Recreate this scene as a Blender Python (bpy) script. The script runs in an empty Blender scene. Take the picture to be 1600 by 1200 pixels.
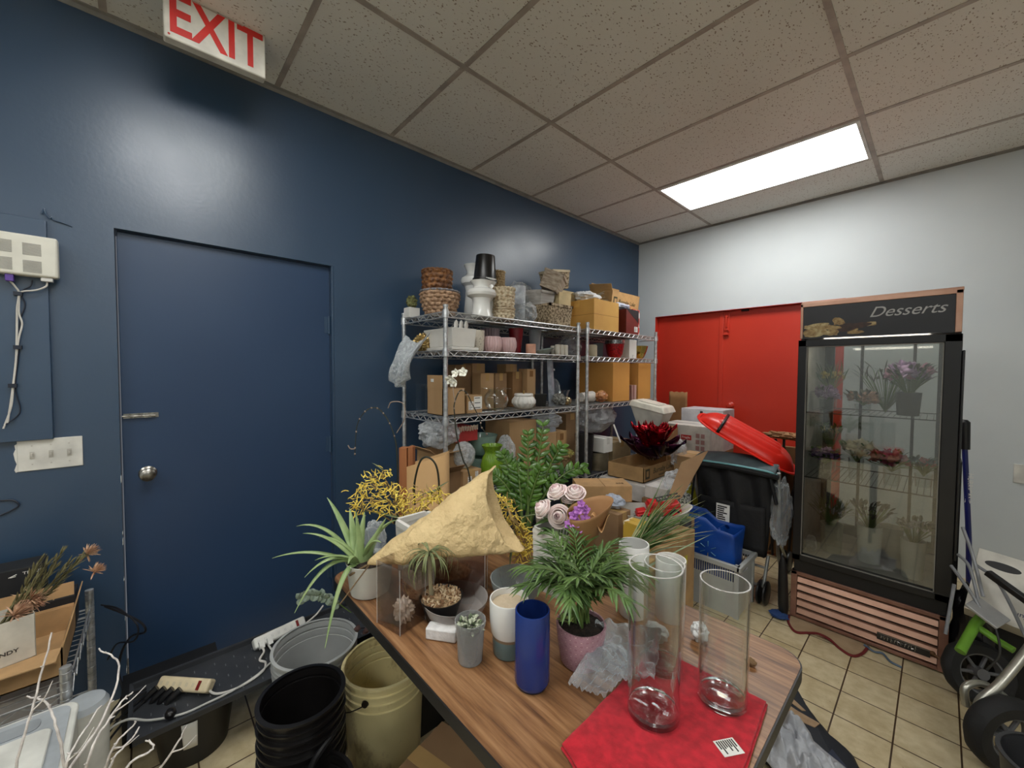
import bpy, bmesh, math, random
from mathutils import Vector, Matrix, Euler, noise
PI = math.pi
rnd = random.Random(7)
SC = bpy.context.scene
COL = SC.collection

# ---------------------------------------------------------------- camera
cam_d = bpy.data.cameras.new('camera'); cam = bpy.data.objects.new('camera', cam_d); COL.objects.link(cam)
cam_d.sensor_width = 36.0; cam_d.lens = 619.67 * 36.0 / 1600.0; cam_d.clip_start = 0.02
_r = Vector((0.67949432, 0.73366251, 0.00517608)); _u = Vector((-0.02876178, 0.01958737, 0.99939436)); _w = Vector((-0.73311679, 0.67923167, -0.03441095))
cam.matrix_world = Matrix(((_r.x, _u.x, -_w.x, 2.324), (_r.y, _u.y, -_w.y, -4.072), (_r.z, _u.z, -_w.z, 1.40), (0, 0, 0, 1)))
SC.camera = cam
# ---------------------------------------------------------------- world, exposure
wd = bpy.data.worlds.new('world'); SC.world = wd; wd.use_nodes = True
wd.node_tree.nodes['Background'].inputs[0].default_value = (0.75, 0.8, 0.9, 1)
wd.node_tree.nodes['Background'].inputs[1].default_value = 0.10
SC.view_settings.view_transform = 'Standard'; SC.view_settings.look = 'None'
SC.view_settings.gamma = 1.0; SC.view_settings.use_curve_mapping = False
SC.view_settings.exposure = 0.85
LAMP_POWER = 7.0          # emission strength of the ceiling troffers
CEIL = 2.82

# ---------------------------------------------------------------- materials
def lin(c):
    return tuple(((v / 255.0) / 12.92 if v / 255.0 <= 0.04045 else ((v / 255.0 + 0.055) / 1.055) ** 2.4) for v in c) + (1.0,)
class NT:
    def __init__(s, name):
        s.m = bpy.data.materials.new(name); s.m.use_nodes = True; s.t = s.m.node_tree
        s.b = s.t.nodes['Principled BSDF']; s.out = s.t.nodes['Material Output']; s._tc = None
    def n(s, typ, **kw):
        nd = s.t.nodes.new(typ)
        for k, v in kw.items():
            if k.startswith('i_'):
                key = k[2:]
                key = int(key) if key.isdigit() else key.replace('_', ' ')
                nd.inputs[key].default_value = v
            else: setattr(nd, k, v)
        return nd
    def l(s, a, b): s.t.links.new(a, b)
    def tc(s):
        if not s._tc: s._tc = s.n('ShaderNodeTexCoord')
        return s._tc.outputs['Object']
    def mapping(s, scale=(1, 1, 1), loc=(0, 0, 0), rot=(0, 0, 0)):
        m = s.n('ShaderNodeMapping'); m.inputs['Scale'].default_value = scale; m.inputs['Location'].default_value = loc; m.inputs['Rotation'].default_value = rot
        s.l(s.tc(), m.inputs['Vector']); return m.outputs[0]
    def noise(s, scale, detail=3, vec=None, rough=.5):
        nd = s.n('ShaderNodeTexNoise'); nd.inputs['Scale'].default_value = scale; nd.inputs['Detail'].default_value = detail; nd.inputs['Roughness'].default_value = rough
        s.l(vec or s.tc(), nd.inputs['Vector']); return nd.outputs['Fac']
    def ramp(s, fac, stops):
        r = s.n('ShaderNodeValToRGB'); e = r.color_ramp.elements
        e[0].position = stops[0][0]; e[0].color = stops[0][1]; e[1].position = stops[-1][0]; e[1].color = stops[-1][1]
        for p, c in stops[1:-1]:
            x = e.new(p); x.color = c
        s.l(fac, r.inputs[0]); return r.outputs[0]
    def mix(s, fac, a, b, typ='MIX'):
        m = s.n('ShaderNodeMix', data_type='RGBA', blend_type=typ)
        for i, v in ((0, fac), (6, a), (7, b)):
            if hasattr(v, 'is_output'): s.l(v, m.inputs[i])
            else: m.inputs[i].default_value = v
        return m.outputs[2]
    def bump(s, h, strength=.3, dist=.01):
        b = s.n('ShaderNodeBump'); b.inputs['Strength'].default_value = strength; b.inputs['Distance'].default_value = dist
        s.l(h, b.inputs['Height']); s.l(b.outputs[0], s.b.inputs['Normal']); return b.outputs[0]
    def set(s, **kw):
        for k, v in kw.items():
            k = {'color': 'Base Color', 'rough': 'Roughness', 'metal': 'Metallic', 'trans': 'Transmission Weight', 'spec': 'Specular IOR Level', 'coat': 'Coat Weight', 'coatr': 'Coat Roughness', 'alpha': 'Alpha', 'ior': 'IOR', 'sheen': 'Sheen Weight', 'sss': 'Subsurface Weight'}[k]
            if hasattr(v, 'is_output'): s.l(v, s.b.inputs[k])
            else: s.b.inputs[k].default_value = v
        return s
MATS = {}
def pbr(name, rgb, rough=.5, metal=0, rgb2=None, ns=12, bump=0, bs=60, bd=.004, stretch=None, lo=.35, hi=.65, **kw):
    """plain procedural material: colour mottled with noise towards rgb2, optional noise bump"""
    if name in MATS: return MATS[name]
    t = NT(name); vec = t.mapping(stretch) if stretch else None
    c1 = lin(rgb); c2 = lin(rgb2 if rgb2 else tuple(v * .88 for v in rgb))
    t.set(color=t.ramp(t.noise(ns, 4, vec), [(lo, c1), (hi, c2)]), rough=rough, metal=metal, **kw)
    if bump: t.bump(t.noise(bs, 4, vec), bump, bd)
    MATS[name] = t.m; return t.m
def film(name, tint=(235, 238, 240), amount=.16, rough=.12, bs=30, bump=.8, ns=10, haze=.15, bd=.01):
    """thin clear plastic: see-through sheet with crumpled gloss"""
    if name in MATS: return MATS[name]
    t = NT(name); t.set(color=lin(tint), rough=rough)
    nrm = t.bump(t.noise(bs, 5), bump, bd)
    tr = t.n('ShaderNodeBsdfTransparent'); tr.inputs[0].default_value = lin(tuple(min(255, v + 10) for v in tint))
    lw = t.n('ShaderNodeLayerWeight'); lw.inputs[0].default_value = .35; t.l(nrm, lw.inputs['Normal'])
    ad = t.n('ShaderNodeMath', operation='MULTIPLY_ADD'); t.l(lw.outputs['Facing'], ad.inputs[0]); ad.inputs[1].default_value = .55; ad.inputs[2].default_value = amount
    n2 = t.ramp(t.noise(ns, 5), [(.45, (0, 0, 0, 1)), (.75, (haze, haze, haze, 1))])
    a2 = t.n('ShaderNodeMath', operation='ADD', use_clamp=True); t.l(ad.outputs[0], a2.inputs[0]); t.l(n2, a2.inputs[1])
    mx = t.n('ShaderNodeMixShader'); t.l(a2.outputs[0], mx.inputs[0]); t.l(tr.outputs[0], mx.inputs[1]); t.l(t.b.outputs[0], mx.inputs[2])
    t.l(mx.outputs[0], t.out.inputs[0]); MATS[name] = t.m; return t.m
def glass(name, tint=(250, 252, 252), refl=1.0, base=.02, rough=.02):
    """clear glass wall: see-through with Fresnel reflection"""
    if name in MATS: return MATS[name]
    t = NT(name)
    tr = t.n('ShaderNodeBsdfTransparent'); tr.inputs[0].default_value = lin(tint)
    gl = t.n('ShaderNodeBsdfGlossy'); gl.inputs[0].default_value = (1, 1, 1, 1); gl.inputs['Roughness'].default_value = rough
    lw = t.n('ShaderNodeLayerWeight'); lw.inputs[0].default_value = .5
    pw = t.n('ShaderNodeMath', operation='POWER'); t.l(lw.outputs['Facing'], pw.inputs[0]); pw.inputs[1].default_value = 2.6
    ad = t.n('ShaderNodeMath', operation='MULTIPLY_ADD', use_clamp=True); t.l(pw.outputs[0], ad.inputs[0]); ad.inputs[1].default_value = refl * .85; ad.inputs[2].default_value = base
    mx = t.n('ShaderNodeMixShader'); t.l(ad.outputs[0], mx.inputs[0]); t.l(tr.outputs[0], mx.inputs[1]); t.l(gl.outputs[0], mx.inputs[2])
    t.l(mx.outputs[0], t.out.inputs[0]); MATS[name] = t.m; return t.m
def emit(name, rgb, s):
    if name in MATS: return MATS[name]
    t = NT(name); e = t.n('ShaderNodeEmission'); e.inputs[0].default_value = lin(rgb); e.inputs[1].default_value = s
    t.l(e.outputs[0], t.out.inputs[0]); MATS[name] = t.m; return t.m

# ---------------------------------------------------------------- mesh builder
class MB:
    def __init__(s): s.v = []; s.f = []; s.mi = []
    def add(s, vs, fs, M=None, mi=0):
        o = len(s.v)
        for p in vs:
            p = Vector(p); s.v.append(M @ p if M else p)
        for f in fs: s.f.append([i + o for i in f]); s.mi.append(mi)
        return s
    def box(s, x0, y0, z0, x1, y1, z1, M=None, mi=0, taper=0):
        t = taper; vs = [(x0 + t, y0 + t, z0), (x1 - t, y0 + t, z0), (x1 - t, y1 - t, z0), (x0 + t, y1 - t, z0), (x0, y0, z1), (x1, y0, z1), (x1, y1, z1), (x0, y1, z1)]
        return s.add(vs, [(3, 2, 1, 0), (4, 5, 6, 7), (0, 1, 5, 4), (1, 2, 6, 5), (2, 3, 7, 6), (3, 0, 4, 7)], M, mi)
    def cbox(s, c, d, M=None, mi=0):
        return s.box(c[0] - d[0] / 2, c[1] - d[1] / 2, c[2] - d[2] / 2, c[0] + d[0] / 2, c[1] + d[1] / 2, c[2] + d[2] / 2, M, mi)
    def lathe(s, prof, seg=40, M=None, mi=0, cx=0, cy=0, fn=None, close=False):
        """prof: list of (r, z); fn(r, z, angle) -> (r, z) for ribs and waves"""
        vs = []; fs = []; n = len(prof)
        for i in range(seg):
            a = 2 * PI * i / seg
            for r, z in prof:
                if fn: r, z = fn(r, z, a)
                vs.append((cx + r * math.cos(a), cy + r * math.sin(a), z))
        for i in range(seg):
            j = (i + 1) % seg
            for k in range(n - 1 + (1 if close else 0)):
                k2 = (k + 1) % n
                fs.append((i * n + k, j * n + k, j * n + k2, i * n + k2))
        if not close:
            if prof[0][0] > 1e-5: fs.append(tuple(i * n for i in range(seg))[::-1])
            if prof[-1][0] > 1e-5: fs.append(tuple(i * n + n - 1 for i in range(seg)))
        return s.add(vs, fs, M, mi)
    def tube(s, pts, r, seg=8, M=None, mi=0, cap=True, flat=1.0):
        pts = [Vector(p) for p in pts]; n = len(pts)
        if n < 2: return s
        rs = r if isinstance(r, (list, tuple)) else [r] * n
        t0 = (pts[1] - pts[0]).normalized(); up = Vector((0, 0, 1)) if abs(t0.z) < .9 else Vector((1, 0, 0))
        a = t0.cross(up).normalized(); vs = []; fs = []
        for i in range(n):
            t = (pts[min(i + 1, n - 1)] - pts[max(i - 1, 0)])
            t = t.normalized() if t.length > 1e-9 else t0
            a = (a - t * a.dot(t)); a = a.normalized() if a.length > 1e-6 else t.orthogonal().normalized(); b = t.cross(a)
            for k in range(seg):
                q = 2 * PI * k / seg; vs.append(pts[i] + (a * math.cos(q) + b * math.sin(q) * flat) * rs[i])
        for i in range(n - 1):
            for k in range(seg):
                k2 = (k + 1) % seg; fs.append((i * seg + k, i * seg + k2, (i + 1) * seg + k2, (i + 1) * seg + k))
        if cap: fs.append(tuple(range(seg))[::-1]); fs.append(tuple((n - 1) * seg + k for k in range(seg)))
        return s.add(vs, fs, M, mi)
    def prism(s, poly, h0, h1, M=None, mi=0):
        n = len(poly); vs = [(x, y, h0) for x, y in poly] + [(x, y, h1) for x, y in poly]
        fs = [tuple(range(n))[::-1], tuple(range(n, 2 * n))] + [(i, (i + 1) % n, n + (i + 1) % n, n + i) for i in range(n)]
        return s.add(vs, fs, M, mi)
    def grid(s, fn, nu, nv, M=None, mi=0, cu=False):
        vs = [fn(i / nu, j / nv) for i in range(nu + (0 if cu else 1)) for j in range(nv + 1)]; fs = []
        m = nu if cu else nu + 1
        for i in range(nu):
            for j in range(nv):
                a = i * (nv + 1) + j; b = ((i + 1) % m) * (nv + 1) + j; fs.append((a, b, b + 1, a + 1))
        return s.add(vs, fs, M, mi)
    def blob(s, c, r, amp=.15, freq=3, seg=20, rings=12, seed=0, M=None, mi=0, flatb=None):
        c = Vector(c); r = Vector(r if isinstance(r, (tuple, list)) else (r, r, r)); vs = []; fs = []
        for j in range(rings + 1):
            th = PI * j / rings
            for i in range(seg):
                a = 2 * PI * i / seg; d = Vector((math.sin(th) * math.cos(a), math.sin(th) * math.sin(a), math.cos(th)))
                k = 1 + amp * (noise.noise(d * freq + Vector((seed * 7.1, seed, 0))) + (.35 * (1 - 2 * abs(noise.noise(d * freq * 2.3 + Vector((seed, 3, 1))))) - .2 if amp > .1 else 0))
                p = Vector((d.x * r.x, d.y * r.y, d.z * r.z)) * k + c
                if flatb is not None and p.z < flatb: p.z = flatb
                vs.append(p)
        for j in range(rings):
            for i in range(seg):
                k = (i + 1) % seg; fs.append((j * seg + i, (j + 1) * seg + i, (j + 1) * seg + k, j * seg + k))
        return s.add(vs, fs, M, mi)
    def leaf(s, base, d, L, W, curl=.2, up=(0, 0, 1), seg=5, mi=0, fold=.15, tip=0.0, shape=1.0, droop=0.0):
        """one leaf blade as a folded strip of three columns, slightly thick through fold"""
        d = Vector(d).normalized(); up = Vector(up); side = d.cross(up)
        side = side.normalized() if side.length > 1e-4 else Vector((1, 0, 0)); nrm = side.cross(d).normalized()
        vs = []; p = Vector(base); dd = d.copy(); st = L / seg
        for i in range(seg + 1):
            t = i / seg; w = W * .5 * (math.sin(PI * min(1, (t * .92 + .08) ** shape)) ** .8 if t < 1 else 0) + tip
            vs += [p - side * w + nrm * w * fold, p.copy(), p + side * w + nrm * w * fold]
            dd = (dd - nrm * curl / seg + Vector((0, 0, -droop / seg))).normalized(); nrm = side.cross(dd).normalized(); p = p + dd * st
        fs = []
        for i in range(seg):
            a = i * 3; fs += [(a, a + 1, a + 4, a + 3), (a + 1, a + 2, a + 5, a + 4)]
        return s.add(vs, fs, None, mi)
    def build(s, name, mat, parent=None, smooth=35, bevel=0, solid=0, sub=0, bseg=2):
        me = bpy.data.meshes.new(name); me.from_pydata([tuple(p) for p in s.v], [], s.f)
        mats = mat if isinstance(mat, (list, tuple)) else [mat]
        for m in mats: me.materials.append(m)
        if len(mats) > 1: me.polygons.foreach_set('material_index', s.mi)
        if s.f:
            bm = bmesh.new(); bm.from_mesh(me)
            bmesh.ops.recalc_face_normals(bm, faces=bm.faces)
            if smooth:
                for f in bm.faces: f.smooth = True
                for e in bm.edges:
                    if len(e.link_faces) == 2 and e.calc_face_angle(0) > math.radians(smooth): e.smooth = False
            bm.to_mesh(me); bm.free()
        o = bpy.data.objects.new(name, me); COL.objects.link(o)
        if parent: o.parent = parent
        if solid:
            md = o.modifiers.new('solid', 'SOLIDIFY'); md.thickness = solid; md.offset = 0
        if bevel:
            md = o.modifiers.new('bevel', 'BEVEL'); md.width = bevel; md.segments = bseg; md.limit_method = 'ANGLE'; md.angle_limit = math.radians(40)
        if sub:
            md = o.modifiers.new('sub', 'SUBSURF'); md.levels = sub; md.render_levels = sub
        return o
def tag(o, label, cat, group=None, kind=None):
    o['label'] = label; o['category'] = cat
    if group: o['group'] = group
    if kind: o['kind'] = kind
    return o
def thing(name, label, cat, loc=(0, 0, 0), rz=0, group=None, rot=None):
    o = bpy.data.objects.new(name, None); COL.objects.link(o); o.empty_display_size = .02
    o.location = loc; o.rotation_euler = rot if rot else (0, 0, rz)
    return tag(o, label, cat, group)
def place(o, loc, rz=0, rot=None):
    o.location = loc; o.rotation_euler = rot if rot else (0, 0, rz); return o
def struct(o): o['kind'] = 'structure'; return o
def dup(root, loc, rz=None, label=None, rot=None, scale=None):
    r = root.copy(); COL.objects.link(r); r.location = loc
    if rz is not None: r.rotation_euler = (0, 0, rz)
    if rot: r.rotation_euler = rot
    if scale: r.scale = scale
    if label: r['label'] = label
    for ch in list(root.children):
        c = ch.copy(); COL.objects.link(c); c.parent = r
        for g in ch.children:
            d = g.copy(); COL.objects.link(d); d.parent = c
    return r
def T(x, y, z): return Matrix.Translation((x, y, z))
def R(a, ax): return Matrix.Rotation(a, 4, ax)
def text(name, body, size, mat, M, parent=None, ext=.0006, shear=0, align='CENTER', sx=1.0, off=0):
    """lettering as a mesh, local XY plane facing +Z, transformed by M"""
    cu = bpy.data.curves.new(name, 'FONT'); cu.body = body; cu.size = size; cu.extrude = ext; cu.align_x = align; cu.align_y = 'CENTER'; cu.shear = shear; cu.offset = off
    o = bpy.data.objects.new(name + '_t', cu); COL.objects.link(o)
    dg = bpy.context.evaluated_depsgraph_get(); me = bpy.data.meshes.new_from_object(o.evaluated_get(dg)); bpy.data.objects.remove(o)
    for v in me.vertices: v.co = M @ Vector((v.co.x * sx, v.co.y, v.co.z))
    me.materials.clear(); me.materials.append(mat); me.name = name
    r = bpy.data.objects.new(name, me); COL.objects.link(r)
    if parent: r.parent = parent
    return r
# text orientation helpers: plane facing +x (reading along +y) and facing -y (reading along +x)
FX = Matrix(((0, 0, 1, 0), (1, 0, 0, 0), (0, 1, 0, 0), (0, 0, 0, 1)))
FY = Matrix(((1, 0, 0, 0), (0, 0, -1, 0), (0, 1, 0, 0), (0, 0, 0, 1)))
def smooth_path(pts, n=6):
    """Catmull-Rom through points"""
    P = [Vector(p) for p in pts]; P = [P[0] * 2 - P[1]] + P + [P[-1] * 2 - P[-2]]; out = []
    for i in range(1, len(P) - 2):
        for k in range(n):
            t = k / n; a, b, c, d = P[i - 1], P[i], P[i + 1], P[i + 2]
            out.append(.5 * ((2 * b) + (c - a) * t + (2 * a - 5 * b + 4 * c - d) * t * t + (3 * b - a - 3 * c + d) * t ** 3))
    out.append(P[-2]); return out
# ================================================================ room shell
def blue_paint():
    t = NT('blue_wall_paint'); big = t.noise(1.3, 3)
    t.set(color=t.ramp(big, [(.3, lin((42, 66, 92))), (.7, lin((47, 72, 98)))]), rough=t.ramp(t.noise(3, 3), [(.3, (.31, .31, .31, 1)), (.7, (.37, .37, .37, 1))]), spec=.85)
    t.bump(t.noise(55, 6), .10, .004); return t.m
BLUE = blue_paint()
WHITEP = pbr('white_wall_paint', (208, 214, 216), .55, ns=2, rgb2=(202, 208, 211), bump=.06, bs=60)
REDP = pbr('red_door_paint', (202, 58, 40), .32, ns=2, rgb2=(194, 52, 36), bump=.05, bs=40)
def floor_mat():
    t = NT('beige_floor_tile'); br = t.n('ShaderNodeTexBrick', offset=0.0, squash=1.0)
    br.inputs['Scale'].default_value = 1.0; br.inputs['Brick Width'].default_value = .1755; br.inputs['Row Height'].default_value = .1755
    br.inputs['Mortar Size'].default_value = .0028; br.inputs['Mortar Smooth'].default_value = .1; br.inputs['Bias'].default_value = 0
    br.inputs['Color1'].default_value = lin((214, 200, 166)); br.inputs['Color2'].default_value = lin((200, 184, 148)); br.inputs['Mortar'].default_value = lin((72, 52, 32))
    t.l(t.mapping(loc=(-2.066, 2.028, 0)), br.inputs['Vector'])
    mott = t.ramp(t.noise(22, 6), [(.35, (1, 1, 1, 1)), (.7, (.80, .76, .68, 1))])
    dirt = t.ramp(t.noise(3.5, 6, rough=.7), [(.5, (1, 1, 1, 1)), (.75, (.72, .66, .56, 1))])
    spots = t.ramp(t.noise(140, 2), [(.70, (1, 1, 1, 1)), (.76, (.45, .38, .3, 1))])
    c = t.mix(1, t.mix(1, t.mix(1, br.outputs['Color'], mott, 'MULTIPLY'), dirt, 'MULTIPLY'), spots, 'MULTIPLY')
    t.set(color=c, rough=.42)
    inv = t.n('ShaderNodeMath', operation='SUBTRACT'); inv.inputs[0].default_value = 1; t.l(br.outputs['Fac'], inv.inputs[1]); t.bump(inv.outputs[0], .5, .002); return t.m
def ceil_mat():
    t = NT('speckled_ceiling_tile')
    v = t.n('ShaderNodeTexVoronoi', feature='F1'); v.inputs['Scale'].default_value = 105; t.l(t.mapping((1, .55, 1), rot=(0, 0, .6)), v.inputs['Vector'])
    nz = t.noise(60, 2); ad = t.n('ShaderNodeMath', operation='MULTIPLY_ADD'); t.l(nz, ad.inputs[0]); ad.inputs[1].default_value = .9; t.l(v.outputs['Distance'], ad.inputs[2])
    pits = t.ramp(ad.outputs[0], [(.60, (0, 0, 0, 1)), (.66, (1, 1, 1, 1))])
    c = t.mix(pits, lin((158, 146, 134)), t.ramp(t.noise(1.5, 2), [(.3, lin((224, 224, 218))), (.7, lin((218, 217, 210)))]))
    t.set(color=c, rough=.9); t.bump(pits, .5, .003); return t.m
FLOORM = floor_mat(); CEILM = ceil_mat()
XR, YB = 4.6, -7.4
struct(MB().box(-.3, YB - .2, -.1, XR + .2, .3, 0).build('floor', FLOORM))
struct(MB().box(-.3, YB - .2, CEIL, XR + .2, .3, CEIL + .1).build('ceiling', CEILM))
# blue wall with door opening (y -4.153..-3.285, top 1.976)
DY0, DY1, DZ = -4.153, -3.285, 1.977
m = MB(); m.box(-.14, YB, 0, 0, DY0, CEIL); m.box(-.14, DY1, 0, 0, 0, CEIL); m.box(-.14, DY0, DZ, 0, DY1, CEIL)
struct(m.build('wall_left', BLUE))
# white back wall with the red doorway
RX0, RX1, RZ = .209, 1.80, 1.985
m = MB(); m.box(-.14, 0, 0, RX0, .14, CEIL); m.box(RX1, 0, 0, XR, .14, CEIL); m.box(RX0, 0, RZ, RX1, .14, CEIL)
struct(m.build('wall_back', WHITEP))
struct(MB().box(XR, YB, 0, XR + .1, .14, CEIL).build('wall_right', WHITEP))
struct(MB().box(-.14, YB - .1, 0, XR + .1, YB, CEIL).build('wall_front', WHITEP))
# ceiling T-bar grid
TBAR = pbr('ceiling_grid_metal', (176, 166, 156), .5, bump=.03)
m = MB(); g = .012
xs = [.768 + 1.22 * k for k in range(0, 3)]
for x in xs: m.box(x - g, YB, CEIL - .004, x + g, 0, CEIL + .002)
for k in range(0, 12):
    y = -.505 - .61 * k
    if y > YB: m.box(0, y - g, CEIL - .0035, XR, y + g, CEIL + .002)
struct(m.build('trim_1', TBAR))
m = MB(); m.box(0, YB, CEIL - .022, .004, 0, CEIL); m.box(0, YB, CEIL - .004, .022, 0, CEIL); m.box(0, -.018, CEIL - .004, XR, 0, CEIL); m.box(0, -.003, CEIL - .016, XR, 0, CEIL)
struct(m.build('trim_2', pbr('ceiling_angle_metal', (150, 148, 144), .5)))
# ---- troffer lights
def lamp_mat():
    t = NT('lit_lens'); e = t.n('ShaderNodeEmission'); e.inputs[0].default_value = (.985, .995, .985, 1)
    st = t.ramp(t.noise(2.4, 2, t.mapping(loc=(.4, .1, 0))), [(.57, (.985, .995, .985, 1)), (.64, (.80, .74, .58, 1))])
    t.l(st, e.inputs[0]); e.inputs[1].default_value = LAMP_POWER; t.l(e.outputs[0], t.out.inputs[0]); return t.m
LENS = lamp_mat()
def troffer(y0, label, x0=.768):
    r = thing('ceiling_light', label, 'light', (x0, y0, CEIL - .004))
    f = MB(); f.box(.012, .012, -.006, 1.208, .034, 0); f.box(.012, .576, -.006, 1.208, .598, 0); f.box(.012, .034, -.006, .03, .576, 0); f.box(1.19, .034, -.006, 1.208, .576, 0)
    f.build('frame', pbr('white_enamel', (225, 224, 220), .4), r)
    d = MB(); d.box(.03, .034, -.004, 1.19, .576, -.001); d.build('diffuser', LENS, r)
    return r
troffer(-1.115, 'lit fluorescent ceiling panel set in the tiles beside the white wall')
troffer(-4.165, 'lit fluorescent ceiling panel above the work table near the exit sign')
troffer(-6.0, 'lit fluorescent ceiling panel far behind the work table')
troffer(-6.0, 'added fill light panel, unseen in the far corner of the room', 3.208)  # out-of-view panel added for more fill light
troffer(-4.165, 'added fill light panel, unseen to the right above the camera side of the room', 3.208)  # second panel added out of view to lift the fill
# ---- blue door
DM = NT('blue_door_paint'); DM.set(color=DM.ramp(DM.noise(1.1, 3), [(.3, lin((38, 60, 90))), (.7, lin((43, 66, 96)))]), rough=.36, spec=.5); DM.bump(DM.noise(30, 5), .06, .003); DM = DM.m
CHROME = pbr('chrome_wire', (216, 218, 220), .32, .75, rgb2=(178, 180, 180), ns=40)
STEEL = pbr('worn_steel', (178, 175, 168), .3, 1.0, rgb2=(120, 116, 108), ns=60)
door = struct(MB().box(-.075, DY0 + .006, .012, -.035, DY1 - .012, DZ - .004).build('door_1', DM, bevel=.002))
m = MB(); m.box(-.11, DY0 - .0, 0, -.078, DY1, .012)
struct(m.build('trim_3', pbr('threshold_black', (16, 16, 18), .6)))
m = MB(); m.box(-.033, DY1 - .011, 0, -.001, DY1 - .0005, DZ - .001); struct(m.build('trim_4', BLUE, bevel=.001))
kn = MB(); Mk = T(-.035, -4.07, .94) @ R(PI / 2, 'Y')
kn.lathe([(.001, 0), (.031, 0), (.031, .003), (.024, .009), (.012, .012), (.011, .026), (.021, .032), (.027, .042), (.026, .052), (.018, .058), (.001, .06)], 32, Mk)
kn.box(-.002, -.006, .0595, .002, .006, .062, Mk)
kn.build('door_handle', STEEL, door)
b = MB(); b.box(-.035, -4.142, 1.186, -.030, -4.03, 1.206); b.tube([(-.024, -4.146, 1.196), (-.024, -4.04, 1.194)], .0045, 10); b.cbox((-.026, -4.115, 1.196), (.012, .012, .018)); b.cbox((-.026, -4.07, 1.195), (.012, .012, .018))
b.tube([(-.024, -4.085, 1.196), (-.012, -4.085, 1.196)], .003, 8)
b.build('slide_bolt', STEEL, door)
for z0, z1 in ((1.60, 1.70), (.93, 1.02), (.2, .29)):
    h = MB(); h.tube([(-.028, DY1 - .018, z0), (-.028, DY1 - .018, z1)], .006, 10); h.box(-.036, DY1 - .04, z0 + .004, -.0335, DY1 - .012, z1 - .004); h.build('hinge', BLUE, door)
# paint chips on the jamb and the scratched marks on the door
m = MB()
for z, h in ((.92, .03), (.70, .012), (.655, .028), (.50, .012), (.33, .012), (.10, .02), (.025, .02)): m.box(-.02, DY0 - .001, z, .0006, DY0 + .0012, z + h)
struct(m.build('trim_5', pbr('bare_white_chip', (210, 210, 205), .7)))
# ---- red double door
rd = struct(MB().box(RX0 + .003, .062, .004, .862, .102, RZ - .004).build('door_2', REDP, bevel=.002))
rd2 = struct(MB().box(.870, .062, .004, RX1 - .003, .102, RZ - .004).build('door_3', REDP, bevel=.002))
m = MB(); m.box(RX0, .0, 0, RX0 + .002, .13, RZ); m.box(RX1 - .002, 0, 0, RX1, .13, RZ); m.box(RX0, 0, RZ - .003, RX1, .13, RZ)
struct(m.build('trim_6', REDP))
m = MB(); m.box(.846, .050, .004, .884, .0615, RZ - .006); m.build('astragal', REDP, rd2, bevel=.003)
m = MB(); m.cbox((.912, .057, 1.87), (.052, .009, .17)); m.cbox((.912, .045, 1.885), (.012, .02, .12)); m.cbox((.912, .047, 1.80), (.034, .02, .012)); m.cbox((.912, .047, 1.93), (.034, .02, .012)); m.cbox((.908, .045, 1.765), (.03, .028, .03)); m.tube([(.89, .04, 1.755), (.935, .04, 1.755)], .012, 12)
m.build('slide_bolt', REDP, rd2, bevel=.0015)
m = MB(); m.lathe([(.001, 0), (.032, 0), (.032, .004), (.024, .01), (.014, .014), (.013, .03), (.024, .036), (.027, .05), (.018, .058), (.001, .06)], 28, T(.962, .061, 1.075) @ R(PI / 2, 'X')); m.build('door_handle', REDP, rd2)
m = MB(); m.cbox((1.07, .05, 1.972), (.06, .02, .018)); m.build('latch_keeper', pbr('dark_metal', (46, 40, 38), .5, .6), rd2)
# ---- raised board, wiring boxes, switches on the blue wall
struct(MB().box(0, -5.2, 1.128, .02, -4.333, 1.955).build('trim_7', BLUE, bevel=.002))
WPL = pbr('off_white_plastic', (222, 220, 208), .4, rgb2=(212, 210, 198))
def modem():
    r = thing('wall_modem', 'off-white wall box with square vent grilles above the light switches', 'electronics', (.021, -4.302, 1.735))
    m = MB(); m.box(0, -.30, 0, .045, 0, .148); m.build('housing', WPL, r, bevel=.008, bseg=3)
    gm = pbr('vent_grey', (168, 166, 158), .6)
    for yy, zz in ((-.062, .092), (-.13, .095), (-.062, .03), (-.13, .033), (-.22, .095), (-.22, .035)):
        v = MB()
        for k in range(11): v.box(.0445, yy - .022, zz - .018 + k * .004, .0462, yy + .022, zz - .018 + k * .004 + .0022)
        v.build('vent', gm, r)
    m = MB(); m.box(.012, -.045, -.014, .036, -.015, .003); m.build('plug', pbr('plug_white', (225, 225, 222), .4), r, bevel=.002)
    m = MB(); m.box(.012, -.128, -.025, .036, -.108, .003); m.build('purple_connector', pbr('purple_plastic', (92, 62, 150), .4), r, bevel=.002)
modem()
CW = pbr('white_cable', (215, 212, 205), .45); CD = pbr('dark_blue_cable', (26, 34, 50), .5); BLKP = pbr('black_plastic', (20, 20, 22), .42, rgb2=(14, 14, 16), bump=.03, bs=200)
m = MB()
m.tube(smooth_path([(.045, -4.333, 1.725), (.046, -4.335, 1.705), (.04, -4.36, 1.688), (.035, -4.395, 1.678), (.03, -4.402, 1.66), (.03, -4.404, 1.60), (.03, -4.398, 1.56), (.03, -4.408, 1.50), (.03, -4.418, 1.40), (.03, -4.424, 1.33), (.03, -4.43, 1.26), (.03, -4.45, 1.18)]), .0028, 8)
m.tube(smooth_path([(.045, -4.42, 1.712), (.04, -4.41, 1.695), (.034, -4.402, 1.672), (.03, -4.408, 1.62), (.03, -4.41, 1.56), (.03, -4.412, 1.50), (.03, -4.416, 1.42), (.03, -4.428, 1.30), (.03, -4.44, 1.2)]), .003, 8)
o = m.build('cable', CW); tag(o, 'white cables hanging down the blue board from the wall box', 'cable')
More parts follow.
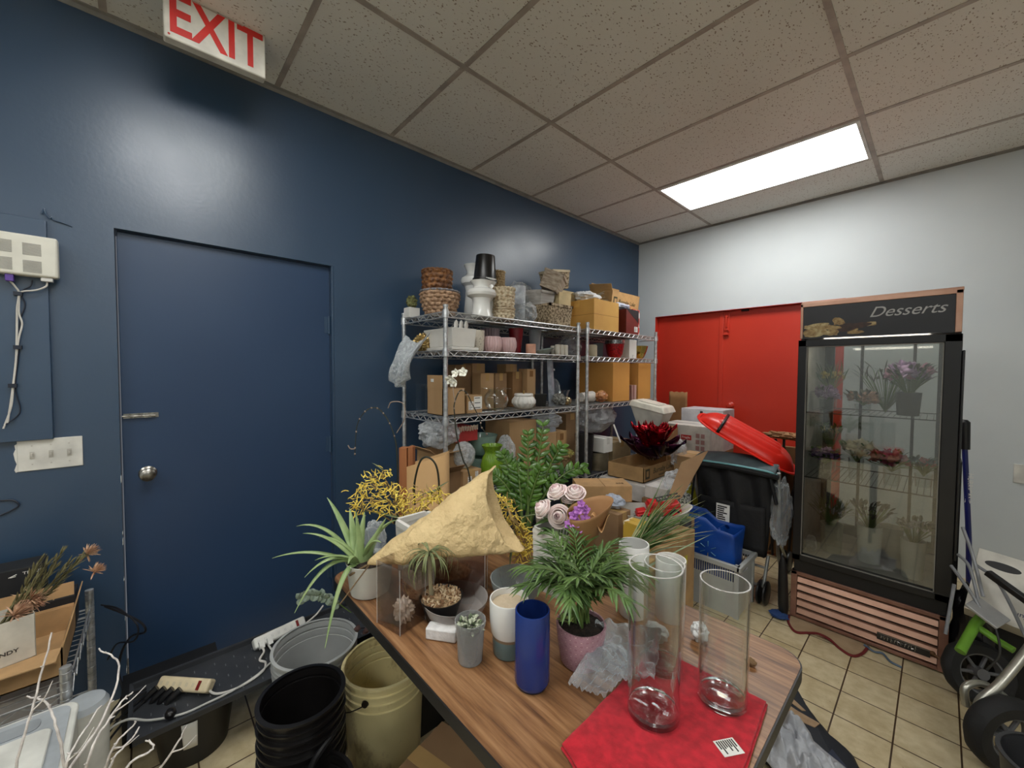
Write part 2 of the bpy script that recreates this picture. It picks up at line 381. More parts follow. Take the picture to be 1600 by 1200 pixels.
m = MB(); m.tube(smooth_path([(.03, -4.37, 1.724), (.036, -4.375, 1.70), (.03, -4.398, 1.675), (.026, -4.39, 1.63), (.026, -4.403, 1.57), (.026, -4.41, 1.44), (.026, -4.42, 1.33), (.028, -4.41, 1.25), (.03, -4.42, 1.22), (.03, -4.45, 1.19)]), .0022, 6)
for y, z in ((-4.405, 1.67), (-4.41, 1.475), (-4.425, 1.335)): m.cbox((.03, y, z), (.016, .02, .014))
o = m.build('cable', CD); tag(o, 'dark cable tied with black straps beside the white cables', 'cable')
m = MB(); m.tube(smooth_path([(.008, -4.345, 1.98), (.012, -4.338, 2.0), (.012, -4.335, 1.985), (.008, -4.327, 1.968), (.006, -4.32, 1.975), (.006, -4.316, 1.965), (.005, -4.30, 1.962), (.004, -4.28, 1.956), (.001, -4.268, 1.952)]), .0024, 6)
o = m.build('wall_wire', BLUE); tag(o, 'short painted wire stub looped on the blue wall above the wall box', 'wire')
m = MB(); m.tube(smooth_path([(.004, -4.47, .86), (.006, -4.44, .875), (.006, -4.425, .89), (.004, -4.44, .91), (.004, -4.47, .915)]), .003, 6)
o = m.build('wall_wire', CD); tag(o, 'dark wire loop on the blue wall below the light switches', 'wire')
r = thing('light_switch', 'white three-gang light switch plate left of the blue door', 'switch', (.0, -4.425, 1.012))
PLATE = pbr('switch_plate', (226, 224, 216), .35)
m = MB(); m.box(0, 0, 0, .006, .166, .118); m.build('plate', PLATE, r, bevel=.002)
for k in range(3):
    y = .036 + k * .047; t = MB(); t.box(.006, y - .006, .045, .0075, y + .006, .072); t.cbox((.011, y, .060), (.012, .006, .012), None)
    t.lathe([(.001, .006), (.0025, .006), (.0025, .0075), (.001, .0075)], 8, T(0, y, .024) @ R(PI / 2, 'Y')); t.lathe([(.001, .006), (.0025, .006), (.0025, .0075), (.001, .0075)], 8, T(0, y, .094) @ R(PI / 2, 'Y')); t.build('toggle', pbr('toggle_ivory', (200, 196, 186), .35), r)
m = MB(); m.prism([(-.008, .008), (-.002, .03), (-.006, .045), (-.009, .07), (-.004, .085), (-.006, .1), (0, .105), (0, .0), (-.005, -.002)], .0002, .0022, FX); m.build('paint_chip', PLATE, r)
# ---- exit sign
r = thing('exit_sign', 'white exit sign with red letters hanging from the ceiling', 'sign', (.30, -3.83, 2.645))
m = MB(); m.box(-.025, -.165, 0, .02, .165, .178); m.build('housing', pbr('sign_white', (228, 224, 212), .45), r, bevel=.006, bseg=3)
m = MB(); m.box(-.018, -.09, .172, .016, .11, .1715 + .0); m.box(-.03, -.08, .171, .025, .085, .1715 + .0005); m.box(-.022, -.075, .172, .02, .08, .175); m.build('mount', pbr('mount_pinkish', (206, 192, 182), .5), r)
text('lettering', 'EXIT', .215, pbr('exit_red', (222, 48, 40), .45), T(.0205, .0, .092) @ FX @ Matrix.Scale(1.0, 4), r, .0008, sx=.70, off=.004)
m = MB(); m.lathe([(.001, 0), (.004, 0), (.004, .001), (.001, .001)], 10, T(.021, -.15, .012) @ R(PI / 2, 'Y')); m.build('indicator', pbr('indicator_red', (200, 60, 50), .4), r)
# ================================================================ shared builders
CARD = pbr('brown_cardboard', (180, 146, 106), .8, rgb2=(166, 132, 92), ns=5, bump=.10, bs=180, stretch=(1, 1, .15))
CARDD = pbr('dull_cardboard', (150, 118, 84), .85, rgb2=(134, 104, 74), ns=6, bump=.10, bs=180)
CARDY = pbr('yellow_cardboard', (206, 160, 84), .75, rgb2=(196, 148, 76), ns=5, bump=.08, bs=150)
CARDO = pbr('orange_cardboard', (208, 150, 74), .75, rgb2=(198, 140, 68), ns=4, bump=.08, bs=150)
CARDI = pbr('darker_cardboard', (150, 112, 72), .85, ns=5)  # deeper brown tone of cardboard
WBOX = pbr('white_carton', (226, 224, 218), .6, rgb2=(216, 214, 208), ns=5)
TAPE = pbr('packing_tape', (190, 156, 104), .25, rgb2=(182, 148, 98))
PAPER = pbr('label_paper', (232, 230, 224), .6, rgb2=(226, 224, 218)); INK = pbr('printed_ink', (44, 40, 38), .6)
CERW = pbr('white_ceramic', (232, 232, 228), .18, rgb2=(224, 224, 220), ns=6)
CERM = pbr('matte_white_ceramic', (222, 220, 214), .55, rgb2=(212, 209, 202), ns=8, bump=.05)
CLEARG = glass('clear_glass'); PLAS = film('clear_plastic_film', amount=.08, haze=.14, rough=.08); PLASD = film('cloudy_plastic_film', (218, 220, 222), .14, .12, 30, .8, 12, .25)
BUB = film('bubble_wrap', (232, 236, 238), .22, .14, 110, 1.0, 60, .30, .006); CEL = film('cellophane', (240, 242, 244), .09, .06, 24, 1.0, 14, .22, .012)
SOIL = pbr('potting_soil', (58, 44, 36), .95, rgb2=(28, 21, 18), ns=90, bump=1, bs=120, bd=.01)
GREEN = pbr('leaf_green', (88, 120, 58), .4, rgb2=(58, 90, 40), ns=14); GREEND = pbr('dark_leaf_green', (92, 130, 52), .25, rgb2=(52, 86, 30), ns=14)
GREENP = pbr('palm_green', (98, 126, 66), .42, rgb2=(56, 84, 36), ns=20); GREENA = pbr('aloe_green', (150, 170, 116), .4, rgb2=(126, 150, 96), ns=18); STEMG = pbr('stem_green', (104, 128, 66), .5)
KRAFT = pbr('kraft_paper', (214, 188, 138), .7, rgb2=(204, 176, 126), ns=7, bump=.9, bs=26, bd=.022)
KRAFTB = pbr('brown_kraft_paper', (156, 114, 72), .7, rgb2=(138, 98, 60), ns=8, bump=.4, bs=30)
def label_on(parent, M, w, h, lines=5, seed=1, mat=None):
    """paper sticker with printed bars; local XY, facing +Z"""
    MB().box(-w / 2, -h / 2, 0, w / 2, h / 2, .0007, M).build('label', mat or PAPER, parent)
    m = MB(); q = random.Random(seed)
    for k in range(lines):
        y = h * (.38 - .76 * k / max(1, lines - 1)); l = w * q.uniform(.4, .8)
        m.box(-w * .42, y - h * .03, .0007, -w * .42 + l, y + h * .03, .0011, M)
    m.build('printing', INK, parent)
def carton(label, loc, d, rz=0, mat=None, group=None, tape=True, cat='box', name='cardboard_box', lab=None, rot=None, seam='x', lid=0, tapem=None):
    """closed carton: body with flap seam, tape, optional sticker; origin at base centre"""
    mat = mat or CARD; w, dp, h = d
    r = thing(name, label, cat, loc, rz, group, rot)
    m = MB(); e = .0015
    m.box(-w / 2, -dp / 2, 0, w / 2, dp / 2, h - .003)
    if seam == 'x': m.box(-w / 2, -dp / 2, h - .003, w / 2, -e, h); m.box(-w / 2, e, h - .003, w / 2, dp / 2, h)
    else: m.box(-w / 2, -dp / 2, h - .003, -e, dp / 2, h); m.box(e, -dp / 2, h - .003, w / 2, dp / 2, h)
    m.build('body', mat, r, bevel=.0012)
    if tape:
        t = MB(); tw = min(.024, min(w, dp) * .16)
        if seam == 'x': t.box(-w / 2 - .0006, -tw, h - .05 if h > .1 else h * .5, -w / 2 + .0002, tw, h + .0006); t.box(w / 2 - .0002, -tw, h - .05 if h > .1 else h * .5, w / 2 + .0006, tw, h + .0006); t.box(-w / 2, -tw, h, w / 2, tw, h + .0006)
        else: t.box(-tw, -dp / 2 - .0006, h - .05 if h > .1 else h * .5, tw, -dp / 2 + .0002, h + .0006); t.box(-tw, dp / 2 - .0002, h - .05, tw, dp / 2 + .0006, h + .0006); t.box(-tw, -dp / 2, h, tw, dp / 2, h + .0006)
        t.build('tape', tapem or TAPE, r)
    if lid: MB().box(-w / 2 - .003, -dp / 2 - .003, h - lid, w / 2 + .003, dp / 2 + .003, h + .003).build('lid', mat, r, bevel=.0015)
    if lab:
        for (face, u, v, lw, lh) in lab:
            Mx = {'x': T(w / 2 + .0008, u, v) @ FX, 'y': T(u, -dp / 2 - .0008, v) @ FY}[face]
            label_on(r, Mx, lw, lh, 4, int(lw * 1e4))
    return r
def open_carton(label, loc, d, rz=0, mat=None, flaps=(), group=None, cat='box', name='cardboard_box', rot=None, th=.004):
    """open carton; flaps: list of (side, length, angle_from_vertical_out)"""
    mat = mat or CARD; w, dp, h = d; r = thing(name, label, cat, loc, rz, group, rot)
    m = MB(); m.box(-w / 2, -dp / 2, 0, w / 2, dp / 2, th); m.box(-w / 2, -dp / 2, 0, -w / 2 + th, dp / 2, h); m.box(w / 2 - th, -dp / 2, 0, w / 2, dp / 2, h); m.box(-w / 2, -dp / 2, 0, w / 2, -dp / 2 + th, h); m.box(-w / 2, dp / 2 - th, 0, w / 2, dp / 2, h)
    m.build('body', mat, r)
    for side, L, a in flaps:
        f = MB(); hw = {'x': dp / 2, 'y': w / 2}[side[1]] - .002
        f.box(-hw, -.0015, 0, hw, .0015, L)
        Ms = {'+x': T(w / 2, 0, h) @ R(-PI / 2, 'Z'), '-x': T(-w / 2, 0, h) @ R(PI / 2, 'Z'), '+y': T(0, dp / 2, h), '-y': T(0, -dp / 2, h) @ R(PI, 'Z')}[side]
        g = MB(); g.add(f.v, f.f, Ms @ R(-a, 'X')); g.build('flap', mat, r)
    return r
def wall(prof, t=.004):
    """closed wall profile from outer profile [(r,z)...] bottom to top -> outer, rim, inner, floor"""
    inn = [(max(.0005, r - t), z) for r, z in prof[::-1]]
    inn[-1] = (inn[-1][0], prof[0][1] + t)
    return [(.0005, prof[0][1])] + prof + inn + [(.0005, prof[0][1] + t)]
def pot(name, label, cat, loc, prof, mat, t=.004, seg=48, fn=None, rz=0, rot=None, group=None, soil=None, part='pot', scale=None, tagged=True):
    o = MB().lathe(wall(prof, t), seg, fn=fn).build(part if soil else name, mat)
    if soil:
        r = thing(name, label, cat, loc, rz, group, rot); o.parent = r
        zz = prof[-1][1] - soil; rr = prof[-1][0] - t - .002
        MB().lathe([(rr * .9, zz - .03), (rr, zz), (rr * .6, zz + .004), (.001, zz + .006)], 32, fn=lambda a, b, q: (a, b + .003 * noise.noise(Vector((a * 90, q * 3, b))))).build('soil', SOIL, r)
        return r
    place(o, loc, rz, rot); tag(o, label, cat, group); return o
def weave(n, amp, rows):
    return lambda r, z, a: (r + amp * math.sin(a * n + (PI if int(z * rows) % 2 else 0)) * (.6 + .4 * math.sin(z * rows * 2 * PI)), z)
def basket(label, loc, r0, r1, h, mat, group=None, n=18, rows=70, amp=.006, rim=None, rot=None, name='woven_basket', t=.008, squash=None):
    prof = []; N = int(h / .004)
    for i in range(N + 1):
        z = h * i / N; k = z / h; rr = r0 + (r1 - r0) * (k if squash is None else math.sin(k * PI / 2 * 1.15) / math.sin(PI / 2 * 1.15))
        prof.append((rr + amp * .5 * abs(math.sin(z * rows * PI)), z))
    P = [(.0005, 0)] + prof + [(r1 - t, h), (r0 - t, .006), (.0005, .006)]
    wf = weave(n, amp * .5, rows)
    r = thing(name, label, 'basket', loc, 0, group, rot)
    MB().lathe(P, 120, fn=lambda a, z, q: wf(a, z, q) if a > r0 * .9 else (a, z)).build('weave', mat, r, smooth=60)
    rr = MB(); K = 60
    rr.tube([((r1 + .002) * math.cos(2 * PI * i / K), (r1 + .002) * math.sin(2 * PI * i / K), h) for i in range(K + 1)], [.006 + .002 * math.sin(i * 2.1) for i in range(K + 1)], 8, cap=False)
    rr.build('rim', rim or mat, r); return r
def crumple(label, loc, r, mat, cat='bag', name='plastic_bag', amp=.35, freq=2.6, seed=1, rz=0, group=None, seg=48, rings=28, flat=True):
    o = MB().blob((0, 0, r[2]), r, amp * .62, freq, seg, rings, seed, flatb=.0 if flat else None).build(name, mat)
    place(o, loc, rz); return tag(o, label, cat, group)

# ================================================================ chrome wire racks
def rack(label, x0, x1, y0, y1, levels, top):
    r = thing('wire_shelving', label, 'shelving', (x0, y0, 0)); w = x1 - x0; L = y1 - y0
    for px, py in ((0, 0), (w, 0), (0, L), (w, L)):
        m = MB(); pr = [(.001, 0), (.015, 0), (.015, .012), (.0125, .016)]
        z = .016
        while z < top - .02:
            pr += [(.0125, z + .022), (.0105, z + .0232), (.0105, z + .0252), (.0125, z + .0264)]; z += .0264
        pr += [(.0125, top - .01), (.014, top - .008), (.014, top), (.001, top + .003)]
        m.lathe(pr, 20, cx=px, cy=py); m.build('post', CHROME, r)
    for zi, z in enumerate(levels):
        m = MB(); q = .0032; d = .030
        for px, py in ((0, 0), (w, 0), (0, L), (w, L)): m.lathe([(.0128, z - .034), (.0185, z - .034), (.0165, z + .008), (.0128, z + .008)], 18, cx=px, cy=py, close=True)
        for x in (0, w):
            m.tube([(x, .014, z), (x, L - .014, z)], q, 8); m.tube([(x, .014, z - d), (x, L - .014, z - d)], q, 8)
            n = int(L / .036); st = (L - .03) / n
            pts = [(x, .015 + st * i, z - (d - .001 if i % 2 else .001)) for i in range(n + 1)]
            m.tube(pts, .0030, 6)
        for y in (0, L):
            m.tube([(.014, y, z), (w - .014, y, z)], q, 8); m.tube([(.014, y, z - d), (w - .014, y, z - d)], q, 8)
            n = int(w / .036); st = (w - .03) / n
            m.tube([(.015 + st * i, y, z - (d - .001 if i % 2 else .001)) for i in range(n + 1)], .0030, 6)
        n = int(L / .026)
        for i in range(1, n): m.tube([(.0, L * i / n, z + .002), (w, L * i / n, z + .002)], .0014, 5)
        for k in (1 / 3, 2 / 3): m.tube([(w * k, .004, z - .003), (w * k, L - .004, z - .003)], .0028, 6)
        m.build('wire_shelf', CHROME, r)
    return r
RX0_, RX1_ = .08, .54
rack('chrome wire rack nearer the blue door, loaded with pots and boxes', RX0_, RX1_, -2.90, -1.77, (.13, .70, 1.14, 1.505, 1.71), 1.745)
rack('chrome wire rack nearer the red door, loaded with big boxes', RX0_, RX1_, -1.66, -.62, (.13, .60, 1.14, 1.505, 1.71), 1.755)
S1, S2, S3, S4, S4B = 1.7155, 1.5105, 1.1455, .7055, .6055

# ---------------------------------------------------------------- top shelf
WIC1 = pbr('brown_wicker', (150, 102, 58), .55, rgb2=(84, 50, 26), ns=45, lo=.3, hi=.6); WIC2 = pbr('tan_rope', (182, 150, 120), .7, rgb2=(120, 90, 66), ns=55)
WIC3 = pbr('cream_rope', (214, 200, 172), .75, rgb2=(150, 124, 92), ns=50, lo=.4, hi=.7); WICG = pbr('grey_rope', (150, 148, 152), .6, rgb2=(96, 96, 102), ns=60)
basket('round tan rope basket with a grey wrapped rim beside the corner post', (.33, -2.80, S1), .075, .108, .135, WIC2, n=16, rows=46, amp=.014, rim=WICG, name='rope_basket', squash=1)
basket('dark brown wicker basket stacked inside the tan rope basket', (.30, -2.80, S1 + .10), .078, .084, .16, WIC1, n=14, rows=36, amp=.012, name='wicker_basket')
carton('small white box at the wall end of the top shelf', (.125, -2.87, S1), (.07, .07, .06), mat=WBOX, tape=False, name='white_box')
o = MB().blob((0, 0, .035), (.03, .03, .035), .5, 5, 24, 16, 3).build('dried_moss_ball', pbr('moss_olive', (120, 122, 78), .9, rgb2=(90, 88, 50), ns=60, bump=1, bs=90)); place(o, (.125, -2.87, S1 + .06)); tag(o, 'olive moss ball on the small white box on the top shelf', 'moss')
URN = [(.052, 0), (.055, .004), (.050, .012), (.045, .05), (.042, .085), (.048, .105), (.070, .118), (.074, .132), (.068, .148), (.045, .158), (.038, .165), (.040, .178), (.052, .192), (.055, .197)]
def urn(label, loc, s=1.0, mid=None):
    prof = [(r * 1.1 * s, z * s) for r, z in URN]
    if mid: prof = [(.07, 0), (.072, .006), (.066, .012), (.066, .05), (.074, .056), (.068, .066), (.066, .10), (.060, .16), (.056, .22), (.062, .245), (.084, .262), (.089, .282), (.084, .30), (.058, .318), (.048, .33), (.05, .352), (.066, .382), (.07, .388)]
    return pot('ceramic_urn', label, 'vase', loc, prof, CERW, .005, 56)
urn('tall glossy white stacked urn against the wall on the top shelf', (.17, -2.43, S1), mid=1)
urn('short glossy white urn with a bulging collar at the front of the top shelf', (.42, -2.565, S1), 1.12)
BLKG = pbr('glossy_black_plastic', (24, 22, 22), .3, rgb2=(18, 16, 16))
pot('nursery_pot', 'black plastic nursery pot upside down over a white urn on the top shelf', 'pot', (.33, -2.46, 2.13), [(.058, 0), (.06, .004), (.072, .145), (.078, .147), (.079, .165)], BLKG, .002, 40, rot=(PI, .05, 0))
pot('ceramic_urn', 'white urn hidden beneath the upturned black pot', 'vase', (.33, -2.46, S1), [(.06, 0), (.062, .2), (.055, .225), (.07, .245), (.072, .262)], CERW, .005, 48)
for i, (z, n) in enumerate(((0, 'lower'), (.075, 'upper'))):
    basket(('lower' if i == 0 else 'upper') + ' cream rope basket of the short stack right of the white urns', (.42, -2.385, S1 + z), .062, .068, .07 if i == 0 else .125, WIC3, group=None, n=15, rows=46, amp=.011, name='rope_basket')
basket('cylindrical rattan basket behind the cream rope baskets', (.22, -2.27, S1), .05, .052, .36, pbr('rattan', (176, 152, 112), .7, rgb2=(132, 106, 70), ns=60), n=20, rows=60, amp=.008, name='rattan_basket')
o = pot('plastic_cup_sleeve', 'stack of clear plastic cups on the top shelf', 'cups', (.33, -2.17, S1), [(.045, 0), (.052, .26), (.056, .262)], film('cup_plastic', (225, 228, 232), .3, .15, 12, .3, 30, .3), .002, 32, fn=lambda r, z, a: (r + .0025 * math.sin(z * 520), z))
crumple('crumpled clear bag around the base of the plastic cups', (.41, -2.17, S1), (.07, .075, .07), PLAS, seed=4, name='clear_bag')
crumple('crumpled clear bag standing behind the plastic cups', (.20, -2.02, S1), (.08, .12, .17), PLAS, seed=9, name='clear_bag')
WOODW = pbr('whitewashed_wood', (190, 176, 158), .75, rgb2=(140, 122, 104), ns=26, stretch=(1, .12, 3), bump=.3, bs=40)
WOODG = pbr('grey_board_wood', (188, 184, 178), .75, rgb2=(156, 150, 142), ns=20, stretch=(1, .12, 3), bump=.2, bs=40)
MOSSY = pbr('mossy_pattern_board', (178, 160, 132), .85, rgb2=(96, 80, 58), ns=70, bump=.8, bs=80, lo=.42, hi=.58)
def planter_box(label, loc, d, mat, rz=0, lip=.008, rot=None, rimm=None, name='planter_box'):
    w, dp, h = d; r = thing(name, label, 'planter', loc, rz, None, rot)
    m = MB(); t = .006; k = .012
    vs = lambda s, z: [(-w / 2 * s, -dp / 2 * s, z), (w / 2 * s, -dp / 2 * s, z), (w / 2 * s, dp / 2 * s, z), (-w / 2 * s, dp / 2 * s, z)]
    a = vs(.88, 0); b = vs(1, h); c = vs(.93, h); e = vs(.82, t)
    m.add(a + b + c + e, [(3, 2, 1, 0), (12, 13, 14, 15)] + [(i, (i + 1) % 4, 4 + (i + 1) % 4, 4 + i) for i in range(4)] + [(4 + i, 4 + (i + 1) % 4, 8 + (i + 1) % 4, 8 + i) for i in range(4)] + [(8 + i, 8 + (i + 1) % 4, 12 + (i + 1) % 4, 12 + i) for i in range(4)])
    m.build('body', mat, r, bevel=.001)
    q = MB(); hw, hd = w / 2 + .003, dp / 2 + .003
    for bx in ((-hw, -hd, hw, -hd + .012), (-hw, hd - .012, hw, hd), (-hw, -hd, -hw + .012, hd), (hw - .012, -hd, hw, hd)): q.box(bx[0], bx[1], h - lip * 2, bx[2], bx[3], h + .002)
    q.build('rim', rimm or mat, r); return r
planter_box('grey washed wooden planter box tipped on the top shelf stack', (.30, -1.93, S1 + .145), (.15, .18, .12), WOODG, rz=.1, rot=(.05, .1, .15))
planter_box('striped whitewashed wooden planter box leaning on its side at the top', (.33, -1.85, S1 + .275), (.15, .17, .13), WOODW, rot=(-.1, .42, .5))
planter_box('mossy bark patterned planter box at the front of the top shelf', (.42, -1.92, S1), (.18, .24, .145), MOSSY)
planter_box('lidded mossy box highest on the top shelf pile', (.22, -1.66, S1 + .33), (.16, .18, .14), MOSSY, rot=(.12, .05, -.1), rimm=pbr('tan_board', (206, 190, 158), .7))
carton('tan board box standing beneath the lidded mossy box', (.20, -1.60, S1), (.20, .19, .315), mat=pbr('tan_box_board', (208, 186, 140), .75), tape=False)
carton('tan block box wedged above the mossy planter box', (.33, -1.74, S1 + .15), (.12, .14, .12), mat=pbr('tan_box_board', (208, 186, 140), .75), tape=False)
def twig_bundle(label, loc, n, L, mat, spread=.5, seed=1, rz=0):
    m = MB(); q = random.Random(seed)
    for i in range(n):
        a = q.uniform(-spread, spread); b = q.uniform(-spread * .6, spread * .6); p = [Vector((q.uniform(-.02, .02), 0, q.uniform(0, .03)))]
        d = Vector((a, 1, b)).normalized()
        for k in range(4): p.append(p[-1] + d * L / 4); d = (d + Vector((q.uniform(-.15, .15), 0, q.uniform(-.15, .15)))).normalized()
        m.tube(p, .002, 5)
    o = m.build('dried_twigs', mat); place(o, loc, rz); return tag(o, label, 'twigs')
twig_bundle('bundle of grey dried grass lying behind the white cloth', (.20, -1.46, S1 + .26), 60, .34, pbr('dry_grey_grass', (130, 126, 108), .9), .3, 5, -.3)
YB_ = carton('yellow cardboard box with worn tape on the top of the far rack', (.36, -1.39, S1), (.33, .34, .235), mat=CARDY, seam='y', rz=0, tapem=pbr('worn_yellow_tape', (216, 170, 92), .4))
MB().box(-.1655, -.1705, .118, .1655, .1705, .121).build('crease', pbr('crease_brown', (150, 106, 50), .8), YB_)
crumple('bunched white cloth on the yellow cardboard box', (.33, -1.40, S1 + .233), (.10, .14, .05), pbr('white_cloth', (222, 224, 226), .8, bump=.8, bs=14, bd=.02), cat='cloth', name='white_cloth', amp=.5, seed=6)
bb = open_carton('brown flower box with green printing tipped behind the yellow box', (.22, -.83, S1 + .235), (.24, .46, .17), mat=pbr('flower_box_card', (202, 160, 104), .75), flaps=[('-x', .07, -.1), ('-y', .06, .5)], rot=(0, .12, 0))
text('printing', 'Burnaby Lake', .052, pbr('green_print', (64, 66, 40), .7), T(.1215, .02, .085) @ FX, bb, .0004, shear=.25)
text('printing', 'GREENHOUSES', .020, MATS['green_print'], T(.1215, .02, .045) @ FX, bb, .0004)
m = MB(); m.box(.121, -.20, .04, .1222, -.145, .12); m.box(.1222, -.19, .055, .1228, -.155, .105, None, 1); m.build('printed_emblem', [MATS['green_print'], MATS['flower_box_card']], bb)
carton('brown box supporting the tipped flower box', (.20, -.83, S1), (.20, .40, .215), mat=CARD)
rb = carton('dark red and black printed box at the front of the far rack top', (.44, -.98, S1), (.14, .20, .21), mat=pbr('dark_red_print', (112, 34, 26), .5), tape=False, name='printed_box')
m = MB(); m.add([(.0705, -.1, .21), (.0705, .1, .21), (.0705, .1, .10), (.0712, -.1, .21), (.0712, .1, .21), (.0712, .1, .10)], [(0, 1, 2), (3, 5, 4), (0, 3, 4, 1), (1, 4, 5, 2), (0, 2, 5, 3)]); m.box(-.07, -.1, .2095, .07, .1, .2108); m.build('black_panel', pbr('black_print', (30, 26, 28), .5), rb)
label_on(rb, T(.0712, .055, .045) @ FX, .055, .045, 6, 3)
crumple('clear and blue plastic pack lying on the dark red box', (.40, -1.02, S1 + .21), (.07, .13, .032), film('blue_white_pack', (205, 210, 226), .55, .2, 20, .6, 8, .5), name='plastic_pack', seed=8)
rw = carton('red and white printed carton beside the dark red box', (.34, -.73, S1), (.12, .12, .25), mat=pbr('red_white_print', (210, 74, 62), .5, rgb2=(234, 226, 220), ns=16, lo=.5, hi=.54), tape=False, name='printed_box')
carton('plain tan carton at the red door end of the top shelf', (.24, -.69, S1), (.16, .12, .20), mat=pbr('tan_box_board', (208, 186, 140), .75))
bk = pot('black_jar', 'black jar standing on the red and white carton', 'jar', (.30, -.72, S1 + .252), [(.03, 0), (.03, .07), (.02, .08), (.02, .09)], BLKG, .003, 24)

# ---------------------------------------------------------------- second shelf
def veil(u, v):
    x = .13 + .30 * u * (1 - .35 * v); fold = .018 * math.sin(u * 17 + v * 3) * (.3 + v); y = -2.915 - .10 * math.sin(v * PI * .62) + fold; z = S2 + .10 - .26 * v - .05 * math.sin(u * PI) + .01 * noise.noise(Vector((u * 6, v * 6, 2)))
    return (x, min(y, -2.918) if z < S2 + .01 and z > S2 - .04 else y, z)
o = MB().grid(veil, 50, 30).build('bubble_wrap', BUB, solid=.002, smooth=70); tag(o, 'bubble-wrap sheet draped off the blue door end of the second shelf', 'bubble wrap')
crumple('gold foil flower in clear wrap at the end of the second shelf', (.23, -2.86, S2), (.05, .05, .05), pbr('gold_foil_dull', (176, 150, 96), .3, .7, bump=.6, bs=30), cat='ornament', name='foil_ornament', amp=.5, freq=5, seed=11)
wr = thing('ceramic_trough', 'rectangular white ceramic trough planter on a saucer, second shelf', 'planter', (.36, -2.755, S2))
m = MB(); m.box(-.15, -.085, .02, .15, .085, .125, taper=.008); m.build('trough', CERM, wr, bevel=.004)
m = MB(); m.box(-.16, -.093, 0, .16, .093, .018); m.build('saucer', CERM, wr, bevel=.004)
for k in range(3):
    o = MB().leaf((0, 0, 0), (0, .1, 1), .06, .03, 0, (1, 0, 0), 6).build('white_picket_leaf', CERM, solid=.003); place(o, (.40, -2.74 + k * .036, S2 + .125)); tag(o, ('left', 'middle', 'right')[k] + ' one of three white pointed petals standing in the trough planter', 'ornament', 'pointed petals in the trough')
SPK = pbr('speckled_ceramic', (214, 206, 190), .5, rgb2=(110, 96, 80), ns=120, lo=.62, hi=.68)
pot('speckled_pot', 'tall speckled stone pot beside the white trough', 'pot', (.42, -2.60, S2), [(.036, 0), (.042, .01), (.046, .07), (.047, .128)], SPK, .005, 40)
rib = lambda n, a: (lambda r, z, q: (r + (a * abs(math.sin(q * n / 2)) if r > .03 else 0), z))
PINKC = pbr('pink_ceramic', (214, 182, 182), .45, rgb2=(206, 172, 172))
for k, y in enumerate((-2.478, -2.352)):
    pot('ribbed_pot', ('left' if k == 0 else 'right') + ' one of the two round ribbed pink pots on the second shelf', 'pot', (.42, y, S2), [(.038, 0), (.046, .008), (.056, .04), (.056, .07), (.048, .098)], PINKC, .004, 120, fn=rib(18, .005))
pot('ribbed_pot', 'mauve ribbed pot behind the two pink pots', 'pot', (.27, -2.37, S2), [(.045, 0), (.055, .02), (.06, .12), (.058, .165)], pbr('mauve_ceramic', (134, 116, 122), .5), .004, 100, fn=rib(20, .004))
pot('red_vase', 'tall dark red tapered vase on the second shelf', 'vase', (.34, -2.20, S2), [(.035, 0), (.05, .16), (.052, .175)], pbr('deep_red_glaze', (126, 20, 30), .25), .004, 40)
pc = pot('peach_cup', 'small peach coloured cup on the second shelf', 'pot', (.43, -2.145, S2), [(.032, 0), (.034, .002), (.034, .068)], pbr('peach_ceramic', (226, 168, 142), .5), .004, 36)
def shell(label, loc, mat, s=1.0, rz=0):
    m = MB(); m.lathe(wall([(.02, 0), (.03, .005), (.055, .03), (.075, .055)], .004), 48, fn=lambda r, z, a: (r * (1.35 + .12 * math.cos(a) + .05 * abs(math.sin(a * 5))), z + (.02 * math.cos(a) if z > .02 else 0)))
    o = m.build('shell_bowl', mat); o.scale = (s, s * .8, s); place(o, loc, rz); return tag(o, label, 'bowl')
shell('grey green shell shaped bowl on the second shelf', (.42, -2.0, S2), pbr('celadon', (150, 162, 156), .35), .72, 1.4)
pot('clear_cone_vase', 'wide clear plastic cone standing behind the shell bowl', 'vase', (.26, -1.93, S2), [(.03, 0), (.035, .02), (.05, .19)], film('cone_plastic', (205, 206, 210), .3, .1, 10, .2, 8, .2), .003, 36)
for i in range(3):
    for j in range(2):
        pot('pillar_candle', 'white pillar candle, ' + ('left', 'middle', 'right')[i] + ' one of the ' + ('front', 'back')[j] + ' row of six on the second shelf', 'candle', (.44 - .042 * j, -1.88 + .044 * i, S2), [(.019, 0), (.019, .075 - .008 * j), (.014, .078 - .008 * j)], pbr('candle_wax', (216, 210, 196), .5), .015, 20, group='white candles on the second shelf')
crumple('cloudy bag of glassware in the rack gap, second shelf', (.30, -1.57, S2), (.10, .075, .085), PLASD, seed=14, name='clear_bag')
pot('cream_jar', 'cream ribbed jar beside the cloudy bag on the far rack', 'jar', (.40, -1.40, S2), [(.03, 0), (.034, .01), (.034, .09), (.03, .1)], pbr('cream_glaze', (206, 192, 162), .5), .004, 60, fn=rib(16, .003))
pot('black_vase', 'black square-shouldered vase on the far rack second shelf', 'vase', (.36, -1.26, S2), [(.045, 0), (.048, .1), (.05, .12)], BLKG, .004, 4)
REDG = pbr('red_glitter', (196, 20, 30), .3, .35, rgb2=(90, 4, 10), ns=110, bump=1, bs=130)
pot('glitter_vase', 'red glittery vase with a silver rim on the far rack', 'vase', (.42, -1.11, S2), [(.045, 0), (.065, .03), (.075, .09), (.08, .125)], REDG, .004, 48)
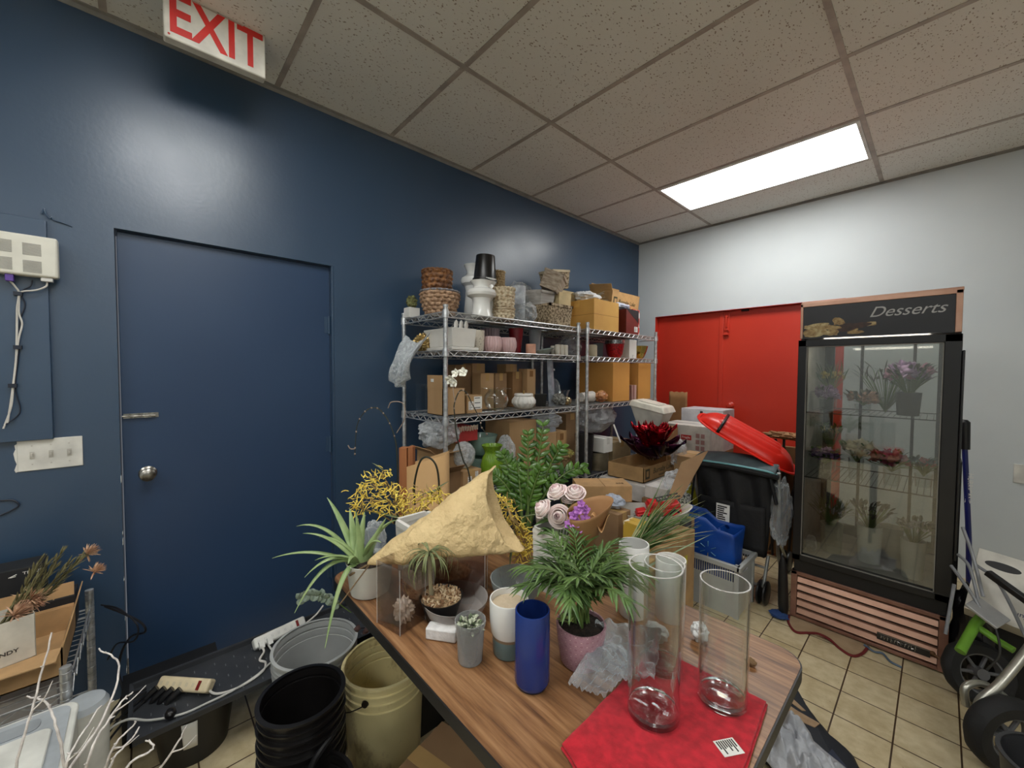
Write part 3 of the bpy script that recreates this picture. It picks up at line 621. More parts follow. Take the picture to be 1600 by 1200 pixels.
sm = MB(); sm.lathe([(.0812, .118), (.082, .118), (.083, .15), (.081, .15)], 48, close=True, fn=lambda r, z, a: (r + .0012 * math.sin(a * 40 + z * 160), z)); o = sm.build('silver_bowl', pbr('silver_cut', (190, 190, 190), .25, .8, rgb2=(90, 90, 90), ns=70)); place(o, (.42, -1.11, S2)); tag(o, 'ridged silver collar around the red glitter vase', 'bowl')
wb = carton('white carton standing between the red glitter vase and the gold pot', (.43, -.905, S2), (.09, .12, .165), mat=WBOX, tape=False, name='white_carton')
label_on(wb, T(.0462, .0, .018) @ FX, .035, .028, 5, 2, PAPER)
pot('gold_foil_pot', 'shiny gold crumpled foil pot at the end of the second shelf', 'pot', (.42, -.72, S2), [(.04, 0), (.055, .02), (.075, .07), (.088, .118)], pbr('gold_foil', (206, 186, 110), .18, 1.0, rgb2=(150, 128, 60), ns=10, bump=.4, bs=14), .003, 9)
# ================================================================ third shelf
ob = open_carton('open brown box with a raised flap at the blue door end of the third shelf', (.38, -2.79, S3), (.16, .155, .15), flaps=[('-y', .075, 0)])
label_on(ob, T(-.02, -.0815, .195) @ FY, .03, .018, 3, 4)
lb = carton('small brown box with two white stickers on the third shelf', (.385, -2.635, S3), (.13, .11, .105), seam='y')
label_on(lb, T(.0658, -.03, .045) @ FX, .035, .05, 5, 9); label_on(lb, T(.066, .022, .06) @ FX, .06, .075, 3, 5)
o = MB().box(-.03, -.03, 0, .03, .03, .17).build('acrylic_box', CLEARG); place(o, (.22, -2.85, S3)); tag(o, 'clear acrylic box beside the open brown box on the third shelf', 'container')
tl = [((.14, -2.53, .10, .13, .29), 'tall brown carton at the far left of the back row on the third shelf', CARDD), ((.14, -2.405, .10, .11, .30), 'tall brown carton second in the back row on the third shelf', CARD), ((.27, -2.43, .09, .11, .235), 'upright brown carton standing behind the glass fishbowl', CARD),
      ((.27, -2.31, .09, .10, .235), 'dull brown carton between the fishbowl and the white pumpkin jar', CARDD), ((.13, -2.09, .10, .11, .30), 'tallest brown carton behind the white pumpkin jar', CARD), ((.26, -2.15, .09, .09, .245), 'darker brown carton directly behind the white pumpkin jar', CARDI), ((.30, -2.05, .09, .085, .265), 'slim brown carton with a square stamp right of the pumpkin jar', CARD)]
for i, ((x, y, w, d, h), L, mt) in enumerate(tl):
    c = carton(L, (x, y, S3), (w, d, h), mat=mt, seam='x', tape=(i != 6))
    if i == 6:
        m = MB(); m.box(.0455, -.018, h - .055, .0462, .016, h - .012); m.build('stamp', pbr('brown_stamp', (140, 98, 52), .8), c)
fb = thing('glass_fishbowl', 'round clear glass fishbowl with a flared rim on the third shelf', 'vase', (.42, -2.445, S3))
MB().lathe(wall([(.035, 0), (.04, .002), (.068, .03), (.079, .065), (.072, .10), (.05, .128), (.052, .134), (.094, .139), (.095, .142)], .003), 48).build('bowl', CLEARG, fb)
pj = thing('pumpkin_jar', 'white ceramic pumpkin shaped jar with a collar on the third shelf', 'jar', (.42, -2.20, S3))
MB().lathe(wall([(.045, 0), (.06, .006), (.082, .035), (.082, .055), (.066, .078), (.056, .084)], .005), 110, fn=lambda r, z, a: (r - (.006 * (1 - abs(math.sin(a * 7))) if .004 < z < .08 else 0), z)).build('body', CERM, pj)
MB().lathe([(.05, .082), (.062, .082), (.065, .09), (.06, .1), (.05, .1)], 48, close=True).build('collar', CERM, pj)
MB().tube([(0, 0, .03), (0, 0, .12)], .006).build('finial', pbr('brass_dull', (170, 140, 80), .4, .6), pj)
pot('black_cup', 'black square pot beside the white pumpkin jar', 'pot', (.37, -1.98, S3), [(.05, 0), (.062, .085)], BLKG, .003, 4)
o = MB().tube([(.45, -1.915, S4 + .02), (.35, -1.86, S3 + .34)], .034, 4, flat=.25).build('plastic_channel', film('grey_plastic_channel', (170, 176, 186), .5, .2, 6, .1, 20, .3)); tag(o, 'translucent grey plastic channel leaning through the near rack shelves', 'channel')
MB().lathe([(.001, 0), (.009, 0), (.009, .002), (.001, .002)], 14, T(.395, -1.865, S3 + .26) @ R(1.2, 'Y')).build('hole', PLAS, o)
gb = pot('glass_bowl', 'clear cut glass bowl full of shredded filler on the third shelf', 'bowl', (.43, -1.85, S3), wall([(.04, 0), (.06, .03), (.07, .09), (.082, .115)], .003)[1:5], CLEARG, .003, 48)
o = MB().blob((0, 0, .045), (.05, .05, .04), .3, 8, 30, 20, 5).build('paper_filler', pbr('grey_filler', (170, 166, 160), .7, rgb2=(96, 92, 88), ns=80, bump=1, bs=80)); place(o, (.43, -1.85, S3 + .002)); tag(o, 'shredded grey filler inside the clear glass bowl', 'filler')
o = MB().blob((0, 0, .032), .032, 0, 1, 28, 18).build('gold_ball', pbr('gold_metal', (206, 186, 150), .15, 1)); place(o, (.46, -1.79, S3 + .001)); tag(o, 'shiny gold ball beside the cut glass bowl', 'ornament')
crumple('clear crumpled bag behind the gold ball, third shelf', (.26, -1.70, S3), (.05, .035, .09), PLAS, seed=21, name='clear_bag')
pt = pot('paper_cup', 'white printed paper tub lying on the far rack third shelf', 'cup', (.40, -1.55, S3 + .045), [(.035, 0), (.045, .15)], pbr('white_printed_paper', (222, 216, 206), .6, rgb2=(190, 186, 180), ns=40), .003, 40, rot=(-PI / 2, 0, 0))
crumple('orange and brown wrapped packet on the far rack third shelf', (.45, -1.345, S3), (.045, .065, .045), pbr('orange_wrap', (206, 148, 96), .4, rgb2=(132, 72, 34), ns=14, bump=.5, bs=30), cat='packet', name='wrapped_packet', seed=12)
def big_open(label, x, y):
    r = open_carton(label, (x, y, S3), (.36, .25, .30), mat=CARDO, flaps=[('+x', .02, 1.45), ('-y', .12, 1.25), ('+y', .10, 1.35)])
    return r
c = carton('larger orange-brown open-topped carton on the far rack third shelf', (.32, -1.125, S3), (.36, .255, .325), mat=CARDO, seam='x', tape=False)
c = carton('orange-brown carton at the red door end of the third shelf', (.32, -.74, S3), (.36, .22, .325), mat=CARDO, seam='y', tape=True)
cs = MB(); cs.box(-.025, -.04, 0, .025, .04, .13); o = cs.build('striped_candle_box', pbr('pink_stripe_box', (206, 178, 166), .5, rgb2=(136, 92, 84), ns=60, stretch=(1, 1, .05)), bevel=.002); place(o, (.47, -.91, S3)); tag(o, 'pink striped candle box between the two orange-brown cartons', 'box')
# ================================================================ fourth shelf
open_carton('crushed brown box with torn flaps low on the near rack', (.39, -2.82, S4), (.17, .13, .12), mat=CARDD, flaps=[('-y', .05, 1.1), ('+x', .06, .8)], rot=(0, 0, .06))
open_carton('torn brown box resting on the crushed box, near rack', (.33, -2.83, S4 + .125), (.18, .14, .10), mat=CARD, flaps=[('+x', .06, 1.3), ('-y', .05, .9)], rot=(0, .04, .1))
crumple('large clear bubble-wrap bag pressed under the third shelf', (.32, -2.80, S4 + .235), (.11, .12, .085), BUB, cat='bubble wrap', name='bubble_wrap', amp=.35, freq=3, seed=31)
ct = carton('plain brown carton holding up the red box, near rack', (.22, -2.63, S4), (.14, .13, .25), seam='y')
rbx = carton('red box with a white ruffled top edge under the third shelf', (.25, -2.61, S4 + .252), (.17, .17, .085), mat=pbr('red_gift_box', (204, 66, 66), .5), tape=False, name='gift_box')
m = MB(); m.grid(lambda u, v: (.087 + .006 * math.sin(u * 60), -.085 + .17 * u, .065 + .03 * v + .004 * math.sin(u * 47)), 60, 3); m.build('ruffle', pbr('cream_ruffle', (222, 204, 186), .8), rbx, solid=.002)
lx = carton('brown carton with two white stickers at the near corner post', (.43, -2.69, S4), (.14, .13, .115), seam='x', name='cardboard_box')
label_on(lx, T(.0708, -.02, .06) @ FX, .028, .045, 4, 11); label_on(lx, T(.0708, .03, .088) @ FX, .022, .035, 4, 12)
crumple('upright vase bundled in bubble wrap beside the corner post', (.43, -2.70, S4 + .118), (.062, .068, .078), BUB, cat='bubble wrap', name='bubble_wrap', amp=.12, freq=5, seed=35)
for k in range(2):
    pot('glass_bowl', ('lower' if k == 0 else 'upper') + ' of the two nested pale green glass bowls on the fourth shelf', 'bowl', (.26, -2.43, S4 + .14 * k), [(.06, 0), (.08, .03), (.095, .10), (.105, .125)], pbr('pale_green_glass', (150, 178, 168), .1, rgb2=(132, 164, 154)), .004, 40)
gv = pot('green_vase', 'lime green glass vase with a pinched neck on the fourth shelf', 'vase', (.46, -2.51, S4), [(.04, 0), (.05, .01), (.066, .06), (.07, .11), (.058, .155), (.043, .185), (.045, .20), (.066, .235)], pbr('lime_glass', (132, 168, 52), .18, rgb2=(104, 142, 36), ns=10, stretch=(3, 3, .4)), .004, 120, fn=lambda r, z, a: (r + .0015 * math.sin(a * 30 + z * 40), z))
crumple('glassware bundle in clear bubble wrap behind the green vase', (.38, -2.33, S4), (.07, .07, .13), BUB, cat='bubble wrap', name='bubble_wrap', amp=.22, seed=37)
carton('wide brown carton high on the fourth shelf of the near rack', (.24, -2.15, S4), (.26, .26, .345), seam='x', tape=False)
carton('light brown carton standing on end below the grey plastic', (.37, -1.95, S4), (.16, .11, .25), seam='y')
sc = carton('striped brown carton with a square stamp, fourth shelf', (.37, -1.835, S4), (.16, .11, .25), mat=pbr('striped_cardboard', (188, 152, 106), .8, rgb2=(158, 122, 82), ns=30, stretch=(1, 1, .03)), seam='y', tape=False)
MB().box(.0803, -.02, .185, .081, .02, .235).build('stamp', MATS['brown_stamp'], sc)
crumple('grey cloudy plastic bag stuffed on top of the fourth shelf cartons', (.33, -1.89, S4 + .252), (.10, .15, .065), PLASD, seed=41, name='cloudy_bag')
mo = basket('small moss-filled bark basket at the end of the fourth shelf', (.47, -1.85, S4), .055, .075, .085, pbr('bark_weave', (150, 124, 84), .8, rgb2=(104, 80, 50), ns=50), n=16, rows=60, amp=.006, name='moss_basket')
MB().blob((0, 0, .09), (.078, .078, .035), .5, 7, 40, 20, 5).build('moss', pbr('yellow_green_moss', (160, 152, 78), .9, rgb2=(110, 96, 50), ns=60, bump=1, bs=70, bd=.02), mo)
# far rack, fourth shelf
carton('tall brown carton at the near end of the far rack', (.24, -1.55, S4B), (.16, .16, .45), mat=CARDD)
pot('black_wire_basket', 'black wire basket standing by the rack posts', 'basket', (.44, -1.55, S4B), [(.06, 0), (.075, .30)], pbr('black_lattice', (30, 28, 30), .5, bump=1, bs=90), .004, 24)
o = pot('tin_canister', 'large ridged metal canister under the long white box', 'canister', (.45, -1.385, S4B), [(.085, 0), (.088, .004), (.088, .135), (.085, .14)], pbr('ridged_tin', (168, 160, 138), .3, .7, rgb2=(130, 120, 98), ns=8), .002, 60, fn=lambda r, z, a: (r + .0015 * math.sin(z * 500), z))
carton('long white box laid across the metal canister', (.42, -1.36, S4B + .143), (.23, .12, .115), mat=WBOX, seam='x', tapem=pbr('clear_tape', (214, 212, 206), .2), name='white_box')
carton('beige carton behind the foil flower on the far rack', (.40, -1.10, S4B), (.20, .28, .20), mat=pbr('beige_card', (186, 166, 128), .8))
crumple('big clear plastic bag stuffed under the third shelf of the far rack', (.31, -1.25, S4B + .265), (.15, .24, .13), PLASD, seed=44, name='cloudy_bag', amp=.3)
m = MB(); m.tube([(.62, -1.42, .985), (.70, -1.45, .86)], .006, 8); o = m.build('white_stick', CERM); tag(o, 'thin white stick leaning on the clear bag behind the foil flower', 'stick')
# ================================================================ pile between the racks and the stroller
def prop_box(label, x0, x1, y0, y1, z1, mat, z0=0.0, **k): return carton(label, ((x0 + x1) / 2, (y0 + y1) / 2, z0), (x1 - x0, y1 - y0, z1 - z0), mat=mat, **k)
prop_box('large brown carton under the flower box with the red foil flower', .60, .93, -1.52, -1.06, .50, CARDD)
wbx = prop_box('white printed carton directly beneath the foil flower box', .62, 1.0, -1.60, -1.04, .615, pbr('white_print_carton', (208, 204, 200), .6), z0=.502, name='printed_box', tape=False)
text('printing', 'KEEP DRY', .045, pbr('grey_print', (110, 104, 104), .7), T(.1908, 0, .055) @ FX, wbx, .0003)
fbx = open_carton('open brown flower box with green printing holding a red foil flower', (.80, -1.28, .62), (.29, .53, .105), mat=pbr('flower_box_tan', (176, 140, 94), .8))
text('printing', 'Burnaby Lake', .055, pbr('green_print_dark', (70, 66, 46), .7), T(.1455, .02, .062) @ FX, fbx, .0004, shear=.25)
text('printing', 'GREENHOUSES', .020, MATS['green_print_dark'], T(.1455, .02, .022) @ FX, fbx, .0004)
m = MB(); m.box(.145, -.24, .02, .1458, -.18, .09); m.box(.1458, -.225, .035, .1463, -.195, .075, None, 1); m.build('printed_emblem', [MATS['green_print_dark'], MATS['flower_box_tan']], fbx)
# red foil flower
fl = thing('foil_flower', 'large shiny red foil flower sitting in the brown flower box', 'ornament', (.90, -1.34, .80)); fl.scale = (1.15, 1.15, 1.35)
RFO = pbr('red_foil', (176, 16, 30), .16, .85, rgb2=(96, 6, 22), ns=12, bump=.7, bs=16, bd=.02); RFD = pbr('dark_plum_foil', (74, 14, 44), .2, .85, rgb2=(30, 8, 30), ns=12, bump=.6, bs=18)
def petal(L, W, a, tilt, cup, mat, z=0, base=.02):
    m = MB()
    def f(u, v):
        s = u * 2 - 1; w = W * math.sin(PI * min(1, v * .86 + .12)) ** .7 * .5 * (1 - .12 * v); r = base + L * v * math.cos(tilt - cup * v); h = L * v * math.sin(tilt + cup * v * .6)
        x = r - abs(s) ** 2 * w * .35; y = s * w; h += .012 * math.sin(v * 9 + s * 4) + abs(s) ** 2 * w * .35
        return (x * math.cos(a) - y * math.sin(a), x * math.sin(a) + y * math.cos(a), z + h)
    m.grid(f, 12, 12); m.build('petal', mat, fl, solid=.0012, smooth=60)
for k in range(7): petal(.185, .13, k * 2 * PI / 7 + .2, .35, .5, RFD, -.03)
for k in range(7): petal(.165, .125, k * 2 * PI / 7 + .6, 1.0, .30, RFO, .0)
for k in range(6): petal(.155, .11, k * 2 * PI / 6, 1.15, .15, RFO, .01)
for k in range(4): petal(.125, .09, k * 2 * PI / 4 + .4, 1.3, .05, RFO, .02, .012)
MB().blob((0, 0, .07), (.065, .065, .075), .3, 4, 40, 26, 3).build('centre', RFO, fl)
crumple('clear cellophane crumpled beside the red foil flower', (1.0, -1.13, .68), (.05, .09, .10), CEL, seed=52, name='cellophane')
# kraft box with the stamped lid in front
kb = carton('shallow brown box stamped with a number behind the pink roses', (.986, -2.111, .655), (.17, .31, .09), rz=.0, mat=pbr('kraft_carton', (192, 152, 104), .8), tape=False)
kb.rotation_euler = (0, 0, -.72)
text('printing', '098', .03, pbr('stamp_print', (88, 66, 46), .7), T(.03, .10, .0915) @ R(PI / 2, 'Z'), kb, .0003)
prop_box('plain carton supporting the stamped brown box', .80, 1.03, -2.22, -1.96, .654, CARDD)
# leaning cardboard sheet behind the palm grass
SHEETP = [(1.26, -1.865, .63), (1.325, -1.801, .665), (1.364, -1.525, .911), (1.27, -1.69, .845)]
sh = MB(); Q4 = [Vector(p) for p in SHEETP]; nn = (Q4[1] - Q4[0]).cross(Q4[2] - Q4[0]).normalized() * .004
sh.add(Q4 + [p + nn for p in Q4], [(0, 1, 2, 3), (7, 6, 5, 4), (0, 4, 5, 1), (1, 5, 6, 2), (2, 6, 7, 3), (3, 7, 4, 0)]); o = sh.build('cardboard_sheet', CARDD); tag(o, 'bent cardboard sheet sticking up toward the stroller', 'cardboard')
prop_box('stack carton under the leaning cardboard sheet', 1.03, 1.20, -1.72, -1.40, .58, CARDD)
prop_box('white box with print standing beneath the leaning sheet', 1.04, 1.19, -1.70, -1.42, .66, pbr('white_print_carton', (208, 204, 200), .6), z0=.582, name='printed_box', tape=False)
# white lidded bin
wbn = thing('lidded_bin', 'white plastic food bin with a tilted cream lid behind the foil flower', 'bin', (.73, -1.03, .945), .1)
def taperbox(m, b, t, z0, zl, zr):
    m.add([(-b, -b * .9, z0), (b, -b * .9, z0), (b, b * .9, z0), (-b, b * .9, z0), (-t, -t * .9, zl), (t, -t * .9, zr), (t, t * .9, zr), (-t, t * .9, zl)], [(3, 2, 1, 0), (4, 5, 6, 7), (0, 1, 5, 4), (1, 2, 6, 5), (2, 3, 7, 6), (3, 0, 4, 7)]); return m
taperbox(MB(), .09, .135, 0, .175, .125).build('body', pbr('white_bin_plastic', (206, 204, 194), .4), wbn, bevel=.010, bseg=3)
m = MB(); m.add([(-.15, -.135, .172), (.15, -.135, .118), (.15, .135, .118), (-.15, .135, .172), (-.13, -.118, .222), (.13, -.118, .172), (.13, .118, .172), (-.13, .118, .222)], [(3, 2, 1, 0), (4, 5, 6, 7), (0, 1, 5, 4), (1, 2, 6, 5), (2, 3, 7, 6), (3, 0, 4, 7)])
m.build('lid', pbr('cream_lid_plastic', (226, 222, 208), .4), wbn, bevel=.012, bseg=4)
m = MB(); m.add([(-.09, -.08, .216), (.09, -.08, .182), (.09, .08, .182), (-.09, .08, .216), (-.085, -.075, .222), (.085, -.075, .188), (.085, .075, .188), (-.085, .075, .222)], [(3, 2, 1, 0), (4, 5, 6, 7), (0, 1, 5, 4), (1, 2, 6, 5), (2, 3, 7, 6), (3, 0, 4, 7)]); m.build('lid_panel', MATS['cream_lid_plastic'], wbn, bevel=.003)
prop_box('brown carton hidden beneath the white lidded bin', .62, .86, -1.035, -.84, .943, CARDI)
# fragile box and others by the red door
fr = prop_box('white shipping carton with a red fragile sticker', .70, 1.10, -.80, -.50, .955, pbr('printed_white_carton', (212, 208, 200), .65), z0=.66, name='shipping_box', seam='x', tapem=MATS['clear_tape'])
sr = pbr('red_sticker', (186, 44, 44), .5); MB().box(-.03, -.1512, .175, .055, -.1505, .215).build('sticker', sr, fr)
text('sticker_printing', 'Fragile', .026, PAPER, T(.012, -.1514, .195) @ FY, fr, .0003)
m = MB()
for i in range(4):
    for j in range(2): m.box(.09 + j * .04, -.1508, .05 + i * .05, .12 + j * .04, -.1503, .085 + i * .05)
for i in range(3): m.box(-.12 + i * .055, -.1508, .02, -.08 + i * .055, -.1503, .06)
m.box(-.121, -.1507, .018, .171, -.1504, .020); m.build('care_printing', pbr('pink_print', (176, 134, 130), .6), fr)
prop_box('brown carton under the white fragile carton', .72, 1.12, -.82, -.48, .658, CARD, z0=.30)
prop_box('lowest brown carton by the red doors', .72, 1.12, -.84, -.46, .298, CARDD)
wl = prop_box('white carton with slotted top behind the fragile carton', .70, 1.06, -.42, -.14, 1.06, pbr('cool_white_carton', (214, 214, 218), .6), z0=.70, name='white_carton', tape=False)
MB().box(-.012, -.1408, .325, .012, -.1402, .343).build('hand_slot', BLKP, wl)
m = MB(); [m.box(.1803, -.13 + k * .03, .01, .1806, -.118 + k * .03, .35) for k in range(9)]; m.build('stripes', pbr('grey_stripe', (190, 180, 178), .6), wl)
prop_box('carton supporting the slotted white carton', .70, 1.06, -.42, -.14, .698, CARDD)
kbg = thing('paper_bag', 'flattened kraft paper bag with a red mark against the red door', 'bag', (.615, -.30, .0))
m = MB(); m.grid(lambda u, v: (-.085 + .17 * u, .02 * math.sin(v * 5) * .3, .60 + .60 * v + .004 * math.sin(u * 20)), 10, 10); m.build('bag', KRAFTB, kbg, solid=.02)
MB().box(-.03, -.013, 1.10, .03, -.0115, 1.15).build('red_mark', sr, kbg)
prop_box('carton under the flattened kraft bag', .53, .69, -.42, -.18, .598, CARDD)
# yellow-green bin and bags behind the toy bowl
prop_box('brown and red printed carton in front of the fragile carton', 1.00, 1.14, -1.20, -.94, .78, CARD, z0=.60)
yb = pot('plastic_tub', 'yellow-green plastic tub with a cloudy white lid', 'tub', (1.05, -1.12, .30), [(.12, 0), (.14, .26), (.15, .27), (.15, .295)], pbr('yellow_green_tub', (156, 152, 40), .4, rgb2=(140, 136, 34)), .004, 40)
prop_box('carton supporting the yellow-green tub', .94, 1.18, -1.25, -.99, .298, CARDD)
crumple('clear bag bulging above the toy truck bowl', (1.20, -1.60, .62), (.075, .08, .075), CEL, seed=61, name='clear_bag')
pb = pot('lattice_basket', 'white lattice basket behind the toy truck bowl', 'basket', (1.24, -1.62, .50), [(.05, 0), (.06, .13)], pbr('lattice_white', (206, 206, 202), .5, rgb2=(70, 70, 72), ns=120, lo=.48, hi=.54), .003, 28)
prop_box('dark carton under the lattice basket', 1.16, 1.32, -1.72, -1.52, .498, pbr('grey_case', (88, 86, 86), .6))
# toy box group
tb = prop_box('big taped brown carton carrying the oval bowl', 1.04, 1.40, -2.16, -1.79, .50, pbr('moving_box', (184, 148, 102), .75))
label_on(tb, T(.181, .06, .36) @ FX, .06, .05, 3, 3, pbr('yellow_label', (210, 196, 60), .5))
bt = thing('oval_bowl', 'grey-white oval ceramic bowl on the taped brown carton', 'bowl', (1.225, -2.06, .502), .72)
MB().lathe(wall([(.10, 0), (.11, .004), (.155, .06), (.20, .115), (.215, .13)], .007), 64, fn=lambda r, z, a: (r * (1.06 if z < .13 else 1.06) * (1 + .0 * a), z + (.035 * abs(math.cos(a)) ** 3 if r > .17 else 0))).build('bowl', pbr('stone_white_glaze', (192, 190, 182), .4, rgb2=(180, 178, 170)), bt)
for c in bt.children: c.scale = (1.15, .52, 1)
# toy fire truck
TR = pbr('toy_red', (206, 36, 40), .3); TB = pbr('toy_black', (26, 22, 26), .3)
tk = thing('toy_fire_truck', 'red toy fire truck propped in the oval bowl', 'toy', (1.285, -1.985, .575), rot=(0, -.22, .72)); tk.scale = (1.0, 1.0, 1.0)
m = MB(); m.box(-.12, -.035, .025, .12, .035, .06); m.box(.02, -.036, .06, .12, .036, .085); m.box(-.115, -.03, .06, -.06, .03, .075); m.box(-.055, -.034, .06, .01, .034, .10); m.build('body', TR, tk, bevel=.006, bseg=3)
m = MB(); m.prism([(-.055, .075), (.008, .075), (.004, .112), (-.04, .112)], -.034, .034, FY); m.build('cab', TR, tk, bevel=.003)
m = MB(); m.tube([(.0, .024, .112), (.13, .024, .118)], .004); m.tube([(.0, -.024, .112), (.13, -.024, .118)], .004)
for k in range(8): m.tube([(.008 + k * .016, -.024, .1125 + k * .0007), (.008 + k * .016, .024, .1125 + k * .0007)], .0025, 6)
m.build('ladder', TB, tk)
for x in (-.085, .08):
    for y in (-.042, .042):
        w = MB(); w.lathe([(.001, -.009), (.026, -.009), (.030, -.004), (.030, .004), (.026, .009), (.001, .009)], 28, T(x, y, .028) @ R(PI / 2, 'X')); wo = w.build('wheel', TB, tk)
        h = MB(); h.lathe([(.001, -.011), (.017, -.011), (.017, .011), (.001, .011)], 20, T(x, y, .028) @ R(PI / 2, 'X')); h.build('hub', TR, wo)
m = MB(); m.box(-.05, -.037, .03, .02, -.0355, .05); m.tube([(-.122, -.025, .04), (-.13, -.025, .04)], .008); m.tube([(-.122, .025, .04), (-.13, .025, .04)], .008); m.build('chrome_trim', STEEL, tk)
# ================================================================ crate, shopping bag, stroller, sled
CRG = pbr('grey_crate_plastic', (170, 172, 170), .45, rgb2=(160, 162, 160))
cr = thing('storage_crate', 'grey plastic crate with slotted sides under the blue shopping bag', 'crate', (1.39, -1.51, 0))
m = MB(); w, d, h = .40, .28, .305
for s in (-1, 1):
    m.box(-w / 2 + .012, s * (d / 2 - .012) - .003, 0, w / 2 - .012, s * (d / 2 - .012) + .003, .20)
    m.box(s * (w / 2 - .012) - .003, -d / 2 + .012, 0, s * (w / 2 - .012) + .003, d / 2 - .012, h - .07)
    for k in range(30):
        x = -w / 2 + .016 + k * (w - .03) / 29; m.box(x - .0025, s * (d / 2 - .012) - .002, .20, x + .0025, s * (d / 2 - .012) + .002, h - .03)
    for q in (-1, 1): m.box(s * (w / 2 - .012) - .012, q * (d / 2 - .012) - .012, 0, s * (w / 2 - .012) + .012, q * (d / 2 - .012) + .012, h)
    for yy in (-.08, .08): m.box(s * (w / 2 - .012) - .003, yy - .035 - (.03 if yy < 0 else -.03) * 0, h - .07, s * (w / 2 - .012) + .003, yy + .035, h - .02)
m.box(-w / 2 + .012, -d / 2 + .012, 0, w / 2 - .012, d / 2 - .012, .006); m.build('basket', CRG, cr)
m = MB()
for s in (-1, 1): m.box(-w / 2 - .006, s * (d / 2) - .012 * (1 if s > 0 else 1), h - .03, w / 2 + .006, s * (d / 2) + .012, h); m.box(s * w / 2 - .012, -d / 2 - .012, h - .03, s * w / 2 + .012, d / 2 + .012, h)
m.build('rim', CRG, cr, bevel=.004)
BAGB = pbr('blue_woven_plastic', (14, 74, 164), .45, rgb2=(10, 60, 142), ns=6, bump=.25, bs=26, bd=.01)
bg = thing('shopping_bag', 'blue reusable shopping bag with a pale starburst logo in the grey crate', 'bag', (1.385, -1.505, .06))
m = MB(); W, D = .165, .10
def bagf(u, v):
    a = u * 2 * PI; cx = math.copysign(abs(math.cos(a)) ** .35, math.cos(a)) * W; cy = math.copysign(abs(math.sin(a)) ** .35, math.sin(a)) * D
    z = v * (.40 + .05 * (1 if cx < 0 and v > .5 else 0) * (v - .5) * 2 + .006 * math.sin(a * 3)); k = 1 - .10 * math.sin(v * PI) * .4 + .03 * math.sin(a * 5 + v * 6) * v
    return (cx * k, cy * k, z)
m.grid(bagf, 72, 16, cu=True); m.build('bag', BAGB, bg, solid=.002, smooth=50)
LB = pbr('pale_blue_print', (118, 176, 206), .5); YL = pbr('yellow_print', (214, 190, 120), .5)
m = MB()
for k in range(6):
    a = PI / 6 + k * PI / 3; c = Vector((.02, 0, .27)); p = c + Vector((math.cos(a) * .02, 0, math.sin(a) * .02)); e = c + Vector((math.cos(a) * .05, 0, math.sin(a) * .05))
    m.tube([(p.x, -.1035, p.z), (e.x, -.1035, e.z)], [.003, .006], 8, flat=.3, mi=(1 if k in (4,) else 0))
m.build('logo', [LB, YL], bg)
m = MB()
for s in (-1, 1): m.tube(smooth_path([(-.07, s * .095, .36), (-.075, s * .06, .40), (-.03, s * .02, .385), (.03, s * .0, .375), (.06, s * .05, .39), (.065, s * .095, .36)]), .010, 8, flat=.25)
m.build('handle', BAGB, bg)
# stroller
SF = pbr('black_stroller_fabric', (18, 18, 21), .75, rgb2=(12, 12, 15), ns=9, bump=.5, bs=18, bd=.012); SG = pbr('grey_stroller_fabric', (92, 106, 110), .8, rgb2=(78, 90, 94)); TE = pbr('teal_piping', (120, 178, 186), .6)
GRF = pbr('grey_metal_tube', (176, 178, 176), .35, .6)
st = thing('stroller', 'black folding stroller with a grey hood facing the red doors', 'stroller', (1.44, -1.0, 0)); st.scale = (.93, 1, 1)
def seatf(u, v):
    s = u * 2 - 1; w = .20 + .06 * v; return (s * w, -.30 + .12 * (1 - v) * 0 - .05 * math.cos(s * 1.4) + .02 * math.sin(s * 9 + v * 5), .26 + .55 * v)
MB().grid(seatf, 24, 24).build('seat_back', SF, st, solid=.03, smooth=60)
m = MB(); m.grid(lambda u, v: ((u * 2 - 1) * (.26 - .03 * v), -.36 + .30 * v, .80 + .05 * math.sin(v * PI) * (1 - .4 * (u * 2 - 1) ** 2)), 24, 12); m.build('hood', SG, st, solid=.02, smooth=60)
m = MB(); m.tube(smooth_path([(-.265, -.345, .79), (-.2, -.385, .812), (0, -.40, .82), (.2, -.385, .812), (.265, -.345, .79)]), .006, 8); m.build('piping', TE, st)
m = MB(); m.tube(smooth_path([(-.27, -.34, .775), (-.2, -.38, .79), (0, -.395, .80), (.2, -.38, .79), (.27, -.34, .775)]), .017, 10); m.build('hood_edge', SF, st)
m = MB(); m.grid(lambda u, v: ((u * 2 - 1) * .21, -.36 - .014 * math.sin(u * PI), .30 + .28 * v), 16, 8); m.build('back_pocket', SF, st, solid=.012)
label_on(st, T(-.03, -.398, .49) @ R(.0, 'Y') @ FY, .085, .14, 9, 77)
m = MB()
for s in (-1, 1):
    m.tube(smooth_path([(s * .27, -.33, .80), (s * .26, -.26, .55), (s * .22, -.10, .25), (s * .21, .02, .10)]), .011, 10); m.tube([(s * .22, -.31, .28), (s * .21, -.36, .10)], .010, 10); m.tube(smooth_path([(s * .24, -.30, .45), (s * .23, -.1, .30), (s * .2, .22, .08)]), .009, 10)
m.tube([(-.22, -.33, .21), (.22, -.33, .21)], .008, 10); m.tube([(-.21, -.35, .10), (.21, -.35, .10)], .009, 10)
m.build('frame', GRF, st)
m = MB(); m.tube(smooth_path([(-.24, -.33, .80), (-.25, -.36, .62), (-.26, -.36, .48), (-.25, -.35, .40)]), .014, 8, flat=.4); m.build('strap', SF, st); m = MB(); m.tube(smooth_path([(.22, -.34, .80), (.25, -.36, .70), (.27, -.36, .62)]), .02, 8, flat=.5); m.build('strap', SF, st)
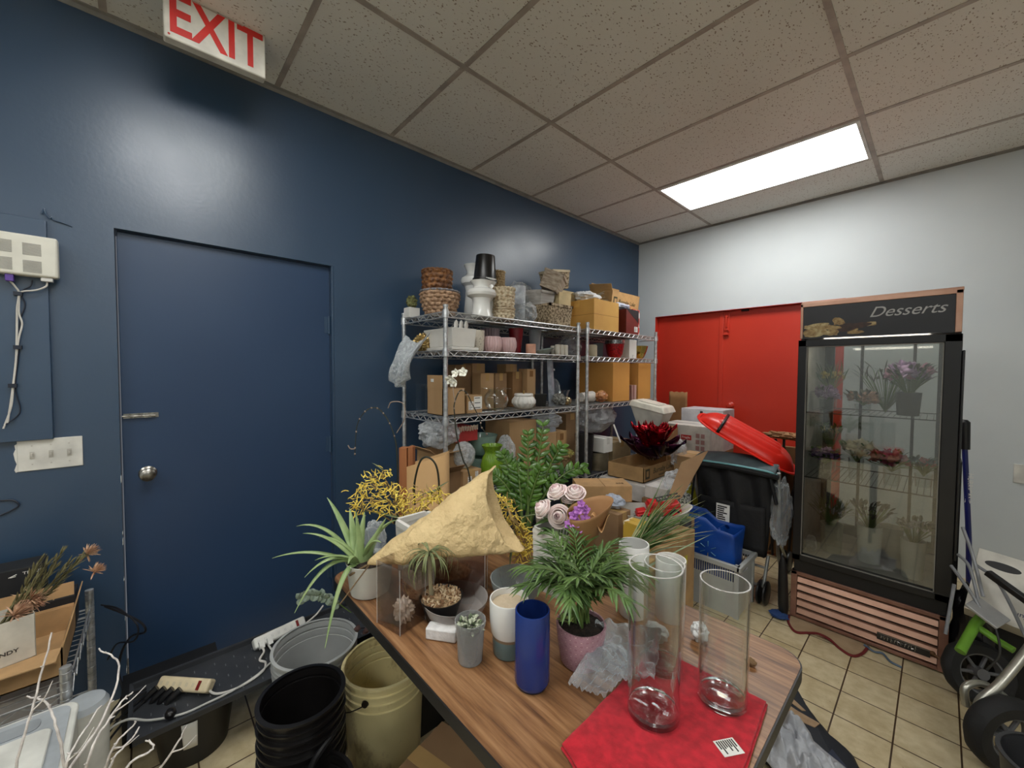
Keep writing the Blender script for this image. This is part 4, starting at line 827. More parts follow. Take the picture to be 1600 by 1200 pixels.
for x, y in ((-.21, -.36), (.21, -.36), (-.20, .22), (.20, .22)):
    w = MB(); 
    for q in (-.018, .018): w.lathe([(.001, -.009), (.062, -.009), (.070, -.004), (.070, .004), (.062, .009), (.001, .009)], 32, T(x + q, y, .07) @ R(PI / 2, 'Y'))
    w.build('wheel', BLKP, st)
# red sled
RS = pbr('red_sled_plastic', (222, 44, 30), .32, rgb2=(214, 38, 26))
sl = thing('plastic_sled', 'red plastic toboggan lying face down across the stroller', 'sled', (1.455, -1.15, .935), rot=(.10, .51, .28)); sl.scale = (.90, 1.18, 1)
def sledf(u, v):
    t = u * 2 - 1; s = v * 2 - 1; w = .155 * (1 - abs(t) ** 4 * .55); L = .34
    z = .075 * (1 - abs(s) ** 6) * (1 - abs(t) ** 6) + (.010 * math.cos(s * 13) if abs(t) < .62 and abs(s) < .75 else 0)
    return (t * L, s * w, z)
MB().grid(sledf, 48, 40).build('shell', RS, sl, solid=.004, smooth=60)
m = MB(); K = 60
pts = [(math.copysign(abs(math.cos(2 * PI * i / K)) ** .6, math.cos(2 * PI * i / K)) * .355, math.copysign(abs(math.sin(2 * PI * i / K)) ** .7, math.sin(2 * PI * i / K)) * .165 , 0) for i in range(K + 1)]
m.tube(pts, .012, 8, cap=False, flat=.5); m.build('rim', RS, sl)
m = MB(); m.grid(lambda u, v: (-.20 + .02 * v, -.16 + .32 * u, .082 * (1 - abs(u * 2 - 1) ** 6) + .004), 20, 1); m.build('strap', BLKP, sl, solid=.004)
# plastic bag hanging from the stroller
hb = thing('hanging_bag', 'clear plastic bag hanging from the stroller handle beside the cooler', 'bag', (1.70, -1.30, .80))
MB().blob((0, 0, -.24), (.055, .05, .20), .3, 2.6, 40, 40, 71).build('bag', PLAS, hb)
MB().tube(smooth_path([(-.01, 0, -.06), (-.014, 0, 0), (-.02, 0, .04)]), .006, 6).build('twisted_neck', PLAS, hb)
# folded stand with kraft top behind
fs = thing('folded_cart', 'dark folded cart frame with crumpled kraft paper between the sled and the cooler', 'frame', (1.60, -.62, 0))
m = MB(); [m.tube([(-.10 + .05 * k, 0, .02), (-.14 + .09 * k, .02, .92)], .009, 8) for k in range(4)]; m.tube([(.10, 0, .05), (-.10, 0, .9)], .008, 8); m.tube([(-.12, 0, .05), (.12, 0, .88)], .008, 8); m.build('frame', pbr('dark_frame', (34, 30, 30), .5), fs)
m = MB(); m.box(-.16, .03, .02, .14, .10, .84); m.build('brown_panel', CARDI, fs)
MB().blob((-.01, 0, .93), (.16, .05, .025), .5, 6, 40, 14, 3).build('crumpled_paper', KRAFTB, fs)
# ================================================================ work table
def wood_mat():
    t = NT('oak_laminate'); v = t.mapping((1.4, 22, 6)); n1 = t.noise(3.6, 7, v, .62)
    w = t.n('ShaderNodeTexWave', wave_type='BANDS', bands_direction='Y'); w.inputs['Scale'].default_value = 5.5; w.inputs['Distortion'].default_value = 9; w.inputs['Detail'].default_value = 3; w.inputs['Detail Scale'].default_value = .8; t.l(t.mapping((.45, 1.7, 1)), w.inputs['Vector'])
    a = t.ramp(n1, [(.32, lin((92, 62, 40))), (.5, lin((138, 98, 64))), (.68, lin((164, 124, 86)))])
    b = t.ramp(w.outputs['Fac'], [(.0, (.72, .66, .6, 1)), (.25, (1, 1, 1, 1)), (1, (1, 1, 1, 1))])
    t.set(color=t.mix(.6, a, b, 'MULTIPLY'), rough=.38); return t.m
OAK = wood_mat(); EDGE = pbr('black_edge_band', (26, 25, 26), .45)
tb_ = thing('work_table', 'oak laminate folding table with a black edge, covered in vases and plants', 'table', (.97, -3.635, 0))
def rrect(w, d, r, n=8, o=0):
    P = []
    for cx, cy, a0 in ((w - r, r, -90), (w - r, d - r, 0), (r, d - r, 90), (r, r, 180)):
        for k in range(n + 1):
            a = math.radians(a0 + 90 * k / n); P.append((cx + (r + o) * math.cos(a), cy + (r + o) * math.sin(a)))
    return P
MB().prism(rrect(1.155, .705, .055), .702, .7195).build('tabletop', OAK, tb_)
m = MB(); A = rrect(1.155, .705, .055, 8, .0035); n = len(A); B = rrect(1.155, .705, .055, 8, -.001)
vs = [(x, y, .690) for x, y in A] + [(x, y, .7185) for x, y in A] + [(x, y, .7185) for x, y in B] + [(x, y, .690) for x, y in B]
m.add(vs, [(k * n + i, k * n + (i + 1) % n, ((k + 1) % 4) * n + (i + 1) % n, ((k + 1) % 4) * n + i) for k in range(4) for i in range(n)]); m.build('edge_band', EDGE, tb_)
MB().box(.03, .03, .66, 1.125, .675, .70).build('apron', pbr('table_underside', (58, 42, 30), .8), tb_)
for x in (.45, 1.0):
    for y in (.30, .60): MB().tube([(x, y, .66), (x, y, .0)], .0125, 12).build('leg', pbr('brown_leg', (34, 29, 26), .45), tb_)
T0 = .7205
# ---- towel
TOW = pbr('red_terry', (196, 24, 42), .95, rgb2=(160, 12, 28), ns=60, bump=.5, bs=700, bd=.002, sheen=.15)
tw = thing('folded_towel', 'red terry towel folded under the three glass cylinders', 'towel', (1.99, -3.37, T0))
TP = [(-.108, -.168), (-.118, .195), (.116, .214), (.130, .03), (.142, -.16), (.11, -.235), (-.05, -.185)]
def pillow(poly, z0, z1, inset=.006, M=None):
    c = Vector((sum(p[0] for p in poly) / len(poly), sum(p[1] for p in poly) / len(poly)))
    P = []
    for i, p in enumerate(poly):
        a = Vector(poly[i - 1]); b = Vector(p); d = Vector(poly[(i + 1) % len(poly)]); P += [b.lerp(a, .08), b, b.lerp(d, .08)]
        for k in range(1, 6): P.append(b.lerp(d, .08 + .84 * k / 6))
    m = MB(); n = len(P); vs = []
    for f, z in ((-inset, z0), (0, z0 + (z1 - z0) * .3), (0, z0 + (z1 - z0) * .7), (-inset, z1)):
        for p in P:
            q = Vector(p[:2]); d = (q - c).normalized(); q = q + d * f; wob = .0025 * noise.noise(Vector((q.x * 30, q.y * 30, z * 50)))
            vs.append((q.x + wob, q.y + wob, z))
    m.add(vs, [tuple(range(n))[::-1], tuple(3 * n + i for i in range(n))] + [(k * n + i, k * n + (i + 1) % n, (k + 1) * n + (i + 1) % n, (k + 1) * n + i) for k in range(3) for i in range(n)], M); return m
pillow(TP, 0, .0065).build('lower_fold', TOW, tw, smooth=60); pillow([(x * .985 - .001, y * .985) for x, y in TP], .0062, .0128).build('upper_fold', TOW, tw, smooth=60)
TZ = T0 + .0134
tg = thing('towel_tag', 'white care tag lying on the red towel', 'tag', (2.088, -3.325, TZ), 0)
label_on(tg, R(-.55, 'Z'), .030, .040, 8, 8)
for p in tg.children: p.scale = (1, 1, 1)
RIMG = film('glass_edge', (238, 236, 234), .18, .05, 5, .05, 3, .05)
SOLG = NT('solid_glass'); SOLG.set(color=lin((250, 251, 251)), rough=.0, trans=1.0, ior=1.45); SOLG = SOLG.m
# ---- glass cylinders
def gcyl(label, x, y, r, h, rz=0, z=TZ):
    v = thing('glass_cylinder_vase', label, 'vase', (x, y, z), rz)
    MB().lathe([(r - .0008, .004), (r, .006), (r, h - .001), (r - .0012, h), (r - .0026, h - .001), (r - .0026, .018), (r - .0012, .012)], 72).build('wall', CLEARG, v)
    MB().lathe([(r - .0027, h - .0003), (r + .0001, h - .0003), (r + .0003, h + .0004), (r - .0006, h + .0011), (r - .0020, h + .0011), (r - .0029, h + .0004)], 72, close=True).build('rim', RIMG, v)
    MB().lathe([(.0005, .0012), (r - .004, .0012), (r - .0012, .004), (r - .0012, .0125), (r - .0045, .0165), (r - .0085, .0135), (.0005, .0115)], 72).build('thick_base', SOLG, v)
    return v
gcyl('clear glass cylinder nearest the towel tag, biggest of the three', 1.962, -3.357, .0495, .292)
gcyl('clear glass cylinder standing behind the biggest one, slimmest of the three', 1.917, -3.228, .043, .238)
gcyl('clear glass cylinder nearest the rounded table corner', 2.042, -3.225, .0455, .246, .4)
# ---- blue cylinder
BLUC = pbr('cobalt_glaze', (32, 56, 124), .2, rgb2=(28, 50, 114), ns=4)
bc = thing('blue_cylinder_vase', 'cobalt blue cylinder vase on the front edge of the work table', 'vase', (1.739, -3.466, T0))
MB().lathe(wall([(.0345, .004), (.0375, .010), (.0378, .012), (.0378, .162), (.037, .1635)], .0028), 64).build('body', BLUC, bc)
MB().lathe([(.001, 0), (.033, 0), (.0345, .0045), (.001, .0045)], 64).build('foot', pbr('dark_navy_foot', (16, 20, 46), .4), bc)
# ---- two-tone pot
tp = thing('two_tone_pot', 'white and teal ceramic pot filled with pale sand, behind the blue vase', 'pot', (1.632, -3.437, T0))
MB().lathe([(.001, 0), (.036, 0), (.038, .003), (.040, .042), (.001, .042)], 56).build('teal_base', pbr('teal_glaze', (112, 136, 138), .3), tp)
MB().lathe([(.001, .042), (.040, .042), (.040, .049), (.001, .049)], 56).build('brown_band', pbr('bare_clay', (146, 122, 96), .8), tp)
MB().lathe([(.001, .049), (.041, .049), (.044, .056), (.0462, .08), (.0472, .128), (.0462, .1315), (.0436, .1315), (.0430, .115), (.001, .115)], 64).build('white_upper', CERW, tp)
MB().lathe([(.001, .1165), (.0425, .1165), (.0425, .1155), (.001, .1155)], 48).build('sand', pbr('pale_sand', (200, 182, 156), .9, rgb2=(190, 172, 144), ns=60, bump=.4, bs=300), tp)
rw_ = MB(); o = rw_.lathe(wall([(.028, 0), (.034, .05), (.040, .105)], .002), 90, fn=lambda r, z, a: (r + .0012 * math.sin(z * 420 + math.sin(a * 8)), z)).build('ribbed_cup', CERM); place(o, (1.590, -3.497, T0 + .03), rot=(.0, .12, .3)); bpy.data.objects.remove(o)
# ---- small deli cup with succulents
dc = thing('deli_cup', 'small clear plastic cup of soil with tiny succulents', 'pot', (1.592, -3.523, T0))
MB().lathe([(.001, 0), (.0275, 0), (.029, .003), (.0335, .082), (.0350, .083), (.0352, .088), (.0362, .089), (.0362, .096), (.0345, .0965), (.033, .083), (.0285, .004), (.001, .003)], 56).build('cup', film('deli_plastic', (214, 216, 216), .10, .12, 10, .1, 20, .08), dc)
MB().lathe([(.001, .0035), (.0275, .0035), (.032, .076), (.02, .078), (.001, .079)], 48).build('soil', pbr('grey_soil', (92, 90, 84), .95, rgb2=(70, 68, 62), ns=80, bump=.6, bs=120), dc)
m = MB(); q = random.Random(5)
for k in range(85):
    a = q.uniform(0, 2 * PI); rr = .027 * math.sqrt(q.random()); b = (rr * math.cos(a), rr * math.sin(a), .079 + q.uniform(0, .010)); m.leaf(b, (math.cos(a) * .6 + q.uniform(-.6, .6), math.sin(a) * .6 + q.uniform(-.6, .6), q.uniform(.2, 1)), q.uniform(.009, .015), .007, q.uniform(0, .8), seg=3, mi=q.randrange(2))
m.build('succulents', [pbr('succulent_green', (108, 124, 88), .5, rgb2=(60, 70, 54), ns=200), pbr('succulent_pale', (196, 202, 176), .5)], dc, solid=.0006)
# ---- foam block
o = MB().box(-.04, -.016, 0, .04, .016, .030).build('foam_block', pbr('white_foam', (226, 224, 222), .8, rgb2=(206, 204, 202), ns=50, bump=.8, bs=60), bevel=.004); place(o, (1.484, -3.530, T0), .62); tag(o, 'white foam block lying beside the small clear cup', 'foam')
# ---- glass bowl
gb = pot('glass_bowl', 'wide clear glass bowl behind the two-tone pot', 'bowl', (1.515, -3.300, T0), [(.022, 0), (.03, .004), (.052, .03), (.072, .066), (.076, .088)], film('bowl_glass', (190, 198, 198), .18, .04, 6, .15, 4, .15), .003, 64)
# ---- bark pot with ponytail palm
bp = thing('bark_pot', 'black bowl of bark chips with a small ponytail palm', 'pot', (1.412, -3.487, T0))
MB().lathe(wall([(.034, .002), (.04, .004), (.056, .055), (.060, .062)], .0022), 48).build('bowl', BLKP, bp)
m = MB(); q = random.Random(8)
m.lathe([(.001, .045), (.052, .045), (.054, .054), (.03, .062), (.001, .064)], 30, mi=0)
for k in range(260):
    a = q.uniform(0, 2 * PI); rr = .052 * math.sqrt(q.random()); M = T(rr * math.cos(a), rr * math.sin(a), .058 + .010 * (1 - rr / .052) + q.uniform(0, .006)) @ Euler((q.uniform(-1, 1), q.uniform(-1, 1), q.uniform(0, 6))).to_matrix().to_4x4()
    m.cbox((0, 0, 0), (q.uniform(.006, .014), q.uniform(.003, .006), q.uniform(.0012, .003)), M, q.randrange(3))
m.build('bark_chips', [pbr('bark_tan', (190, 160, 122), .85), pbr('bark_brown', (140, 104, 72), .85), pbr('bark_pale', (214, 192, 158), .85)], bp)
m = MB(); m.tube([(-.012, -.022, .06), (-.01, -.028, .10), (.003, -.040, .195)], [.007, .0055, .004], 10); m.build('trunk', pbr('grey_trunk', (150, 140, 112), .8, bump=.4), bp)
m = MB(); q = random.Random(2)
for k in range(34):
    a = q.uniform(0, 2 * PI); m.leaf((.003, -.040, .19 + q.uniform(-.006, .008)), (math.cos(a), math.sin(a), q.uniform(.5, 1.8)), q.uniform(.07, .13), .0045, q.uniform(2.2, 3.4), seg=8, shape=.6)
for k in range(7):
    a = q.uniform(2.6, 4.6); m.leaf((-.02, -.035, .13), (math.cos(a) * .5, math.sin(a) * .5, .4), .11, .003, 3.0, seg=8, shape=.6)
m.build('leaves', pbr('ponytail_green', (130, 138, 92), .55, rgb2=(96, 104, 66), ns=40), bp, solid=.0005)
MB().lathe([(.04, .0), (.076, .022), (.088, .052), (.0885, .056), (.0865, .056), (.074, .024), (.038, .002)], 48, cx=.025, cy=.03).build('clear_saucer', film('saucer_plastic', (206, 200, 196), .12, .1, 8, .2, 6, .2), bp)
# ---- acrylic boxes
def acrylic(label, loc, d, rz, tint=None, lid=False):
    r = thing('acrylic_box', label, 'container', loc, rz); w, dp, h = d; m = MB(); t = .0025
    m.box(-w / 2, -dp / 2, 0, w / 2, dp / 2, t)
    for s in (-1, 1): m.box(s * (w / 2 - t / 2) - t / 2, -dp / 2, t, s * (w / 2 - t / 2) + t / 2, dp / 2, h); m.box(-w / 2 + t, s * (dp / 2 - t / 2) - t / 2, t, w / 2 - t, s * (dp / 2 - t / 2) + t / 2, h)
    m.build('walls', tint or ACR, r)
    m = MB()
    for sx in (-1, 1):
        for sy in (-1, 1): m.tube([(sx * w / 2, sy * dp / 2, 0), (sx * w / 2, sy * dp / 2, h)], .0012, 6)
    m.build('edges', RIMG, r); return r
ACR = glass('acrylic', (236, 232, 230), .7, .07, .06); ACR2 = glass('acrylic_dull', (222, 212, 208), .6, .10, .1)
ab = acrylic('clear acrylic box with crumpled scraps at the front edge of the table', (1.352, -3.575, T0), (.095, .085, .17), .20)
MB().blob((.01, .0, .035), (.028, .024, .03), .5, 4, 30, 20, 3).build('scraps', pbr('tan_scraps', (200, 180, 156), .9, rgb2=(226, 220, 212), ns=30, bump=.6, bs=50), ab)
MB().box(-.012, .036, .125, .014, .0385, .155).build('green_label', pbr('dark_green_label', (44, 62, 54), .5), ab)
acrylic('cloudy acrylic box behind the bark pot under the paper bouquet', (1.375, -3.395, T0), (.15, .05, .165), .75, ACR2)
# ---- white square planter
sp = thing('square_planter', 'tall white square ceramic planter with wavy ridges holding pink roses', 'planter', (1.532, -3.128, T0))
m = MB(); hw = .062
def sqf(u, v):
    a = u * 4; k = int(a) % 4; f = a - int(a); c = [(-1, -1), (1, -1), (1, 1), (-1, 1)]; x0, y0 = c[k]; x1, y1 = c[(k + 1) % 4]
    w = hw * (.93 + .07 * v) * (1 + .010 * math.sin(v * 62 + math.sin(u * 25) * 1.5)); return ((x0 + (x1 - x0) * f) * w, (y0 + (y1 - y0) * f) * w, v * .19)
m.grid(sqf, 64, 70, cu=True); m.grid(lambda u, v: tuple(q * (.92 if i < 2 else 1) for i, q in enumerate(sqf(u, 1 - .8 * v))), 64, 4, cu=True)
w = hw * 1.0; m.prism([(-w * .9, -w * .9), (w * .9, -w * .9), (w * .9, w * .9), (-w * .9, w * .9)], 0, .003)
for s in (-1, 1): m.box(-w, s * (w - .003) - .003, .188, w, s * (w - .003) + .003, .1925); m.box(s * (w - .003) - .003, -w, .188, s * (w - .003) + .003, w, .1925)
m.build('body', CERM, sp, smooth=50)
# roses
RSP = pbr('pale_pink_petal', (246, 226, 224), .55, rgb2=(248, 234, 228), ns=9, sss=.05); RSI = pbr('pink_petal_heart', (240, 204, 206), .55)
def rose(label, loc, d, s=1.0, seed=1, stem_to=None):
    r = thing('rose', label, 'flower', loc, 0, 'pink roses in the square planter'); q = random.Random(seed); d = Vector(d).normalized(); Mq = d.to_track_quat('Z', 'Y').to_matrix().to_4x4()
    m = MB()
    layers = [(2, .0040, .043, 0, 1), (3, .0075, .041, 0, 1), (3, .011, .038, 0, 1), (4, .0150, .034, .1, 1), (4, .0185, .029, .35, 1), (5, .0215, .024, .8, 1)]
    for li, (n, rad, h, fl_, wd) in enumerate(layers):
        for k in range(n):
            a0 = k * 2 * PI / n + li * .7 + q.uniform(-.15, .15)
            def f(u, v, a0=a0, rad=rad, h=h, fl_=fl_, n=n, wd=wd):
                sp_ = (u * 2 - 1); aa = a0 + sp_ * PI / n * 1.35; hh = h * (1 - .16 * sp_ ** 2); rr = rad * (.25 + .90 * math.sin(v * PI * (.80 if fl_ < .1 else .66))) + fl_ * .011 * max(0, v - .62) ** 1 * 2.2
                return Vector((rr * math.cos(aa), rr * math.sin(aa), (hh * v - .012 - fl_ * .005 * max(0, v - .8) * 8) )) * s
            m.grid(f, 8, 8, Mq, 1 if li < 2 else 0)
    m.build('petals', [RSP, RSI], r, solid=.0008, smooth=70)
    if stem_to:
        e = Vector(stem_to) - Vector(loc); m = MB(); b = -d * .012 * s; m.tube(smooth_path([b, b * 2.2 + e * .1, e * .5, e], 5), .0022, 6)
        m.lathe([(.001, -.02), (.006, -.016), (.008, -.009), (.001, -.008)], 12, Mq)
        m.leaf(e * .3, (q.uniform(-1, 1), -.6, .2), .04, .02, .5); m.build('stem', STEMG, r)
    return r
bs_ = (1.532, -3.128, T0 + .04)
rose('front pink rose, lowest in the planter and facing forward', (1.566, -3.172, .965), (.35, -.85, .35), 1.22, 1, bs_)
rose('left pink rose, partly shaded behind the front rose', (1.520, -3.190, .978), (-.3, -.6, .5), 1.1, 2, bs_)
rose('upper left pink rose half hidden by green leaves', (1.530, -3.140, 1.020), (-.1, -.5, .8), 1.15, 3, bs_)
rose('highest pink rose, tilted to the right of the bunch', (1.580, -3.118, 1.025), (.25, -.4, .9), 1.12, 4, bs_)
rose('small pink bud rose tucked in the middle of the bunch', (1.556, -3.120, 1.000), (.1, -.3, 1), .75, 5, bs_)
m = MB(); q = random.Random(12)
for k in range(26): a = q.uniform(0, 6.3); m.leaf((1.545 + .03 * math.cos(a), -3.13 + .03 * math.sin(a), .90 + q.uniform(0, .05)), (math.cos(a), math.sin(a), q.uniform(.2, .9)), q.uniform(.04, .07), .022, .6, mi=q.randrange(2))
o = m.build('rose_foliage', [GREEN, pbr('grey_leaf', (132, 136, 120), .5)], solid=.0006); tag(o, 'green and grey rose leaves spilling from the square planter', 'leaves')
# ---- white cylinder vases
pot('white_cylinder_vase', 'tall white cylinder vase behind the parlor palm', 'vase', (1.757, -3.08, T0), [(.036, 0), (.0385, .004), (.0405, .10), (.041, .198), (.040, .20)], CERW, .003, 56)
pot('white_cylinder_vase', 'second white cylinder vase close behind the slim glass cylinder', 'vase', (1.835, -3.02, T0), [(.036, 0), (.0385, .004), (.0395, .165)], CERM, .003, 56)
# ---- pink patterned pot + parlor palm
PP = NT('pink_embossed_glaze'); sep = PP.n('ShaderNodeSeparateXYZ'); PP.l(PP.tc(), sep.inputs[0])
at2 = PP.n('ShaderNodeMath', operation='ARCTAN2'); PP.l(sep.outputs[1], at2.inputs[0]); PP.l(sep.outputs[0], at2.inputs[1])
def mth(nt, op, a, b=None, c=None):
    n = nt.n('ShaderNodeMath', operation=op)
    for i, v in enumerate((a, b, c)):
        if v is None: continue
        if hasattr(v, 'is_output'): nt.l(v, n.inputs[i])
        else: n.inputs[i].default_value = v
    return n.outputs[0]
u_ = mth(PP, 'MULTIPLY', at2.outputs[0], 7.0); v_ = mth(PP, 'MULTIPLY', sep.outputs[2], 160.0)
s1_ = mth(PP, 'SINE', mth(PP, 'ADD', u_, v_)); s2_ = mth(PP, 'SINE', mth(PP, 'SUBTRACT', u_, v_)); pr_ = mth(PP, 'ABSOLUTE', mth(PP, 'MULTIPLY', s1_, s2_))
ring = mth(PP, 'ABSOLUTE', mth(PP, 'SINE', mth(PP, 'MULTIPLY', pr_, 9.0)))
PP.set(color=PP.ramp(ring, [(.25, lin((224, 192, 198))), (.5, lin((178, 130, 144)))]), rough=.35); PP.bump(ring, .4, .004)
pk = thing('pink_pot', 'pink embossed ceramic pot holding a parlor palm', 'pot', (1.768, -3.332, T0))
MB().lathe(wall([(.044, 0), (.047, .004), (.0545, .05), (.058, .088), (.057, .0905)], .004), 72).build('pot', PP.m, pk)
MB().lathe([(.048, .07), (.0535, .082), (.03, .088), (.001, .090)], 40, fn=lambda r, z, a: (r, z + .004 * noise.noise(Vector((r * 80 * math.cos(a), r * 80 * math.sin(a), 0))))).build('soil', SOIL, pk)
m = MB(); q = random.Random(4)
for k in range(9): m.leaf((-.025 + q.uniform(-.012, .012), -.02 + q.uniform(-.012, .012), .09), (q.uniform(-1, 1), q.uniform(-1, 1), 1), .022, .010, .7)
m.build('seedling', pbr('pale_seedling', (170, 190, 110), .5), pk, solid=.0005)
palm = thing('parlor_palm', 'bushy green parlor palm growing in the pink pot', 'plant', (1.768, -3.332, T0 + .085))
q = random.Random(21)
def frond(L, az, lean, n=11, lw=.013, ll=.062, seed=0, mat=0, base=None):
    m = MB(); st = MB(); r = random.Random(seed); p = Vector(base or (r.uniform(-.015, .015), r.uniform(-.015, .015), 0)); d = Vector((math.cos(az) * .15, math.sin(az) * .15, 1)).normalized(); P = [p.copy()]; D = [d.copy()]
    for k in range(14):
        d = (d + Vector((math.cos(az), math.sin(az), -.25)) * lean * (k / 14) * .35).normalized(); p = p + d * L / 14; P.append(p.copy()); D.append(d.copy())
    m.tube(P, [.0016 - .0008 * i / 14 for i in range(15)], 5, mi=1)
    side0 = Vector((-math.sin(az), math.cos(az), 0))
    for k in range(n):
        t = .38 + .62 * k / (n - 1); i = min(13, int(t * 14)); f = t * 14 - i; b = P[i].lerp(P[i + 1], f) if i < 14 else P[14]; dd = D[i]
        for s in (-1, 1):
            dv = (side0 * s * (.85 - .45 * (t - .38)) + dd * (.8 + .6 * (t - .38)) + Vector((r.uniform(-.18, .18), r.uniform(-.18, .18), r.uniform(-.15, .15)))).normalized(); m.leaf(b, dv, ll * (1 - .45 * abs(t - .62)) * r.uniform(.85, 1.1), lw, r.uniform(.5, 1.1), up=dd.cross(side0) * 1 if False else (0, 0, 1), seg=5, shape=.8)
    m.leaf(P[14], D[14], ll * .8, lw, .6, seg=5)
    return m
for k in range(34):
    az = k * 2.399 + q.uniform(-.2, .2); L = .16 + .075 * q.random(); lean = .25 + .95 * (k / 34)
    frond(L, az, lean, n=12, lw=.0068, ll=.060, seed=k).build('frond', [GREENP, STEMG], palm, solid=.0004, smooth=60)
# ---- kraft cone with orchid
kc = thing('kraft_cone_bouquet', 'brown kraft paper cone of purple orchids standing behind the parlor palm', 'bouquet', (1.690, -3.235, .885))
m = MB()
def conef(u, v):
    a = u * 2 * PI; ax = Vector((.10, .12, .85)).normalized(); s = Vector((.68, .73, 0)).normalized(); t = ax.cross(s).normalized()
    L = .155 * (1 + .16 * math.cos(a - .5)); r = (.008 + .046 * v ** .8) * (1 + .06 * math.sin(a * 3 + 1)); p = ax * L * v + s * math.cos(a) * r * 1.05 + t * math.sin(a) * r * .8
    return Vector((-.006, .0, .0)) + p
m.grid(conef, 60, 14, cu=True); m.build('paper', KRAFTB, kc, solid=.0012, smooth=60)
ORC = pbr('purple_orchid_petal', (192, 130, 200), .5, rgb2=(150, 84, 164), ns=70)
def orchid(mb, c, d, s, mi=0, seed=0):
    M = T(*c) @ Vector(d).to_track_quat('Z', 'Y').to_matrix().to_4x4(); r = random.Random(seed)
    for k in range(5):
        a = k * 2 * PI / 5 + .3; g = MB(); g.leaf((0, 0, 0), (math.cos(a), math.sin(a), .35), s, s * .75, -.4, up=(0, 0, 1), seg=5, fold=.05); mb.add(g.v, g.f, M, mi)
    g = MB(); g.blob((0, 0, .004), (s * .18, s * .18, s * .25), .2, 3, 10, 6); mb.add(g.v, g.f, M, mi)
for k, (x, y, z, s) in enumerate(((.004, -.012, .150, .018), (-.006, -.02, .135, .017), (.016, .002, .150, .016), (.004, -.02, .118, .018), (-.014, -.03, .112, .016), (.02, -.006, .13, .017), (.012, -.02, .105, .016), (.006, -.005, .165, .014))):
    m = MB(); orchid(m, (x, y, z), (.3, -.7, .6), s, 0, k); m.build('orchid_bloom', ORC, kc, solid=.0006)
MB().grid(lambda u, v: (.018 + .04 * u, .012 + .035 * v, .12 + .02 * math.sin(u * 5 + v * 3)), 8, 8).build('paper_fold', pbr('light_kraft', (206, 158, 106), .7), kc, solid=.001)
MB().tube([(0, 0, 0), (.002, -.004, -.16)], .004, 8).build('stems', STEMG, kc)
# ---- long leaf bundle (grass-like palm) right of the cone
gl = thing('grass_leaf_bundle', 'fan of long thin green palm blades leaning to the right over the oval bowl', 'leaves', (1.62, -2.84, T0 + .01))
m = MB(); q = random.Random(33)
for k in range(70):
    a = .05 + .92 * q.random(); tgt = Vector((.03 + .15 * a + q.uniform(-.02, .02), .10 + .12 * a + q.uniform(-.04, .03), .24 - .10 * a + q.uniform(-.05, .03))); d = tgt.normalized()
    m.leaf((q.uniform(-.03, .0), q.uniform(-.03, .03), .03 + q.uniform(-.02, .04)), d, tgt.length * q.uniform(.8, 1.1), .006, q.uniform(.0, .35), seg=7, shape=.55, mi=q.choice((0, 0, 0, 1, 2)))
m.build('blades', [GREEN, GREENP, pbr('straw_tip', (176, 176, 128), .6)], gl, solid=.0004)
m = MB(); m.leaf((-.02, -.01, -.02), (.5, .55, .75), .27, .012, .9, seg=10, shape=.5); m.leaf((.0, .0, -.04), (.6, .6, .55), .30, .013, .1, seg=10, shape=.5); m.build('long_blades', pbr('pale_blade', (160, 176, 140), .45), gl, solid=.0006)
pot('nursery_pot', 'dark nursery pot under the fan of long green blades', 'pot', (1.60, -2.84, .50), [(.05, 0), (.065, .20)], BLKP, .002, 32)
prop_box('carton behind the table under the dark nursery pot', 1.50, 1.70, -2.90, -2.74, .498, CARDD)
# ---- white tissue and scraps
crumple('crumpled white tissue seen through the slim glass cylinder', (1.855, -3.135, T0), (.030, .022, .020), pbr('white_tissue', (224, 224, 222), .9, bump=.8, bs=60), cat='tissue', name='tissue', amp=.5, seed=81)
crumple('crumpled white tissue seen through the cylinder at the table corner', (1.93, -3.055, T0), (.02, .02, .022), MATS['white_tissue'], cat='tissue', name='tissue', amp=.5, seed=83)
crumple('tiny dry brown leaf curled on the table beyond the towel', (2.045, -3.055, T0), (.012, .008, .008), pbr('dry_leaf', (120, 92, 60), .8), cat='leaf', name='dry_leaf', amp=.5, freq=4, seed=84, seg=20, rings=12)
# cellophane bag across the table
def sheet(name, label, cat, fn, mat, solid=.0008, nu=40, nv=30):
    o = MB().grid(fn, nu, nv).build(name, mat, solid=solid, smooth=70); return tag(o, label, cat)
def celf(u, v):
    a = Vector((1.800, -3.418, 0)).lerp(Vector((1.875, -3.395, 0)), u); b = Vector((1.83, -3.24, 0)).lerp(Vector((1.905, -3.30, 0)), u); p = a.lerp(b, v)
    h = .010 + .055 * math.sin(v * PI) * (1 - .6 * u) + .012 * noise.noise(Vector((u * 6, v * 7, 1))) + .008 * noise.noise(Vector((u * 14, v * 12, 4)))
    return (p.x, p.y, T0 + max(.003, h))
sheet('cellophane_bag', 'crinkled clear cellophane sleeve between the pink pot and the red towel', 'bag', celf, CEL, .0006)
def celf2(u, v):
    p = Vector((1.79, -3.30, .815)).lerp(Vector((1.90, -3.20, .800)), u) ; p = p + Vector((.03, -.09, -.055)) * v
    return (p.x + .006 * noise.noise(Vector((u * 9, v * 8, 2))), p.y, max(T0 + .004, p.z + .010 * noise.noise(Vector((u * 8, v * 7, 9)))))
sheet('cellophane_bag', 'clear cellophane sheet with a bright folded edge beside the parlor palm', 'bag', celf2, CEL, .0006)
